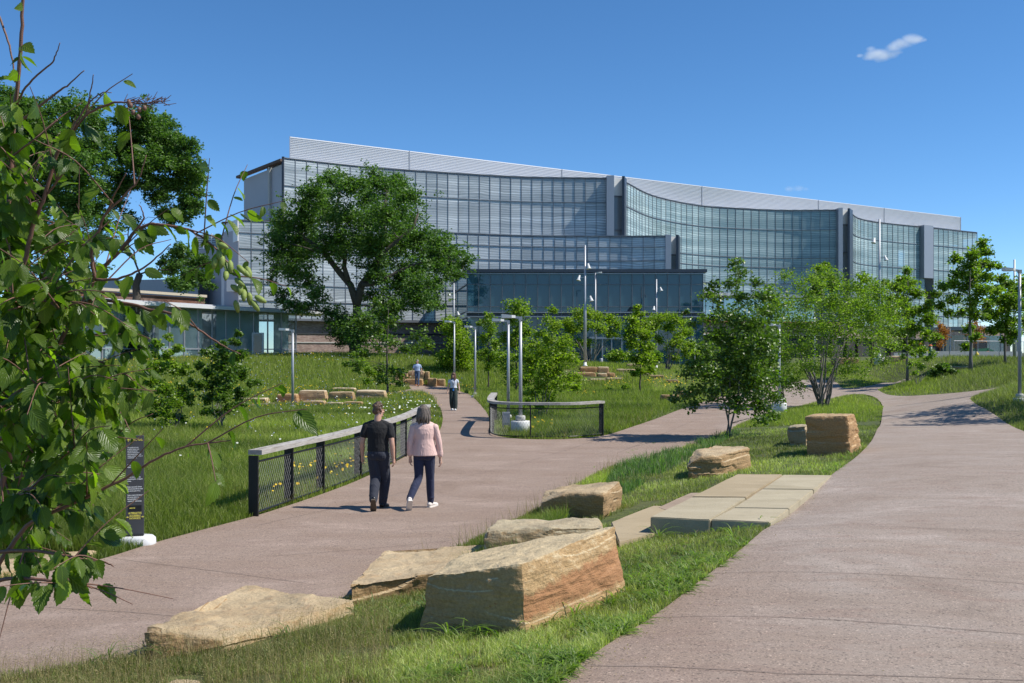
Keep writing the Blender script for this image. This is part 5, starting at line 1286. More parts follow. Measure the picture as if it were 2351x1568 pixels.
    for i, k in enumerate(('l', 'r')):
        e, w = Vector(J['el' + k]), Vector(J['wr' + k]); s_ = S[i]; sl_ = cl['sleeve']; am = cl.get('arm', 1)
        ball(t, s_ + Vector((0, 0, -.034)), .068, 12); limb(t, [mid.lerp(s_, .16) + Vector((0, 0, .036)), mid.lerp(s_, .6) + Vector((0, 0, .008)), s_ + Vector((0, 0, -.036))], [.052, .056, .056], 12)
        if sl_ <= 1: limb(t, [s_ - Vector((0, 0, .036)), s_.lerp(e, sl_)], [.067, .061 * am + .004], 14)
        else:
            limb(t, [s_ - Vector((0, 0, .038)), s_.lerp(e, .5), e, e.lerp(w, sl_ - 1)], [.065, .059, .052, .049], 14)
            c = e.lerp(w, sl_ - 1); c0 = e.lerp(w, sl_ - 1.22); limb(t, [c0, c], [.056, .056], 12)
    if cl.get('folds'):
        for q, dz in ((.16, 0), (.23, .01), (.30, -.01)): ball(t, ph.lerp(mid, q) + Vector((0.01, -.01, .02 + dz)), (.172 * sw, .122, .012), 16)
    fuse(t, cl.get('topname', 'shirt'), cl['top'], root, vox, T, 3)
    for i, k in enumerate(('l', 'r')): shoe(T, J['an' + k], J.get('fy' + k, 0), J.get('pt' + k, 0), cl['shoe'], cl['sole'], root, high=cl.get('high', False))
    if cl.get('collar'):
        m_ = MB(); m_.tube([mid + Vector((.07 * math.cos(a_), .065 * math.sin(a_) + .0, .075 + .015 * -math.sin(a_))) for a_ in np.linspace(0, 6.283, 14)], .014, 6); fuse(m_, "collar", cl['top'], root, .007, T, 1)
    return root, T, J, mid, ph

ZF = 0.09          # ankle height over the sole
g = GP(868, 1172); 
man = person("person", (g.x, g.y, g.z + .006), R(-2), dict(
    head=(0.005, .03, 1.655), neck=(-.005, 0, 1.51), sh=[(-.195, 0, 1.425), (.195, 0, 1.415)], hip=[(-.085, 0, .93), (.088, 0, .93)],
    ell=(-.262, -.01, 1.13), wrl=(-.275, .07, .885), elr=(.240, -.06, 1.12), wrr=(.262, -.035, .87),
    knl=(-.055, .05, .52), anl=(-.035, -.25, .205), knr=(.095, .15, .50), anr=(.045, .20, ZF), ptl=R(52), ptr=R(-2), fyl=R(8), fyr=R(-14)),
    dict(skin=skin, hair='short', hairmat=hairmat("short_brown_hair", (.045, .024, .014), (.15, .085, .05)), headyaw=R(-38), tmat=fabric("charcoal_trousers", (.016, .019, .032), sc=4), top=fabric("black_tshirt", (.004, .004, .005), sc=4, var=.1),
         sleeve=.60, sw=1.04, arm=1.12, shoe=simple("black_leather", (.008, .008, .009), .3), sole=simple("gum_sole", (.075, .055, .035), .6), high=True, trouser=(1.12, 1.22, 1.45, 1.55), ease=.022, low=.08, long=True),
    "man walking away in black t-shirt and charcoal trousers, short brown hair")
g = GP(974, 1170)
wom = person("person", (g.x, g.y, g.z + .006), R(-2), dict(
    head=(-.008, .02, 1.625), neck=(0, 0, 1.485), sh=[(-.178, 0, 1.40), (.178, 0, 1.395)], hip=[(-.088, 0, .93), (.088, 0, .93)],
    ell=(-.232, -.05, 1.10), wrl=(-.235, -.01, .87), elr=(.245, .02, 1.10), wrr=(.262, .07, .845),
    knl=(-.10, .02, .52), anl=(-.215, -.26, .19), knr=(.085, .12, .50), anr=(.085, .20, ZF), ptl=R(48), ptr=R(-4), fyl=R(16), fyr=R(-24)),
    dict(skin=skin2, fem=True, hair='bob', hairmat=hairmat("grey_brown_hair", (.028, .021, .016), (.20, .155, .12)), headyaw=R(-8), tmat=fabric("navy_jeans", (.012, .018, .052), sc=5), top=fabric("pink_blazer", (.66, .44, .385), sc=3, var=.05),
         topname="blazer", sleeve=1.74, sw=1.0, shoe=simple("cream_canvas", (.66, .60, .54), .8), sole=simple("white_rubber", (.68, .64, .58), .6), trouser=(1.08, 1.10, 1.16, 1.28), ease=.034, low=-.09, flare=.055),
    "woman walking away in pale pink blazer and dark jeans, grey shoulder length hair")
g = GP(1041, 943)
w2, T2, J2, mid2, ph2 = person("person", (g.x, g.y, g.z + .006), R(184), dict(
    head=(0.0, .02, 1.60), neck=(0, 0, 1.46), sh=[(-.168, 0, 1.375), (.168, 0, 1.375)], hip=[(-.085, 0, .91), (.085, 0, .91)],
    ell=(-.245, -.02, 1.10), wrl=(-.275, .05, .87), elr=(.235, .03, 1.09), wrr=(.275, .08, .86),
    knl=(-.09, .12, .50), anl=(-.085, .16, ZF + .01), knr=(.085, .04, .50), anr=(.055, -.10, .14), ptl=R(-4), ptr=R(25)),
    dict(skin=skin2, fem=True, hair='long', hairmat=hairmat("long_brown_hair", (.06, .028, .018), (.18, .085, .05)), headyaw=R(-18), tmat=fabric("dark_green_trousers", (.022, .032, .028), sc=4), top=fabric("pale_striped_top", (.56, .58, .64), sc=6),
         topname="top", sleeve=.32, shoe=simple("white_shoe", (.7, .7, .68), .6), sole=M["white"], trouser=(1.15, 1.35, 1.65, 2.0), ease=.02, low=.22, long=True, hs=.95),
    "woman walking towards the viewer in pale top and wide dark green trousers with lanyard", vox=.010, scale=.99)
c = T2 @ (mid2 + Vector((0, .13, -.05)))
mb = MB()
for s in (-1, 1): mb.tube([T2 @ (mid2 + Vector((s * .07, .04, .06))), T2 @ (mid2 + Vector((s * .045, .128, -.08))), T2 @ (mid2 + Vector((0.0, .135, -.34)))], .006, 5)
la = mb.build("lanyard", M["aludark"], w2); mb = MB(); q = T2 @ (mid2 + Vector((0, .145, -.43))); mb.box(q, (.065, .012, .10), R(4)); mb.build("badge", simple("badge_blue", (.03, .22, .62), .4), w2)
mb = MB(); q = T2 @ Vector((-.285, .07, .78)); mb.box(q, (.03, .10, .05), .3); mb.build("phone", M["black"], label="dark phone held in the walking woman's hand", cat="phone")
mb = MB(); hq = Vector(J2['head'])
for s in (-1, 1): mb.tube([T2 @ (Matrix.Translation(hq) @ Matrix.Rotation(R(-18), 4, 'Z') @ Vector((s * .03, .094 + dd, .002))) for dd in (0, .006)], .021, 10)
mb.build("sunglasses", M["black"], w2)
g = GP(958, 887)
person("person", (g.x, g.y, g.z + .006), R(186), dict(
    head=(0.0, .02, 1.66), neck=(0, 0, 1.515), sh=[(-.20, 0, 1.43), (.20, 0, 1.43)], hip=[(-.09, 0, .94), (.09, 0, .94)],
    ell=(-.285, -.05, 1.15), wrl=(-.30, .03, .90), elr=(.285, .02, 1.14), wrr=(.31, .08, .90),
    knl=(-.075, .14, .52), anl=(-.075, .18, ZF + .01), knr=(.09, .03, .50), anr=(.09, -.12, .13), ptl=R(-4), ptr=R(22)),
    dict(skin=skin, hair='short', hairmat=hairmat("short_grey_hair", (.10, .09, .085), (.30, .28, .26)), headyaw=R(-35), tmat=fabric("blue_jeans", (.05, .085, .15), sc=5), top=fabric("light_blue_polo", (.33, .42, .60), sc=5), topname="polo_shirt",
         sleeve=.62, sw=1.12, shoe=simple("tan_leather_shoe", (.33, .12, .05), .5), sole=M["black"], trouser=(1.1, 1.12, 1.15, 1.2), ease=.028, low=.16, long=True, collar=True),
    "man in light blue polo shirt and jeans walking towards the viewer at the far bend", vox=.011, scale=1.02)
# ------------------------------------------------------------ vegetation
LM = dict(  # leaf materials
    locust=leafmat("locust_leaves", (.042, .092, .018), (.125, .215, .044), .32, .5, .35),
    dark=leafmat("dark_green_leaves", (.040, .088, .012), (.140, .215, .028), .32, .4, .5),
    mid=leafmat("mid_green_leaves", (.072, .138, .013), (.240, .320, .036), .42, .45, .4),
    lime=leafmat("yellow_green_leaves", (.090, .155, .013), (.280, .350, .040), .45, .5, .35),
    rust=leafmat("rusty_leaves", (.22, .08, .022), (.40, .17, .05), .35, .6, .3),
    yew=leafmat("yew_needles", (.014, .035, .012), (.042, .075, .022), .1, .6, .3),
    hornbeam=leafmat("serrated_leaves", (.022, .058, .008), (.175, .255, .020), .46, .36, .40, veins=True),
    grass=leafmat("grass_blades", (.100, .140, .024), (.310, .350, .080), .40, .5, .35),
    turf=leafmat("turf_blades", (.075, .095, .026), (.345, .370, .135), .38, .5, .35),
    blue=leafmat("blue_green_grass", (.050, .110, .034), (.170, .260, .085), .38, .5, .35),
    crab=leafmat("crabgrass_blades", (.060, .115, .020), (.205, .285, .062), .45, .45, .45),
    straw=leafmat("dry_straw", (.16, .12, .055), (.36, .29, .15), .3, .7, .2),
    yellow=leafmat("yellow_petals", (.55, .33, .010), (.80, .58, .03), .2, .6, .2),
    whitef=leafmat("white_umbels", (.50, .52, .44), (.75, .76, .70), .2, .7, .2),
    bluef=leafmat("blue_petals", (.17, .18, .45), (.34, .36, .62), .2, .6, .2),
    cat=leafmat("green_catkins", (.12, .18, .02), (.22, .28, .06), .2, .6, .3),
)
def unit(v): return v / (np.linalg.norm(v, axis=1)[:, None] + 1e-9)
def diamonds(C, size, aspect=.55, up=.5, hang=0.0, r=None):
    """small folded leaves: C (n,3) centres; size scalar or (n,). returns V, F, tint"""
    r = r or rng; n = len(C); size = np.broadcast_to(size, (n,)) * r.uniform(.65, 1.3, n)
    ax = r.normal(size=(n, 3)); ax[:, 2] = ax[:, 2] * .5 - hang; ax = unit(ax)
    nn = r.normal(size=(n, 3)); nn[:, 2] = np.abs(nn[:, 2]) + up; nn = nn - ax * (nn * ax).sum(1)[:, None]; nn = unit(nn); sd = np.cross(ax, nn)
    L = size[:, None] * .5; Wd = L * aspect
    V = np.stack([C - ax * L, C + sd * Wd + nn * Wd * .25, C + ax * L, C - sd * Wd + nn * Wd * .25], 1).reshape(-1, 3)
    i = np.arange(n)[:, None] * 4
    Fq = np.concatenate([i + np.array([[0, 1, 2]]), i + np.array([[0, 2, 3]])], 0)
    t = r.uniform(0, 1, n); return V, Fq, np.concatenate([t, t])
def plant(name, label, cat, base, blobs, leaf, mat, bark, n_leaf, fork=.3, r0=.12, stems=1, group=None, twigs=6, spread=.35, hang=.1, aspect=.55, seed=1, bare=0.0, up=.5, stem_lean=.25, depthf=.8, trunk_top=None, wob=.08, clump=.16, limbs=None):
    """base: ground point; blobs: (dx, dy, dr) lumps of foliage seen at the plant's distance, given depth by the crown's own roundness"""
    rr = random.Random(seed); npr = np.random.default_rng(seed); Y = base.y; s = Y / F
    leaf *= 1.22; n_leaf = int(n_leaf * (1.9 if name == 'honey_locust_tree' else 1.2 if name == 'young_tree' else 1.45)); spread *= 1.12 if name == 'honey_locust_tree' else 1.5; aspect = min(.85, aspect * 1.35); clump *= 1.3 if name == 'honey_locust_tree' else 2.3; r0l = r0
    xs = [b[0] for b in blobs]; cx = (min(xs) + max(xs)) / 2; hw = max(20, (max(xs) - min(xs)) / 2 + 20)
    B = []
    for i, (dx, dy, dr) in enumerate(blobs):
        rel = min(1, abs(dx - cx) / hw); room = hw * s * depthf * math.sqrt(max(0.05, 1 - rel ** 2))
        sg_ = (-1, 1)[i % 2]; dep = sg_ * rr.uniform(.15, .95) * room
        p = P(dx, dy, Y); k = (Y + dep) / Y
        B.append((Vector((p.x * k, Y + dep, EYE + (p.z - EYE) * k)), dr * s * 1.08))
    root = empty(name, base, label, cat, group)
    top = max(b[0].z for b in B); low = min(b[0].z - b[1] for b in B); H_ = top - base.z
    tk = MB(); tw_ = tk; nodes = []
    ctr = sum((b[0] for b in B), Vector()) / len(B)
    for sI in range(stems):
        if stems == 1:
            zf_ = base.z + H_ * fork; tt = trunk_top or (Vector((base.x * .5 + ctr.x * .5, base.y, top - .05 * H_)) if fork > .9 else Vector((base.x * .7 + ctr.x * .3, base.y, zf_)))
            a = base + Vector((0, 0, -.1))
        else:
            an = 2 * math.pi * sI / stems + rr.uniform(-.3, .3); tgt = rr.choice(B)[0]
            a = base + Vector((math.cos(an), math.sin(an), 0)) * r0 * rr.uniform(1, 2.6) + Vector((0, 0, -.1)); tt = a.lerp(tgt, rr.uniform(.4, .6)); tt.z = base.z + H_ * rr.uniform(fork * .8, fork * 1.3)
        N_ = 8; pts = []; rad = []
        for k in range(N_ + 1):
            t = k / N_; p = a.lerp(tt, t) + Vector((rr.uniform(-1, 1), rr.uniform(-1, 1), 0)) * wob * H_ * .12 * (1 if 0 < k < N_ else 0)
            rbase = r0 if stems == 1 else r0 * rr.uniform(.45, .7)
            r_ = rbase * (1.25 if k == 0 else 1) * (1 - (.45 if fork < .9 else .85) * t); pts.append(p); rad.append(r_)
        tk.tube(pts, rad, 9)
        for k in range(2 if stems > 1 else (4 if fork < .9 else 2), N_ + 1): nodes.append((pts[k], rad[k]))
    for dk, r1_, r2_, lp in (limbs or []):
        q = [P(x_, y_, Y * dk) for x_, y_ in lp]; rs = [r1_ + (r2_ - r1_) * i / (len(q) - 1) for i in range(len(q))]
        tk.tube(q, rs, 9); nodes += [(p_, r_ * .8) for p_, r_ in list(zip(q, rs))[2:]]
    order = sorted(range(len(B)), key=lambda i: (B[i][0] - nodes[-1][0]).length)
    tips = []
    for i in order:
        c, br_ = B[i]
        best = min(nodes, key=lambda q: (q[0] - c).length + max(0, q[0].z - c.z + br_ * .3) * 1.5 - q[1] * 2.0)
        a, ra = best; L = (c - a).length
        if L > .05:
            K = 6; pts = []; rad = []; ra2 = min(ra * .75, r0 * (.10 + .07 * L / max(.3, H_ * .2)))
            bow = Vector((rr.uniform(-1, 1), rr.uniform(-1, 1), rr.uniform(.0, .9))) * L * .13
            for k in range(K + 1):
                t = k / K; p = a.lerp(c, t) + bow * math.sin(t * math.pi) + Vector((rr.uniform(-1, 1), rr.uniform(-1, 1), rr.uniform(-1, 1))) * L * wob * .35 * (1 if 0 < k < K else 0)
                pts.append(p); rad.append(max(ra2 * (1 - .7 * t), r0 * .035))
            tk.tube(pts, rad, 6)
            for k in range(1, K + 1): nodes.append((pts[k], rad[k]))
        nt_ = max(3, int(twigs * (br_ / s / 35) ** 1.5)) if twigs else 3
        for _ in range(nt_):
            d = Vector((rr.gauss(0, 1), rr.gauss(0, 1), rr.gauss(.15, 1))).normalized(); q = c + d * br_ * rr.uniform(.45, 1.0)
            m_ = c.lerp(q, .5) + Vector((rr.uniform(-1, 1), rr.uniform(-1, 1), rr.uniform(0, 1))) * br_ * .12
            tw_.tube([c, m_, q], [r0 * .04 + .003, r0 * .03 + .002, .002 + r0 * .008], 4, False); tips.append((q, br_)); tips.append((m_, br_ * .8))
        # bare twigs reaching past the leaves
        for _ in range(int(bare * 4 + rr.random())):
            d = Vector((rr.gauss(0, 1), rr.gauss(0, .6), abs(rr.gauss(.8, .6)))).normalized(); q = c + d * br_ * rr.uniform(1.1, 1.9)
            tw_.tube([c, c.lerp(q, .6) + Vector((0, 0, .03)), q], [.008, .006, .003], 3, False)
    tr = tk.build("trunk", bark, root, True)
    # leaves: clumps round the twig ends, fuller on the outside of each lump
    w = np.array([b ** 1.6 for _, b in tips]); w /= w.sum(); idx = npr.choice(len(tips), n_leaf, p=w)
    C = np.array([tuple(t[0]) for t in tips])[idx]; br2 = np.array([t[1] for t in tips])[idx]
    sub = npr.normal(size=(len(tips) * 5, 3)) * np.array([1, 1, .6]); k5 = idx * 5 + npr.integers(0, 5, n_leaf)
    C = C + sub[k5] * (br2 * spread * .8)[:, None] + npr.normal(size=(n_leaf, 3)) * np.array([1, 1, .7]) * (br2 * clump)[:, None]
    C[:, 2] = np.maximum(C[:, 2], base.z + .05)
    V, Fq, t = diamonds(C, leaf, aspect, up, hang, npr)
    # whole clumps differ a little in tone too
    ct = npr.uniform(-.25, .25, len(tips) * 5)[k5]; t = np.clip(t * .7 + .15 + np.concatenate([ct, ct]), 0, 1)
    link("crown", np_mesh("crown", V, Fq, t), mat, root)
    return root
def og(dx, Y): return on_ground(dx, Y)
# the great honey locust in front of the long building
plant("honey_locust_tree", "great spreading tree with dark forked limbs in front of the long glass building", "tree", og(812, 90),
      [(715, 438, 34), (755, 420, 34), (795, 428, 36), (740, 460, 34), (690, 480, 32), (835, 455, 34), (862, 412, 32), (895, 430, 38), (925, 462, 34), (915, 425, 28), (650, 505, 30), (640, 535, 28), (700, 520, 38), (750, 505, 38), (800, 495, 38), (850, 505, 40), (900, 505, 40), (945, 510, 30),
       (640, 590, 30), (632, 615, 26), (668, 570, 36), (715, 570, 38), (765, 565, 40), (815, 560, 40), (865, 565, 42), (915, 560, 42), (958, 565, 36), (995, 548, 30), (1015, 570, 32), (1045, 590, 30), (1062, 605, 24), (1030, 615, 30), (990, 600, 34), (948, 615, 38),
       (665, 628, 32), (710, 640, 30), (1060, 630, 20), (1000, 650, 30), (960, 660, 36), (920, 650, 38), (870, 625, 36), (650, 680, 26), (665, 700, 24), (700, 705, 26), (725, 680, 26), (905, 700, 36), (950, 695, 30), (990, 690, 28), (1012, 700, 16), (870, 720, 34), (760, 730, 30), (790, 745, 34), (830, 750, 36), (785, 780, 26), (820, 785, 24), (850, 680, 26), (880, 760, 26), (690, 600, 30), (645, 560, 28), (620, 640, 18), (1000, 585, 30)],
      .21, LM['locust'], M['bark'], 52000, fork=.30, r0=.52, twigs=11, spread=.42, hang=.25, seed=11, aspect=.42, clump=.13, wob=.12,
      limbs=[(.985, .55, .34, [(815, 812), (817, 770), (820, 730), (819, 697)]), (.975, .34, .12, [(819, 700), (805, 655), (781, 628), (752, 590), (735, 570), (700, 548), (675, 520)]), (.97, .24, .10, [(800, 645), (790, 613), (793, 580), (776, 540), (770, 490), (780, 440)]),
             (.975, .36, .13, [(819, 700), (830, 655), (848, 631), (866, 600), (869, 571), (883, 542), (880, 490), (890, 440)]), (.968, .20, .08, [(866, 600), (890, 571), (918, 548), (950, 520), (960, 490)]), (.97, .2, .07, [(830, 655), (870, 650), (920, 620), (975, 600), (1030, 600)]), (.965, .16, .06, [(795, 600), (760, 560), (720, 575), (670, 560)])])
plant("honey_locust_tree", "dark tall tree with leaning double trunk above the glass pavilion, to the left", "tree", og(298, 80),
      [(330, 275, 30), (370, 290, 30), (290, 285, 30), (300, 320, 36), (350, 325, 38), (400, 330, 32), (425, 345, 28), (280, 360, 34), (330, 370, 38), (385, 375, 38), (430, 385, 32), (450, 400, 22), (270, 410, 30), (300, 430, 30), (400, 425, 34), (445, 435, 26), (460, 465, 18), (370, 460, 30), (420, 475, 28), (385, 500, 28), (345, 415, 26), (440, 490, 20), (265, 455, 26),
       (420, 585, 26), (455, 605, 26), (395, 620, 26), (440, 640, 28), (470, 650, 20), (405, 655, 22), (375, 600, 18), (300, 510, 22)],
      .20, LM['locust'], M['bark'], 34000, fork=.36, r0=.48, twigs=10, spread=.42, hang=.25, seed=12, aspect=.42, clump=.13, wob=.12)
plant("honey_locust_tree", "dense dark tree behind the foreground branches, further left than the double trunked one", "tree", og(130, 74),
      [(60, 250, 36), (110, 262, 36), (160, 258, 34), (195, 262, 30), (215, 290, 30), (20, 230, 34), (30, 290, 38), (85, 310, 42), (140, 320, 42), (195, 340, 38), (225, 370, 28), (10, 350, 36), (60, 375, 42), (120, 385, 42), (180, 400, 42), (225, 430, 34), (40, 440, 40), (100, 455, 42), (160, 470, 42), (210, 490, 36), (240, 520, 26), (20, 520, 36), (80, 530, 38), (140, 545, 38), (200, 560, 30), (40, 610, 32), (110, 620, 30), (250, 560, 20), (-30, 400, 40), (-30, 300, 36), (230, 620, 18), (180, 640, 20)],
      .20, LM['locust'], M['bark'], 40000, fork=.30, r0=.5, twigs=10, spread=.45, hang=.25, seed=13, aspect=.42, clump=.13, wob=.12)
plant("yew_bush", "dark evergreen bush in front of the pavilion glass", "bush", og(298, 80), [(298, 740, 12), (290, 765, 16), (312, 775, 16), (275, 790, 18), (300, 800, 20), (328, 800, 18), (340, 815, 12), (262, 812, 14)],
      .13, LM['yew'], M['bark'], 9000, fork=.2, r0=.12, twigs=8, seed=14, aspect=.3)
# slim young trees and saplings, near to far: (name, label, base dx, Y, blobs, leaf size, material, count, options)
def ring(cx, y0, y1, w, n, r, seed, taper=.4, skew=0):
    """blobs filling an upright crown between y0 (top) and y1"""
    q = random.Random(seed); out = []
    for i in range(n):
        t = (i + .5) / n; k = min(1, taper + (1 - taper) * t * 1.6) * (1 if t < .75 else 1.1 - .5 * (t - .75) * 2)
        out.append((cx + skew * t + q.uniform(-1, 1) * w * k, y0 + (y1 - y0) * t, r * q.uniform(.75, 1.2)))
    return out
ms = "multi stem shrub"
plant("cherry_shrub", "dark leaved shrub on three slim stems at the grass edge above the stone steps", ms, GP(1675, 1004),
      [(1690, 600, 12), (1700, 625, 16), (1690, 655, 16), (1700, 690, 18), (1640, 660, 14), (1625, 680, 16), (1650, 690, 14), (1740, 650, 14), (1755, 690, 18), (1770, 720, 18), (1680, 730, 22), (1640, 730, 18), (1720, 745, 24), (1610, 730, 10), (1590, 745, 9), (1575, 718, 6),
       (1650, 770, 22), (1690, 785, 26), (1740, 790, 26), (1775, 780, 18), (1620, 800, 20), (1660, 820, 24), (1710, 835, 28), (1760, 830, 22), (1600, 840, 18), (1580, 860, 16), (1630, 860, 24), (1680, 875, 26), (1730, 880, 26), (1775, 870, 18), (1600, 900, 16), (1565, 905, 14), (1550, 920, 10), (1640, 905, 20), (1690, 925, 22), (1740, 930, 22), (1780, 915, 14), (1595, 930, 12), (1745, 960, 14), (1775, 965, 12)],
      .088, LM['dark'], M['barkgrey'], 10500, fork=.38, r0=.05, stems=3, twigs=10, spread=.38, hang=.5, seed=21, bare=.12, clump=.22, wob=.06)
plant("serviceberry_shrub", "wide vase shaped shrub with many slanting grey stems beside the upper walk", ms, GP(1888, 938),
      [(1800, 640, 16), (1770, 660, 14), (1840, 650, 20), (1880, 640, 20), (1915, 650, 20), (1900, 625, 14), (1950, 665, 22), (1985, 680, 22), (2020, 680, 22), (2050, 700, 22), (1990, 640, 12), (1760, 710, 18), (1800, 700, 24), (1850, 695, 28), (1900, 700, 28), (1950, 715, 28), (2000, 725, 28), (2045, 740, 24), (2075, 735, 14),
       (1780, 750, 22), (1830, 745, 28), (1880, 755, 28), (1930, 760, 26), (1980, 770, 24), (2030, 780, 22), (1800, 800, 22), (1850, 800, 24), (1900, 810, 20), (1960, 815, 20), (2010, 815, 18), (1815, 850, 18), (1790, 880, 16), (1835, 890, 12), (1870, 850, 12), (1780, 830, 14), (2060, 790, 12), (1850, 840, 20), (1900, 850, 18), (1945, 855, 18), (1990, 850, 16), (1820, 880, 16), (2030, 830, 16), (1965, 700, 22), (1760, 790, 20), (1745, 740, 16), (1770, 690, 18)],
      .085, LM['mid'], M['barkgrey'], 18000, fork=.42, r0=.085, stems=15, twigs=10, spread=.40, hang=.1, seed=22, bare=.15, clump=.2, wob=.06)
plant("serviceberry_shrub", "airy shrub behind the dark leaved one, filling the gap to the vase shaped shrub", ms, og(1800, 48),
      [(1750, 720, 16), (1780, 700, 14), (1740, 760, 18), (1790, 760, 18), (1760, 800, 20), (1800, 820, 18), (1760, 860, 20), (1800, 880, 18), (1775, 910, 14), (1740, 900, 16), (1720, 800, 16)], .085, LM['mid'], M['barkgrey'], 3200, fork=.35, r0=.05, stems=6, seed=23, bare=.3)
plant("sapling", "bright green multi stem sapling behind the curved rail fence", ms, GP(1243, 965),
      [(1272, 715, 8), (1262, 735, 11), (1275, 755, 13), (1245, 770, 14), (1270, 785, 17), (1225, 790, 12), (1300, 790, 13), (1245, 815, 19), (1285, 820, 19), (1215, 825, 13), (1315, 825, 11), (1230, 850, 19), (1270, 855, 22), (1305, 860, 16), (1205, 865, 12), (1250, 885, 19), (1290, 890, 17), (1220, 900, 13), (1320, 890, 9), (1262, 915, 14), (1235, 930, 8), (1330, 870, 8)],
      .085, LM['lime'], M['barkgrey'], 6500, fork=.28, r0=.04, stems=5, twigs=9, spread=.4, hang=.3, seed=24, clump=.2)
plant("sapling", "young tree with bare upper twigs and thin dark trunk beside the meadow rock row", "tree", og(888, 57),
      [(838, 735, 12), (862, 755, 12), (900, 740, 10), (880, 780, 12), (905, 790, 12), (870, 800, 10), (960, 770, 12), (975, 790, 12), (950, 800, 10), (840, 810, 11), (815, 835, 10), (870, 845, 12), (900, 850, 12), (925, 860, 9), (880, 875, 10), (912, 880, 9), (865, 695, 8), (900, 700, 7), (930, 800, 9), (985, 800, 8), (820, 740, 8)],
      .15, LM['dark'], M['bark'], 2300, fork=.95, r0=.075, twigs=8, seed=25, bare=1.4, spread=.42, clump=.25)
plant("sapling", "low leafy sapling in the grass left of the thin dark trunk", "sapling", og(868, 62), [(815, 820, 9), (835, 835, 11), (850, 855, 11), (820, 850, 9), (870, 862, 9), (845, 875, 9), (800, 840, 7)], .12, LM['mid'], M['bark'], 1300, fork=.35, r0=.03, stems=3, seed=26)
plant("young_tree", "dense bright green conical tree at the far bend by the lamp post", "tree", og(1043, 78),
      ring(1043, 738, 842, 22, 20, 15, 3, .35) + [(1020, 820, 14), (1065, 815, 14), (1075, 790, 9), (1012, 845, 10), (1070, 842, 11)], .15, LM['lime'], M['barkgrey'], 8000, fork=.5, r0=.07, stems=3, twigs=8, seed=27, clump=.2)
plant("young_tree", "sparse slender tree between the conical tree and the paired lamp posts", "tree", og(1120, 68), ring(1122, 720, 845, 22, 15, 11, 4, .2) + [(1100, 745, 7), (1145, 790, 9)], .13, LM['mid'], M['bark'], 2600, fork=.95, r0=.06, twigs=8, seed=28, bare=.3)
plant("young_tree", "tree just behind the paired lamp posts, green and loose", "tree", og(1185, 62), ring(1186, 700, 880, 26, 18, 15, 5, .25) + [(1160, 770, 10), (1212, 760, 11)], .13, LM['mid'], M['bark'], 5000, fork=.95, r0=.07, twigs=8, seed=29, bare=.2)
plant("umbrella_shrub", "umbrella shaped shrub with bare fanning stems left of the tall floodlight mast", ms, og(1352, 84),
      [(1300, 740, 13), (1325, 728, 14), (1350, 722, 15), (1375, 725, 14), (1400, 730, 14), (1415, 745, 11), (1310, 762, 14), (1340, 752, 15), (1370, 750, 14), (1395, 760, 13), (1300, 785, 12), (1325, 790, 12), (1350, 785, 10), (1410, 770, 8), (1290, 808, 9), (1315, 815, 10)], .14, LM['lime'], M['barkgrey'], 6000, fork=.4, r0=.10, stems=9, twigs=8, seed=30, bare=.2)
plant("young_tree", "narrow tree with a pointed top right of the mast terrace", "tree", og(1471, 60),
      [(1465, 706, 7), (1468, 725, 10), (1455, 740, 12), (1480, 745, 13), (1460, 765, 14), (1485, 772, 13), (1448, 790, 12), (1475, 800, 14), (1495, 800, 10), (1460, 825, 12), (1485, 830, 12), (1470, 850, 10), (1455, 860, 7), (1495, 850, 8), (1440, 770, 8)], .13, LM['lime'], M['bark'], 5200, fork=.95, r0=.055, twigs=8, seed=31, clump=.2)
plant("umbrella_shrub", "rounded light green shrub with grey stems in front of the annex's right half", ms, og(1530, 88),
      [(1495, 735, 12), (1520, 728, 14), (1545, 732, 14), (1565, 745, 13), (1580, 765, 12), (1505, 755, 13), (1535, 755, 15), (1560, 772, 14), (1585, 790, 12), (1545, 790, 14), (1570, 808, 13), (1590, 815, 10), (1515, 782, 11), (1550, 822, 10)], .14, LM['lime'], M['barkgrey'], 6500, fork=.38, r0=.10, stems=8, twigs=8, seed=32, bare=.15)
plant("young_tree", "tall straight young oak on the right lawn reaching the roofline", "tree", og(2229, 66),
      [(2258, 558, 8), (2250, 575, 11), (2235, 590, 13), (2262, 580, 10), (2225, 610, 14), (2255, 612, 14), (2275, 610, 8), (2195, 595, 10), (2205, 625, 12), (2240, 640, 15), (2270, 640, 12), (2185, 650, 12), (2165, 660, 10), (2215, 660, 14), (2255, 668, 14), (2145, 675, 9), (2280, 670, 10), (2195, 690, 13), (2235, 695, 14), (2270, 700, 10), (2160, 700, 10), (2210, 720, 10), (2240, 725, 11), (2225, 755, 10), (2240, 775, 8), (2220, 795, 8), (2262, 730, 8), (2180, 720, 8)],
      .16, LM['mid'], M['barkgrey'], 8500, fork=.97, r0=.13, twigs=8, seed=33, bare=.45, clump=.22, trunk_top=None)
plant("young_tree", "round topped young tree on the right lawn, left of the tall straight oak", "tree", og(2083, 70),
      [(2072, 640, 10), (2085, 625, 8), (2060, 660, 14), (2090, 655, 14), (2105, 680, 14), (2050, 685, 13), (2075, 690, 15), (2030, 705, 12), (2115, 710, 14), (2085, 720, 16), (2055, 730, 14), (2130, 735, 13), (2100, 750, 16), (2070, 765, 15), (2040, 765, 12), (2125, 770, 13), (2150, 770, 9), (2090, 790, 13), (2060, 800, 10), (2115, 800, 10), (2135, 695, 8)],
      .15, LM['mid'], M['barkgrey'], 9000, fork=.97, r0=.10, twigs=8, seed=34, bare=.2, clump=.22)
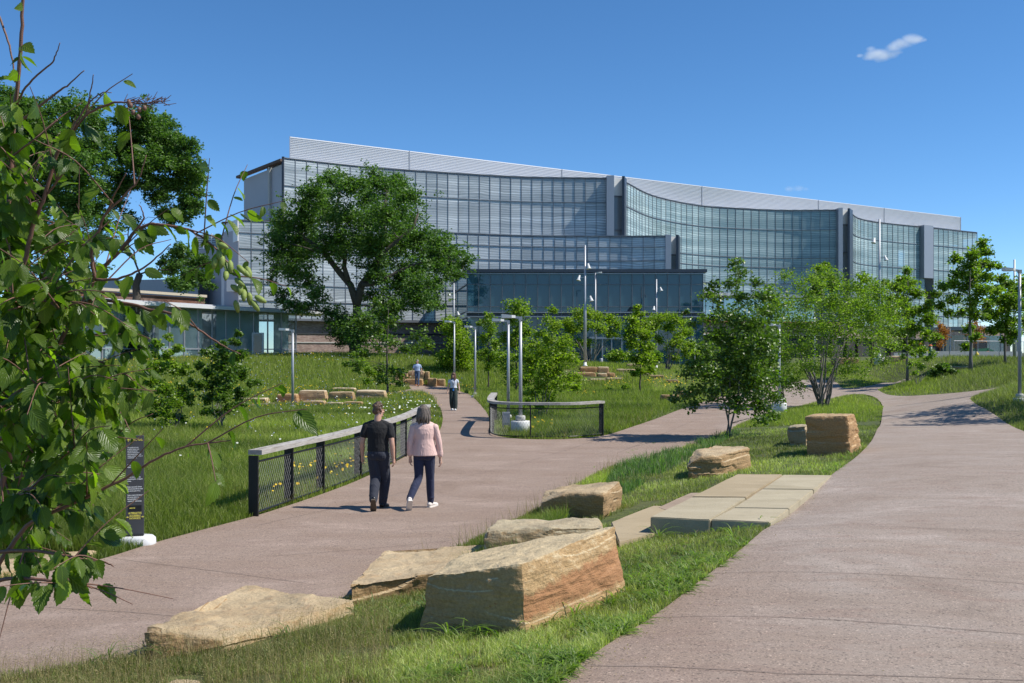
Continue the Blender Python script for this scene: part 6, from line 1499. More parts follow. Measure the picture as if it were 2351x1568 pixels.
plant("young_tree", "leafy tree behind the vase shaped shrub near the floodlight mast", "tree", og(2000, 84), [(1985, 640, 12), (2005, 660, 14), (1975, 670, 14), (2020, 690, 14), (1990, 700, 16), (2035, 650, 9), (1960, 700, 12), (2000, 730, 14), (2035, 720, 12), (1975, 745, 12)], .16, LM['mid'], M['bark'], 4500, fork=.9, r0=.11, seed=35)
plant("young_tree", "tree behind the shrubs, its dark green head rising beside the glass shaft", "tree", og(1885, 80), [(1880, 622, 12), (1895, 640, 14), (1870, 650, 13), (1905, 660, 14), (1880, 675, 14), (1900, 610, 8), (1860, 680, 10), (1910, 690, 10)], .16, LM['mid'], M['bark'], 3800, fork=.9, r0=.11, seed=36)
plant("young_tree", "thin trunked tree just left of the rightmost lamp post", "tree", og(2308, 72),
      [(2300, 640, 9), (2315, 655, 11), (2290, 665, 11), (2330, 670, 12), (2305, 685, 14), (2280, 695, 11), (2325, 700, 14), (2300, 715, 14), (2340, 700, 10), (2285, 730, 12), (2320, 735, 14), (2345, 740, 11), (2300, 755, 12), (2275, 760, 9), (2330, 765, 11), (2310, 785, 9), (2345, 660, 9), (2270, 720, 8), (2292, 612, 6)],
      .16, LM['mid'], M['barkgrey'], 7500, fork=.97, r0=.09, twigs=8, seed=37, bare=.3, clump=.22)
plant("young_tree", "tree at the very right edge behind the rightmost lamp post", "tree", og(2375, 80), [(2360, 650, 14), (2350, 690, 14), (2375, 700, 18), (2355, 730, 14), (2385, 660, 16), (2365, 760, 14)], .16, LM['mid'], M['bark'], 3500, fork=.9, r0=.1, seed=38)
plant("young_tree", "young tree beyond the right picture edge shading the upper walk", "tree", Vector((24.2, 41, g1(24.2, 41))), [(2490, 480, 24), (2510, 440, 26), (2535, 470, 28), (2500, 520, 26), (2530, 540, 24), (2475, 545, 18), (2550, 510, 22)], .16, LM['mid'], M['barkgrey'], 3000, fork=.8, r0=.1, seed=90)
plant("young_tree", "young tree off the right edge whose crown shades the wide part of the upper walk", "tree", Vector((21.5, 32.5, g1(21.5, 32.5))), [(2530, 560, 45), (2600, 520, 50), (2660, 560, 50), (2720, 500, 50), (2560, 470, 45), (2640, 430, 50), (2700, 400, 45), (2600, 380, 40), (2740, 560, 45), (2500, 600, 35)], .13, LM['mid'], M['barkgrey'], 3600, fork=.8, r0=.1, seed=91, depthf=1.3)
plant("small_bush", "compact dark green bush on the grass island between the forking walks", "bush", og(2166, 62), [(2160, 838, 8), (2175, 842, 9), (2150, 852, 9), (2168, 856, 12), (2186, 858, 9), (2145, 868, 8), (2166, 872, 12), (2188, 872, 8)], .11, LM['dark'], M['bark'], 2600, fork=.3, r0=.04, stems=4, seed=39)
plant("twiggy_shrub", "thin twiggy shrub on the grass island left of the compact bush", "shrub", og(2105, 60), [(2085, 800, 8), (2100, 815, 9), (2120, 805, 9), (2130, 825, 8), (2090, 835, 8), (2112, 840, 9), (2075, 820, 7), (2140, 812, 7), (2098, 856, 6)], .11, LM['mid'], M['barkgrey'], 900, fork=.3, r0=.035, stems=7, seed=40, bare=.8)
plant("rusty_maple", "small orange leaved maple left of the tall straight oak, in the works yard", "tree", og(2158, 108), [(2155, 745, 10), (2162, 760, 12), (2150, 770, 11), (2165, 778, 11), (2155, 790, 9), (2170, 765, 8)], .16, LM['rust'], M['bark'], 900, fork=.5, r0=.08, seed=41)
plant("rusty_maple", "orange leaved maple right of the tall straight oak, before the canopy", "tree", og(2242, 110), [(2242, 735, 8), (2238, 750, 10), (2248, 762, 11), (2236, 772, 10), (2250, 780, 9), (2258, 755, 7), (2240, 790, 8)], .16, LM['rust'], M['bark'], 900, fork=.5, r0=.08, seed=42)
plant("meadow_shrub", "tall loose shrub in the meadow beside the trail sign, lighter green", ms, og(398, 31),
      [(362, 790, 10), (385, 775, 7), (350, 815, 13), (380, 815, 14), (405, 805, 10), (340, 850, 14), (370, 850, 17), (400, 850, 15), (425, 850, 10), (350, 885, 15), (385, 890, 17), (415, 890, 13), (340, 915, 12), (365, 925, 15), (400, 925, 15), (430, 915, 10), (380, 955, 13), (410, 960, 11), (350, 950, 9), (440, 880, 8)],
      .085, LM['mid'], M['barkgrey'], 5000, fork=.3, r0=.038, stems=7, twigs=9, seed=43, hang=.3, bare=.25)
plant("meadow_shrub", "darker green upright shrub in the meadow, nearer the lamp post than the lighter one", ms, og(512, 31.5),
      [(545, 765, 7), (535, 785, 10), (510, 790, 8), (550, 810, 12), (520, 815, 14), (490, 820, 12), (470, 805, 8), (540, 840, 14), (505, 845, 16), (475, 850, 13), (455, 840, 8), (560, 860, 10), (525, 870, 16), (490, 880, 16), (460, 880, 10), (575, 885, 8), (590, 880, 6), (545, 900, 13), (510, 905, 15), (480, 915, 13), (530, 930, 12), (500, 945, 12), (475, 945, 8), (560, 925, 7)],
      .085, LM['dark'], M['barkgrey'], 6500, fork=.3, r0=.038, stems=6, twigs=9, seed=44, hang=.4, bare=.15)
plant("twiggy_shrub", "bare stemmed low shrub under the flower filled bed behind the curved rail", "shrub", og(1215, 40), [(1205, 905, 8), (1215, 925, 9), (1200, 935, 7), (1225, 945, 7)], .08, LM['mid'], M['barkgrey'], 700, fork=.3, r0=.03, stems=5, seed=45, bare=.4)
plant("shrub", "leafy low shrub at the right foot of the narrow pointed tree", "shrub", og(1420, 62), [(1395, 898, 7), (1420, 905, 9), (1440, 895, 9), (1455, 905, 8), (1435, 915, 7)], .1, LM['mid'], M['bark'], 900, fork=.3, r0=.03, stems=4, seed=46)
q = random.Random(8)
for i in range(12):
    xx = [1030, 1068, 1098, 1150, 1212, 1290, 1420, 1500, 1610, 1650, 1700, 1745][i]
    plant("low_shrub", "low green shrub in the planting strip before the annex, " + ["by the shaded brick end", "at the annex's left corner", "behind the sparse slender tree", "behind the paired lamps", "behind the bright sapling", "left of the umbrella shrub", "right of the tall mast", "beside the rounded shrub", "under the cherry shrub's left twigs", "behind the cherry shrub", "behind the cherry shrub's right side", "left of the vase shaped shrub"][i], "shrub", og(xx, 97),
          [(xx + q.uniform(-16, 16), 826 - q.uniform(0, 14), q.uniform(8, 12)) for _ in range(6)], .18, LM[q.choice(['dark', 'mid', 'mid'])], M['bark'], 1300, fork=.3, r0=.05, stems=3, seed=60 + i, group="low shrubs in front of the annex")

# ------------------------------------------------------------ the serrated foreground tree at the left
fr = empty("hornbeam_tree", (-2.25, 2.6, .3), "near leafy tree with large serrated leaves and reddish twigs filling the left side", "tree")
def spl(pts, k=5):
    c = [Vector(p) for p in pts]; c = [c[0] * 2 - c[1]] + c + [c[-1] * 2 - c[-2]]; out = []
    for i in range(1, len(c) - 2):
        for j in range(k):
            t = j / k; out.append(.5 * ((2 * c[i]) + (c[i + 1] - c[i - 1]) * t + (2 * c[i - 1] - 5 * c[i] + 4 * c[i + 1] - c[i + 2]) * t * t + (3 * c[i] - c[i - 1] - 3 * c[i + 1] + c[i + 2]) * t ** 3))
    out.append(c[-2]); return out
def D3(pts, d0, d1): n = len(pts); return [P(x, y, d0 + (d1 - d0) * i / (n - 1)) for i, (x, y) in enumerate(pts)]
# (points, near depth, far depth, start radius, end radius, leaf density per metre (0 = bare), leaf start fraction, side twigs)
BR = [([(53, -40), (53, 0), (48, 99), (40, 198), (31, 280), (25, 395), (15, 600), (18, 704), (9, 766), (-8, 850), (-20, 1000), (-60, 1300)][::-1], 2.7, 2.5, .012, .0032, 18, .10, 16),
      ([(-20, 1000), (15, 710), (41, 657), (59, 590), (79, 507), (99, 461), (128, 362), (158, 313), (204, 260), (257, 237), (283, 235), (330, 237), (372, 232)], 2.6, 2.35, .0075, .0012, 15, .12, 9),
      ([(-60, 1300), (25, 1055), (54, 997), (83, 918), (111, 868), (141, 780), (182, 707), (217, 643), (243, 608), (278, 575), (310, 532), (345, 515), (375, 517), (425, 525), (455, 540), (490, 565), (516, 595), (545, 634), (570, 680)], 2.6, 2.5, .009, .0014, 34, .10, 18),
      ([(182, 707), (211, 689), (293, 697), (346, 712), (387, 718), (440, 747), (481, 774), (522, 800), (551, 812)], 2.5, 2.25, .006, .0012, 36, .02, 5),
      ([(54, 997), (117, 856), (164, 832), (205, 824), (252, 839), (293, 862), (317, 883), (352, 903)], 2.45, 2.25, .006, .0012, 32, .05, 6),
      ([(111, 868), (152, 792), (205, 772), (252, 762), (300, 762), (345, 778)], 2.5, 2.2, .005, .0012, 32, .1, 6),
      ([(-60, 1380), (0, 1291), (62, 1208), (124, 1175), (199, 1142), (290, 1096), (356, 1055), (414, 1030), (477, 1017), (530, 1011)], 2.45, 2.3, .0065, .0012, 15, .30, 9),
      ([(62, 1208), (100, 1175), (141, 1142), (186, 1084), (232, 1030), (265, 1001), (306, 968), (352, 950)], 2.5, 2.4, .006, .0012, 17, .1, 7),
      ([(-60, 1350), (0, 1332), (62, 1328), (124, 1334), (182, 1338), (212, 1352)], 2.4, 2.3, .006, .0014, 20, .15, 3),
      ([(-60, 1270), (83, 1265), (199, 1286), (240, 1291), (262, 1300)], 2.4, 2.3, .005, .0012, 17, .2, 3),
      ([(25, 290), (76, 257), (132, 211), (158, 194), (193, 161)], 2.5, 2.4, .004, .0012, 8, .1, 0),
      ([(38, 240), (66, 191), (115, 148), (128, 125), (137, 99)], 2.5, 2.4, .003, .001, 3, .3, 0),
      ([(146, 335), (170, 290), (198, 244), (214, 227), (234, 214), (255, 212)], 2.45, 2.4, .003, .001, 0, 0, 0),
      ([(198, 262), (206, 220), (212, 190), (214, 172)], 2.45, 2.4, .002, .001, 0, 0, 0),
      ([(26, 360), (79, 320), (132, 277)], 2.55, 2.4, .003, .0012, 13, 0, 1),
      ([(100, 455), (148, 395), (161, 362)], 2.5, 2.4, .003, .001, 8, .2, 1),
      ([(217, 643), (211, 573), (229, 523), (244, 491), (296, 438), (320, 408), (336, 356)], 2.5, 2.4, .005, .001, 9, .02, 3),
      ([(244, 491), (262, 450), (290, 398)], 2.5, 2.4, .003, .001, 3, .3, 0),
      ([(-10, 20), (10, 70), (28, 130), (35, 190)], 2.5, 2.5, .003, .002, 2, .2, 0),
      ([(15, 600), (-30, 520), (-60, 420)], 2.6, 2.7, .008, .004, 20, 0, 3),
      ([(15, 640), (60, 560), (70, 480), (66, 420), (90, 360)], 2.6, 2.5, .005, .0012, 14, .1, 4),
      ([(18, 704), (90, 650), (150, 600), (180, 540), (170, 490)], 2.55, 2.4, .005, .0012, 18, .1, 5),
      ([(25, 1055), (0, 950), (20, 860), (60, 790), (80, 720)], 2.5, 2.4, .006, .0014, 20, .0, 6),
      ([(83, 918), (150, 900), (210, 910), (270, 940), (300, 990)], 2.45, 2.3, .005, .0012, 20, .0, 4),
      ([(25, 1055), (90, 1020), (150, 1000), (210, 1010), (250, 1040)], 2.45, 2.3, .005, .0012, 19, .0, 4),
      ([(0, 1120), (60, 1090), (110, 1100), (170, 1120), (215, 1160)], 2.4, 2.25, .005, .0012, 18, .0, 3),
      ([(217, 643), (270, 640), (320, 620), (360, 590), (392, 560)], 2.5, 2.4, .004, .0012, 18, .0, 3),
      ([(310, 532), (330, 500), (320, 470)], 2.45, 2.4, .003, .001, 14, .0, 0),
      ([(-20, 1000), (20, 1130), (50, 1230), (60, 1310)], 2.4, 2.3, .005, .0012, 18, .0, 3),
      ([(141, 780), (160, 700), (150, 640), (175, 600)], 2.5, 2.6, .004, .0012, 18, .0, 3),
      ([(59, 590), (30, 500), (10, 440), (15, 360)], 2.6, 2.7, .004, .0012, 16, .0, 4)]
BR += [(pts, 2.5 + .25 * (i % 3), 2.4 + .25 * (i % 3), .005, .0012, 24, .0, 7) for i, pts in enumerate([
    [(-40, 1200), (20, 1150), (70, 1120), (130, 1060), (180, 1030)], [(-40, 1050), (30, 980), (90, 940), (140, 930), (190, 950)], [(-40, 900), (20, 850), (90, 820), (150, 850), (190, 880)],
    [(-40, 760), (30, 700), (100, 690), (150, 720)], [(-40, 620), (20, 560), (70, 600), (110, 650)], [(-60, 1300), (10, 1200), (60, 1060), (110, 980)], [(-40, 980), (40, 900), (110, 880), (160, 900)]])]
lv = []          # (position, direction, size)
fq = random.Random(21); bm_main = MB(); bm_ = bm_main
def leaves_on(pts, dens, start, sc=1.0):
    L = [0]
    for a, b in zip(pts[:-1], pts[1:]): L.append(L[-1] + (b - a).length)
    n = int(dens * L[-1] * (1 - start)); 
    for k in range(n):
        u = L[-1] * (start + (1 - start) * (k + fq.random()) / max(1, n)); i = max(0, min(len(pts) - 2, int(np.searchsorted(L, u)) - 1)); p = pts[i].lerp(pts[i + 1], (u - L[i]) / max(1e-6, L[i + 1] - L[i])); d = (pts[i + 1] - pts[i]).normalized()
        side = Vector((fq.uniform(-1, 1), fq.uniform(-1, 1), fq.uniform(-.6, .3))).normalized()
        sx_, sy_ = CX + p.x / p.y * F, HY - (p.z - EYE) / p.y * F
        if sy_ < 260 and fq.random() < .35: continue          # the top of the tree is thinly leaved
        if sy_ < 640 and 50 < sx_ < 380 and fq.random() < (.62 if sy_ < 470 else .42): continue
        if sx_ > 330 and sy_ > 740 and fq.random() < .5: continue
        if sx_ > 240 and sy_ > 940 and fq.random() < .45: continue
        if sy_ > 1345 or (265 < sx_ < 345 and 985 < sy_ < 1260 and fq.random() < .8): continue
        lv.append((p, (d * .6 + side * .8 + Vector((0, 0, -.85))).normalized(), fq.uniform(.032, .074) * sc * (1.0 if k < n - 2 else .75)))
for bi_, (pts, d0, d1, r0, r1, dens, st, nt_) in enumerate(BR):
    if bi_ in (4, 5, 7, 20, 21, 23, 24, 25, 28, 29, 30): d0, d1 = d0 * 1.4, d1 * 1.4      # branches deeper inside the crown
    if bi_ in (2, 3, 22): d0, d1 = d0 * 1.12, d1 * 1.12
    q = spl(D3(pts, d0, d1)); n = len(q)
    q = [p + Vector((fq.uniform(-1, 1), fq.uniform(-1, 1), fq.uniform(-1, 1))) * .0012 for p in q]; nt_ = int(nt_ * (2.3 if max(p_[0] for p_ in pts) < 240 else 1.0)) if pts[0][1] > 430 or max(p_[1] for p_ in pts) > 700 else nt_
    bm_main.tube(q, [r0 + (r1 - r0) * (i / (n - 1)) for i in range(n)], 7)
    if dens: leaves_on(q, dens, st)
    for _ in range(nt_):
        i = fq.randint(int(n * max(st, .1)), n - 2)
        if 250 < q[i].x / q[i].y * F + CX < 400 and fq.random() < .7: continue
        if HY - (q[i].z - EYE) / q[i].y * F < 300: continue
        d = (q[i + 1] - q[i]).normalized(); s_ = Vector((fq.uniform(-1, 1), fq.uniform(-1, .6), fq.uniform(-.45, .9))).normalized(); L = fq.uniform(.12, .30)
        e = q[i] + (d * .7 + s_).normalized() * L; m_ = q[i].lerp(e, .5) + Vector((0, 0, fq.uniform(0, .03)))
        tq = spl([q[i], m_, e], 4); bm_.tube(tq, [.0022 + (.0009 - .0022) * (k / (len(tq) - 1)) for k in range(len(tq))], 5, False); leaves_on(tq, 66 if sum(p_[0] for p_ in pts) / len(pts) < 260 else 27, .1)
# buds and fine spurs on the bare ends
mb = bm_main
for _ in range(60):
    u = fq.random(); p = P(283 + 95 * u, 236 - 4 * u + fq.uniform(-6, 10), 2.36); e = p + Vector((fq.uniform(.0, .03), 0, fq.uniform(-.012, .018))); mb.tube([p, e], [.0011, .0006], 4, False)
for x, y in [(300, 242), (306, 258), (320, 252), (332, 248), (318, 268), (296, 235)]:
    ball(mb, P(x, y, 2.36), (.006, .006, .007), 6)
bm_main.build("trunk", M["barkred"], fr, True)
# leaf template: serrated, folded along the midrib, drooping
ST = 15
def leaf_arrays(lv, r):
    n = len(lv); pos = np.array([tuple(l[0]) for l in lv]); dr = unit(np.array([tuple(l[1]) for l in lv])); sz = np.array([l[2] for l in lv])
    nn = r.normal(size=(n, 3)) * .55 + np.array([0.10, -.25, .9]); nn = nn - dr * (nn * dr).sum(1)[:, None]; nn = unit(nn); sd = np.cross(dr, nn)
    t = np.linspace(0, 1, ST); w = (np.sin(np.pi * np.clip(t, 0, 1) ** .78) ** .85) * .30; w[0] = 0.012; w[-1] = .0
    saw = np.where(np.arange(ST) % 2 == 0, 1.07, .90); droop = r.uniform(.05, .45, n); fold = r.uniform(.05, .5, n); curl = r.uniform(-.35, .35, n)
    V = np.zeros((n, ST, 3, 3)); UV = np.zeros((n, ST, 3, 2))
    for i in range(ST):
        mid = pos + dr * (sz * (t[i] + .08))[:, None] - nn * (sz * droop * t[i] ** 2)[:, None] + sd * (sz * curl * .25 * t[i] ** 2)[:, None]
        for c, s in enumerate((-1, 0, 1)):
            wave = .05 * np.sin(t[i] * 9 + n)
            V[:, i, c] = mid + sd * (sz * w[i] * saw[i] * s)[:, None] + nn * (sz * w[i] * abs(s) * (fold + wave))[:, None] + dr * (sz * .04 * abs(s) * (1 if i % 2 == 0 else 0))[:, None]
            UV[:, i, c] = (s, t[i])
    Fq = []
    for i in range(ST - 1):
        for c in (0, 1): Fq.append((i * 3 + c, i * 3 + c + 1, i * 3 + c + 4, i * 3 + c + 3))
    Fq = np.array(Fq); Fa = (Fq[None] + (np.arange(n) * ST * 3)[:, None, None]).reshape(-1, 4)
    tt = np.repeat(np.clip(r.normal(.45, .24, n), 0, 1), len(Fq))
    return V.reshape(-1, 3), Fa, tt, UV.reshape(-1, 2)
V, Fa, tt, UVs = leaf_arrays(lv, rng)
o = link("crown", np_mesh("crown", V, Fa, tt, uv=UVs), LM['hornbeam'], fr, True)
# young coppery leaves at the tips and catkins on the long reaching branch
cv_ = MB()
for (x, y) in [(500, 575), (512, 588), (497, 590), (528, 598), (545, 610), (555, 618), (566, 612), (520, 622), (540, 640), (552, 650), (530, 655), (560, 665), (572, 672), (585, 680), (578, 690), (540, 690), (500, 560)]:
    p = P(x, y, 2.5); d = Vector((fq.uniform(-.2, 1), fq.uniform(-.5, .2), fq.uniform(-.9, -.1))).normalized()
    cv_.tube([p, p + d * .008, p + d * .02, p + d * .032], [.003, .0075, .0075, .003], 8)
ob = cv_.build("catkins", simple("catkin_green", (.20, .26, .05), .6, 0, .2, 90, .002), fr, True)

# ------------------------------------------------------------ grass, flowers
OCC = [p for p in FOOT]
def free(x, y):
    m = ~inside(PATH, x, y)
    for p in OCC:
        lo, hi = p.min(0) - .05, p.max(0) + .05; k = (x > lo[0]) & (x < hi[0]) & (y > lo[1]) & (y < hi[1]) & m
        if k.any(): m[k] &= ~inside(p, x[k], y[k])
    return m
def polar(n, r0, r1, a0=-31, a1=31, pw=1.0):
    """ground points around the viewpoint's side of the park, sparser with distance"""
    a = np.radians(rng.uniform(a0, a1, n)); u = rng.uniform(0, 1, n); r = r0 * (r1 / r0) ** (u ** pw)
    return r * np.sin(a), r * np.cos(a)
def blades(name, x, y, h, w, mat, label, cat, bend=.45, seg=2, tintb=None, z=None):
    n = len(x); z = gz(x, y) if z is None else z; B_ = np.stack([x, y, z - .01], 1); h = np.broadcast_to(h, (n,)) * rng.uniform(.55, 1.25, n); w = np.broadcast_to(w, (n,))
    a = rng.uniform(0, 2 * np.pi, n); sd = np.stack([np.cos(a), np.sin(a), np.zeros(n)], 1); b = rng.uniform(0, 2 * np.pi, n); bd = np.stack([np.cos(b), np.sin(b), np.zeros(n)], 1) * (rng.uniform(.05, 1, n) * bend)[:, None]
    up = np.array([0, 0, 1.0]); hw = (w * .5)[:, None]; H1 = (h * .55)[:, None]; H2 = h[:, None]
    m = B_ + up * H1 + bd * H1 * .45; tip = B_ + up * H2 * (1 - .25 * np.linalg.norm(bd, axis=1)[:, None]) + bd * H2
    t = rng.uniform(0, 1, n) if tintb is None else np.clip(tintb + rng.normal(0, .2, n), 0, 1)
    if seg == 2:
        V = np.stack([B_ - sd * hw, B_ + sd * hw, m + sd * hw * .8, m - sd * hw * .8, tip], 1).reshape(-1, 3); i = np.arange(n)[:, None] * 5
        Fq = np.concatenate([i + np.array([[0, 1, 2]]), i + np.array([[0, 2, 3]]), i + np.array([[3, 2, 4]])]); t = np.tile(t, 3)
    else:
        V = np.stack([B_ - sd * hw, B_ + sd * hw, tip], 1).reshape(-1, 3); i = np.arange(n)[:, None] * 3; Fq = i + np.array([[0, 1, 2]])
    return link(name, np_mesh(name, V, Fq, t), mat, None, label=label, cat=cat, kind="stuff")
def patchn(x, y, s, seed=0):
    """cheap smooth patchiness 0..1"""
    r = np.random.default_rng(seed); v = np.zeros(len(x))
    for k in range(6):
        a, b, c = r.uniform(-1, 1, 3); f = s * r.uniform(.6, 2.2); v += np.sin(x * a * f + y * b * f + c * 6) / 6
    return v * .5 + .5
RW = lambda x, y: x - (y * 0.115 + 0.1)       # >0: on the strip between the walks and rightwards
# 1 the mown strip between the two walks and the bottom of the picture
def strip_mask(x, y):
    return ((y < 11) & (x > -9)) | (x > -0.3 + (y - 9) * .20)
SLEFT = lambda x, y: x < (-4.3 + (y - 15.8) * .13)     # meadow side
x, y = polar(620000, 5.2, 34, -31, 31); k = free(x, y) & strip_mask(x, y) & ~SLEFT(x, y); x, y = x[k], y[k]
d = np.hypot(x, y); ed = edge_dist(PATH, x, y)
nz = patchn(x, y, 2.2, 3); blue = (nz > .40) & (x < .55 + .37 * (y - 13.5) - .2 * (y - 13.5).clip(-9, 0)) & (y > 12.4)
t = np.clip(.55 + (patchn(x, y, 1.6, 5) - .5) * 1.8, 0, 1)
gap = (patchn(x, y, 9, 71) * .55 + patchn(x, y, 17, 72) * .45) > .40; blue_ = blue; x, y, d, t, blue = x[gap], y[gap], d[gap], t[gap], blue[gap]
blades("turf", x[~blue], y[~blue], (.055 + .07 * patchn(x, y, 5, 9))[~blue], (.0032 + d * .00030)[~blue], LM['turf'], "short yellow green mown turf with dry tips on the strip between the walks", "grass", .9, 2, t[~blue])
k = blue & (rng.uniform(0, 1, len(x)) < .5); blades("tall_grass", x[k], y[k], .21, .005 + d[k] * .0003, LM['blue'], "taller blue green grass tufts along the lower path's right side", "grass", .75, 2)
# dry tips and thatch
x, y = polar(60000, 5.2, 26); k = free(x, y) & strip_mask(x, y) & ~SLEFT(x, y) & (patchn(x, y, 1.1, 21) > .45); x, y = x[k], y[k]
blades("dry_grass", x, y, .085, .0035 + np.hypot(x, y) * .0002, LM['straw'], "dry straw coloured grass stems among the turf", "grass", 1.4, 2)
x, y = polar(42000, 11, 60, -31, 8); k = free(x, y) & ~strip_mask(x, y) & (patchn(x, y, .8, 22) > .42); x, y = x[k], y[k]
blades("dry_stems", x, y, .36, .004 + np.hypot(x, y) * .00025, LM['straw'], "dry brown stems standing in the meadow grass", "grass", .6, 1)
# clippings, soil crumbs and dead leaves that gather along the edges of the walks
x, y = polar(150000, 6, 40); k = inside(PATH, x, y); x, y = x[k], y[k]; ed = edge_dist(PATH, x, y); k = rng.uniform(0, 1, len(x)) < np.exp(-ed / .10) * .5 + .0012; x, y = x[k], y[k]
V, Fq, t = diamonds(np.stack([x, y, gz(x, y) + .020], 1), .018, .5, 4.0); link("path_debris", np_mesh("path_debris", V, Fq, t), LM['straw'], None, label="dry clippings and leaf bits strewn along the edges of the walks", cat="debris", kind="stuff")
# 2 crabgrass: broad arching blades in clumps along the walk's edge and round the boulders
def clumps(cx_, cy_, nb, L, w, name, label, mat, h0=.02):
    V = []; Fq = []; tt = []; n = len(cx_); zz = gz(cx_, cy_)
    for i in range(n):
        t0 = fq.uniform(.2, .9)
        for _ in range(fq.randint(nb // 2, nb)):
            a = fq.uniform(0, 6.283); l = L * fq.uniform(.5, 1.2); el = fq.uniform(.35, 1.35); d = Vector((math.cos(a) * math.cos(el), math.sin(a) * math.cos(el), math.sin(el))); s_ = Vector((-math.sin(a), math.cos(a), 0)); p = Vector((cx_[i], cy_[i], zz[i])) + s_ * fq.uniform(-.02, .02); b0 = len(V); K = 5
            for k in range(K + 1):
                t = k / K; q = p + d * l * t + Vector((math.cos(a), math.sin(a), 0)) * l * .35 * t * t - Vector((0, 0, 1)) * l * .55 * t ** 2.4; ww = w * (1 if t < .5 else 1 - (t - .5) * 1.96) * (.7 if k == 0 else 1)
                fold = Vector((0, 0, ww * .25)); V += [q - s_ * ww / 2 + fold, q, q + s_ * ww / 2 + fold]
            for k in range(K):
                for c in (0, 1): Fq.append((b0 + k * 3 + c, b0 + k * 3 + c + 1, b0 + k * 3 + c + 4, b0 + k * 3 + c + 3)); tt.append(min(1, max(0, t0 + fq.uniform(-.2, .2))))
    return link(name, np_mesh(name, np.array([tuple(v) for v in V]), np.array(Fq), np.array(tt)), mat, None, True, label=label, cat="grass", kind="stuff")
x, y = polar(90000, 5.6, 24); k = free(x, y) & strip_mask(x, y) & ~SLEFT(x, y); x, y = x[k], y[k]; ed = edge_dist(PATH, x, y)
rightside = x > .72 + .48 * (y - 7.3) - 1.35
pr = np.where(rightside, np.exp(-ed / .45) * .30, np.exp(-ed / .2) * .05) + ((y < 10.3) & (x > -1.4) & rightside) * .10
k = rng.uniform(0, 1, len(x)) < pr * (patchn(x, y, 2.5, 31) * 1.4); k &= (patchn(x, y, 5.5, 33) > .40)
clumps(x[k], y[k], 11, .20, .0125, "crabgrass", "bright broad bladed crabgrass clumps spilling along the upper walk's edge", LM['crab'])
cxs = [(1215, 1440), (1240, 1425), (1270, 1415), (1300, 1400), (1180, 1455), (1140, 1460), (1100, 1462), (1335, 1390), (1060, 1470), (1370, 1375), (1030, 1465), (1400, 1350), (1260, 1440), (1320, 1420), (1680, 1235), (1740, 1205), (1510, 1235), (1850, 1045)]
pp = [GP(a, b) for a, b in cxs]; clumps(np.array([p.x for p in pp]), np.array([p.y for p in pp]) - .04, 16, .34, .013, "coarse_weed_tufts", "tall coarse grass tufts at the foot of the huge rust faced boulder", LM['crab'])
x, y = polar(30000, 8.5, 30); k = free(x, y) & strip_mask(x, y) & ~SLEFT(x, y); x, y = x[k], y[k]; ed = edge_dist(PATH, x, y)
k = (x < .55 + .37 * (y - 13.5) - .2 * (y - 13.5).clip(-9, 0)) & (rng.uniform(0, 1, len(x)) < np.exp(-ed / .35) * .35 * (patchn(x, y, 3, 37) > .5)); clumps(x[k], y[k], 13, .30, .009, "edge_tufts", "tall uneven grass tufts leaning over the lower walk's right edge", LM['blue'])
# seeding grasses at the lower left corner
x, y = polar(9000, 6.8, 10.2, -31, -7); k = free(x, y) & (y < 9.5); x, y = x[k], y[k]
blades("seeding_grass", x, y, .26, .0022, LM['straw'], "fine seeding grass heads against the path in the bottom corner", "grass", .8, 2)
x2 = x[::2]; y2 = y[::2]; n = len(x2); z2 = gz(x2, y2); C = np.repeat(np.stack([x2, y2, z2 + .20], 1), 5, 0) + rng.normal(size=(n * 5, 3)) * np.array([.03, .03, .035]); V, Fq, t = diamonds(C, .011, .35, .2); link("grass_seed_heads", np_mesh("seed", V, Fq, t), LM['straw'], None, label="loose brown seed heads of grass in the bottom corner", cat="grass", kind="stuff")
# 3 meadow: tall grass, left of the walks
x, y = polar(520000, 10.5, 52, -31, 8, .95); k = free(x, y) & ~(strip_mask(x, y) & ~SLEFT(x, y)) ; x, y = x[k], y[k]; d = np.hypot(x, y); ed = edge_dist(PATH, x, y)
pn = patchn(x, y, .9, 41); hh = np.clip(.10 + ed * .22, .1, .34) * (.75 + .6 * pn); k2 = rng.uniform(0, 1, len(x)) < .9
tb = np.clip(.38 + (patchn(x, y, .7, 43) - .5) * 2.0, 0, 1)
blades("meadow_grass", x, y, hh, .0042 + d * .00034, LM['grass'], "tall rough green meadow grass on the left of the path", "grass", .7, 2, tb)
x, y = polar(260000, 50, 118, -31, 8, .9); k = free(x, y); x, y = x[k], y[k]; d = np.hypot(x, y); blades("far_meadow_grass", x, y, .38, .02 + d * .0003, LM['grass'], "distant meadow grass rising to the pavilion and the brick plinth", "grass", .6, 1)
# 4 right lawns, mound and the bed behind the curved rail
x, y = polar(420000, 22, 118, -6, 31, .85); k = free(x, y) & ~((y < 34) & strip_mask(x, y) & (x < .52 * y - 1.5) & (x > 0)) & ~((y < 60) & (x < -1)); x, y = x[k], y[k]; d = np.hypot(x, y); ed = edge_dist(PATH, x, y)
mound = (x > .43 * y)
tb = np.clip(.55 + (patchn(x, y, .35, 51) - .5) * 1.1, 0, 1)
blades("lawn_grass", x[~mound], y[~mound], (np.clip(.08 + ed * .14, .08, .26))[~mound], (.004 + d * .00036)[~mound], LM['grass'], "green grass around the mast terrace and the right hand lawns", "grass", .7, 1, tb[~mound])
blades("mound_grass", x[mound], y[mound], (np.clip(.10 + ed * .22, .1, .36))[mound], (.004 + d * .00034)[mound], LM['turf'], "long pale seeding grass on the mounds by the rightmost lamp post", "grass", .8, 1, tb[mound] * .8)
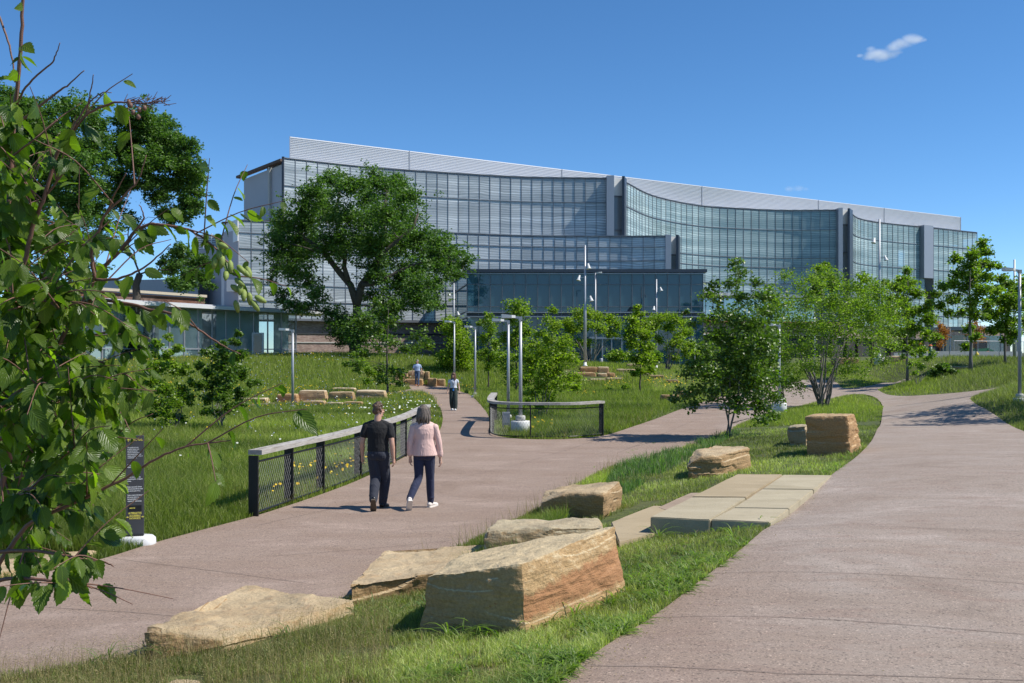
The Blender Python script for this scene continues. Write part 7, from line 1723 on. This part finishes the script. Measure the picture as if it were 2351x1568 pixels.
# 5 flowers
def flowers(x, y, h, size, mat, name, label, npet=6, flat=.3, stem=True, z=None):
    n = len(x); z = gz(x, y) + h * rng.uniform(.75, 1.15, n); r_ = np.broadcast_to(size, (n,)) * rng.uniform(.6, 1.25, n); nn = rng.normal(size=(n, 3)) * flat + np.array([.25, -.55, .9]); nn = unit(nn); a = np.cross(nn, np.array([[1, 0, 0.]])); a = unit(a); b = np.cross(nn, a)
    ang = np.arange(npet) * 2 * np.pi / npet; C = np.stack([x, y, z], 1)
    V = C[:, None, :] + (a[:, None, :] * np.cos(ang)[None, :, None] + b[:, None, :] * np.sin(ang)[None, :, None]) * r_[:, None, None] * .5
    Fq = np.arange(n * npet).reshape(n, npet); t = rng.uniform(0, 1, n); return link(name, np_mesh(name, V.reshape(-1, 3), Fq, t), mat, None, label=label, cat="flowers", kind="stuff")
x, y = polar(46000, 11, 92, -31, -2, .55); k = free(x, y) & ~strip_mask(x, y) | (free(x, y) & SLEFT(x, y)); x, y = x[k], y[k]; pn = patchn(x, y, .28, 61); pn2 = patchn(x, y, .9, 62); d = np.hypot(x, y)
k = rng.uniform(0, 1, len(x)) < np.clip((pn * pn2 * 2.0 - .42), .003, .6) * np.where(d < 32, .03, np.where(d < 52, .14, .5)); flowers(x[k], y[k], np.clip(.34 + (d[k] - 25) * .004, .3, .42), .024 + d[k] * .0005, LM['yellow'], "yellow_wildflowers", "yellow coreopsis flowers scattered through the meadow", 7)
x, y = polar(16000, 26, 92, -31, -2, .55); k = free(x, y); x, y = x[k], y[k]; k = rng.uniform(0, 1, len(x)) < patchn(x, y, .3, 63) * .18; flowers(x[k], y[k], .38, .02 + np.hypot(x, y)[k] * .0004, LM['bluef'], "blue_wildflowers", "pale blue chicory flowers in the meadow", 6)
x, y = polar(240, 22, 92, -31, -2, .6); k = free(x, y) & (patchn(x, y, .3, 64) > .4); x, y = x[k], y[k]; flowers(x, y, .42, .035 + np.hypot(x, y) * .0006, LM['whitef'], "white_wildflowers", "white umbel flowers dotted through the meadow", 8, .15)
# dense patches: Queen Anne's lace beyond the fence, yellow clumps behind the mesh
def at_px(pts, n, sx, sy):
    c = np.array([pts[rng.integers(len(pts))] for _ in range(n)], float) + rng.normal(size=(n, 2)) * np.array([sx, sy]); g_ = [GP(a, max(b, 830)) for a, b in c]; x = np.array([p.x for p in g_]); y = np.array([p.y for p in g_]); k = free(x, y); return x[k], y[k]
x, y = at_px([(840, 965), (880, 955), (910, 950), (930, 960), (900, 970), (860, 975), (930, 940), (800, 960), (960, 950), (985, 965), (940, 975)], 32, 24, 12); flowers(x, y, .44, .085, LM['whitef'], "queen_annes_lace", "cluster of flat white umbel flowers behind the far end of the long fence", 12, .10)
x, y = at_px([(1600 // 2, 1160), (705, 1110), (760, 1120), (830, 1090), (640, 1170), (850, 1060), (780, 1100), (860, 1120)], 150, 25, 10); flowers(x, y, .34, .055, LM['yellow'], "black_eyed_susans", "yellow daisies growing behind the fence mesh", 9)
x, y = at_px([(1245, 985), (1520, 890), (1560, 885), (1500, 880), (1340, 905), (1540, 878), (1410, 885)], 130, 18, 5); flowers(x, y, .28, .08, LM['yellow'], "yellow_wildflowers", "yellow flowers on the grass slope around the mast terrace and path rocks", 7)
# weeds creeping through the joint on the lower path
pp = [GP(a, b) for a, b in [(1480, 1018), (1490, 1016), (1500, 1020), (1440, 1040), (1452, 1036), (1462, 1033), (1410, 1065), (1420, 1060), (1530, 1012), (1365, 1075)]]
clumps(np.array([p.x for p in pp]), np.array([p.y for p in pp]), 8, .10, .008, "joint_weeds", "little weeds growing in the joint of the lower path", LM['crab'])

# ------------------------------------------------------------ clouds
def cloud(name, label, c, blobs, dens):
    bm = MB()
    for (ox, oz, oy, r_) in blobs: ball(bm, (c.x + ox, c.y + oy, c.z + oz), (r_ * 1.3, r_, r_ * .62), 16)
    me = bpy.data.meshes.new("t"); me.from_pydata([tuple(v) for v in bm.v], [], bm.f); o = bpy.data.objects.new("t", me); COL.objects.link(o)
    r = o.modifiers.new("r", 'REMESH'); r.mode = 'VOXEL'; r.voxel_size = 4; dg = bpy.context.evaluated_depsgraph_get(); dg.update(); m2 = bpy.data.meshes.new_from_object(o.evaluated_get(dg)); bpy.data.objects.remove(o)
    m = bpy.data.materials.new(name + "_vapour"); m.use_nodes = True; nt = m.node_tree; nt.nodes.remove(nt.nodes["Principled BSDF"]); out = nt.nodes["Material Output"]
    pv = nd(nt, "ShaderNodeVolumePrincipled"); v = coords(nt); n = noisen(nt, v, .022, 6, .62, .4)
    # thinner towards the rim: distance from the spine of the cloud
    gm = None
    for (ox, oz, oy, r_) in blobs:
        vm = nd(nt, "ShaderNodeVectorMath", operation='SUBTRACT'); nt.links.new(v, vm.inputs[0]); vm.inputs[1].default_value = (c.x + ox, c.y + oy, c.z + oz)
        sc = nd(nt, "ShaderNodeVectorMath", operation='MULTIPLY'); nt.links.new(vm.outputs[0], sc.inputs[0]); sc.inputs[1].default_value = (1 / (r_ * 1.3), 1 / r_, 1 / (r_ * .62))
        ln = nd(nt, "ShaderNodeVectorMath", operation='LENGTH'); nt.links.new(sc.outputs[0], ln.inputs[0]); f = mathn(nt, 'SUBTRACT', 1.0, ln.outputs['Value']); gm = f if gm is None else mathn(nt, 'MAXIMUM', gm, f)
    e = mathn(nt, 'ADD', gm, mathn(nt, 'MULTIPLY', mathn(nt, 'SUBTRACT', n, .62), 1.7)); e = mathn(nt, 'MAXIMUM', e, 0.0); nt.links.new(mathn(nt, 'MULTIPLY', e, dens), pv.inputs['Density']); pv.inputs['Color'].default_value = (1, 1, 1, 1); pv.inputs['Anisotropy'].default_value = .3
    nt.links.new(pv.outputs[0], out.inputs['Volume']); m2.materials.clear(); link(name, m2, m, None, label=label, cat="cloud", kind="thing")
Yc = 1500.0; s = Yc / F
def cb(x, y, r_, oy=0): p = P(x, y, Yc); return (p.x, p.z, oy, r_ * s)
c0 = Vector((0, Yc, 0))
cloud("cloud", "small bright white wisp of cloud high in the right of the sky", c0, [cb(2012, 124, 26), cb(2030, 120, 32, 5), cb(2050, 110, 30), cb(2068, 100, 27), cb(2085, 94, 24, -6), cb(2108, 91, 16), cb(2028, 130, 24), cb(2048, 126, 22), cb(1974, 128, 9), cb(1995, 132, 14), cb(2000, 112, 14), cb(2122, 92, 9), cb(2062, 120, 14)], .075)
cloud("cloud", "faint thin puff of cloud just above the middle of the roofline", c0, [cb(1812, 434, 12), cb(1835, 433, 14), cb(1850, 435, 9)], .030)
SC.cycles.volume_max_steps = 64; SC.cycles.volume_bounces = 2; SC.cycles.volume_step_rate = 3
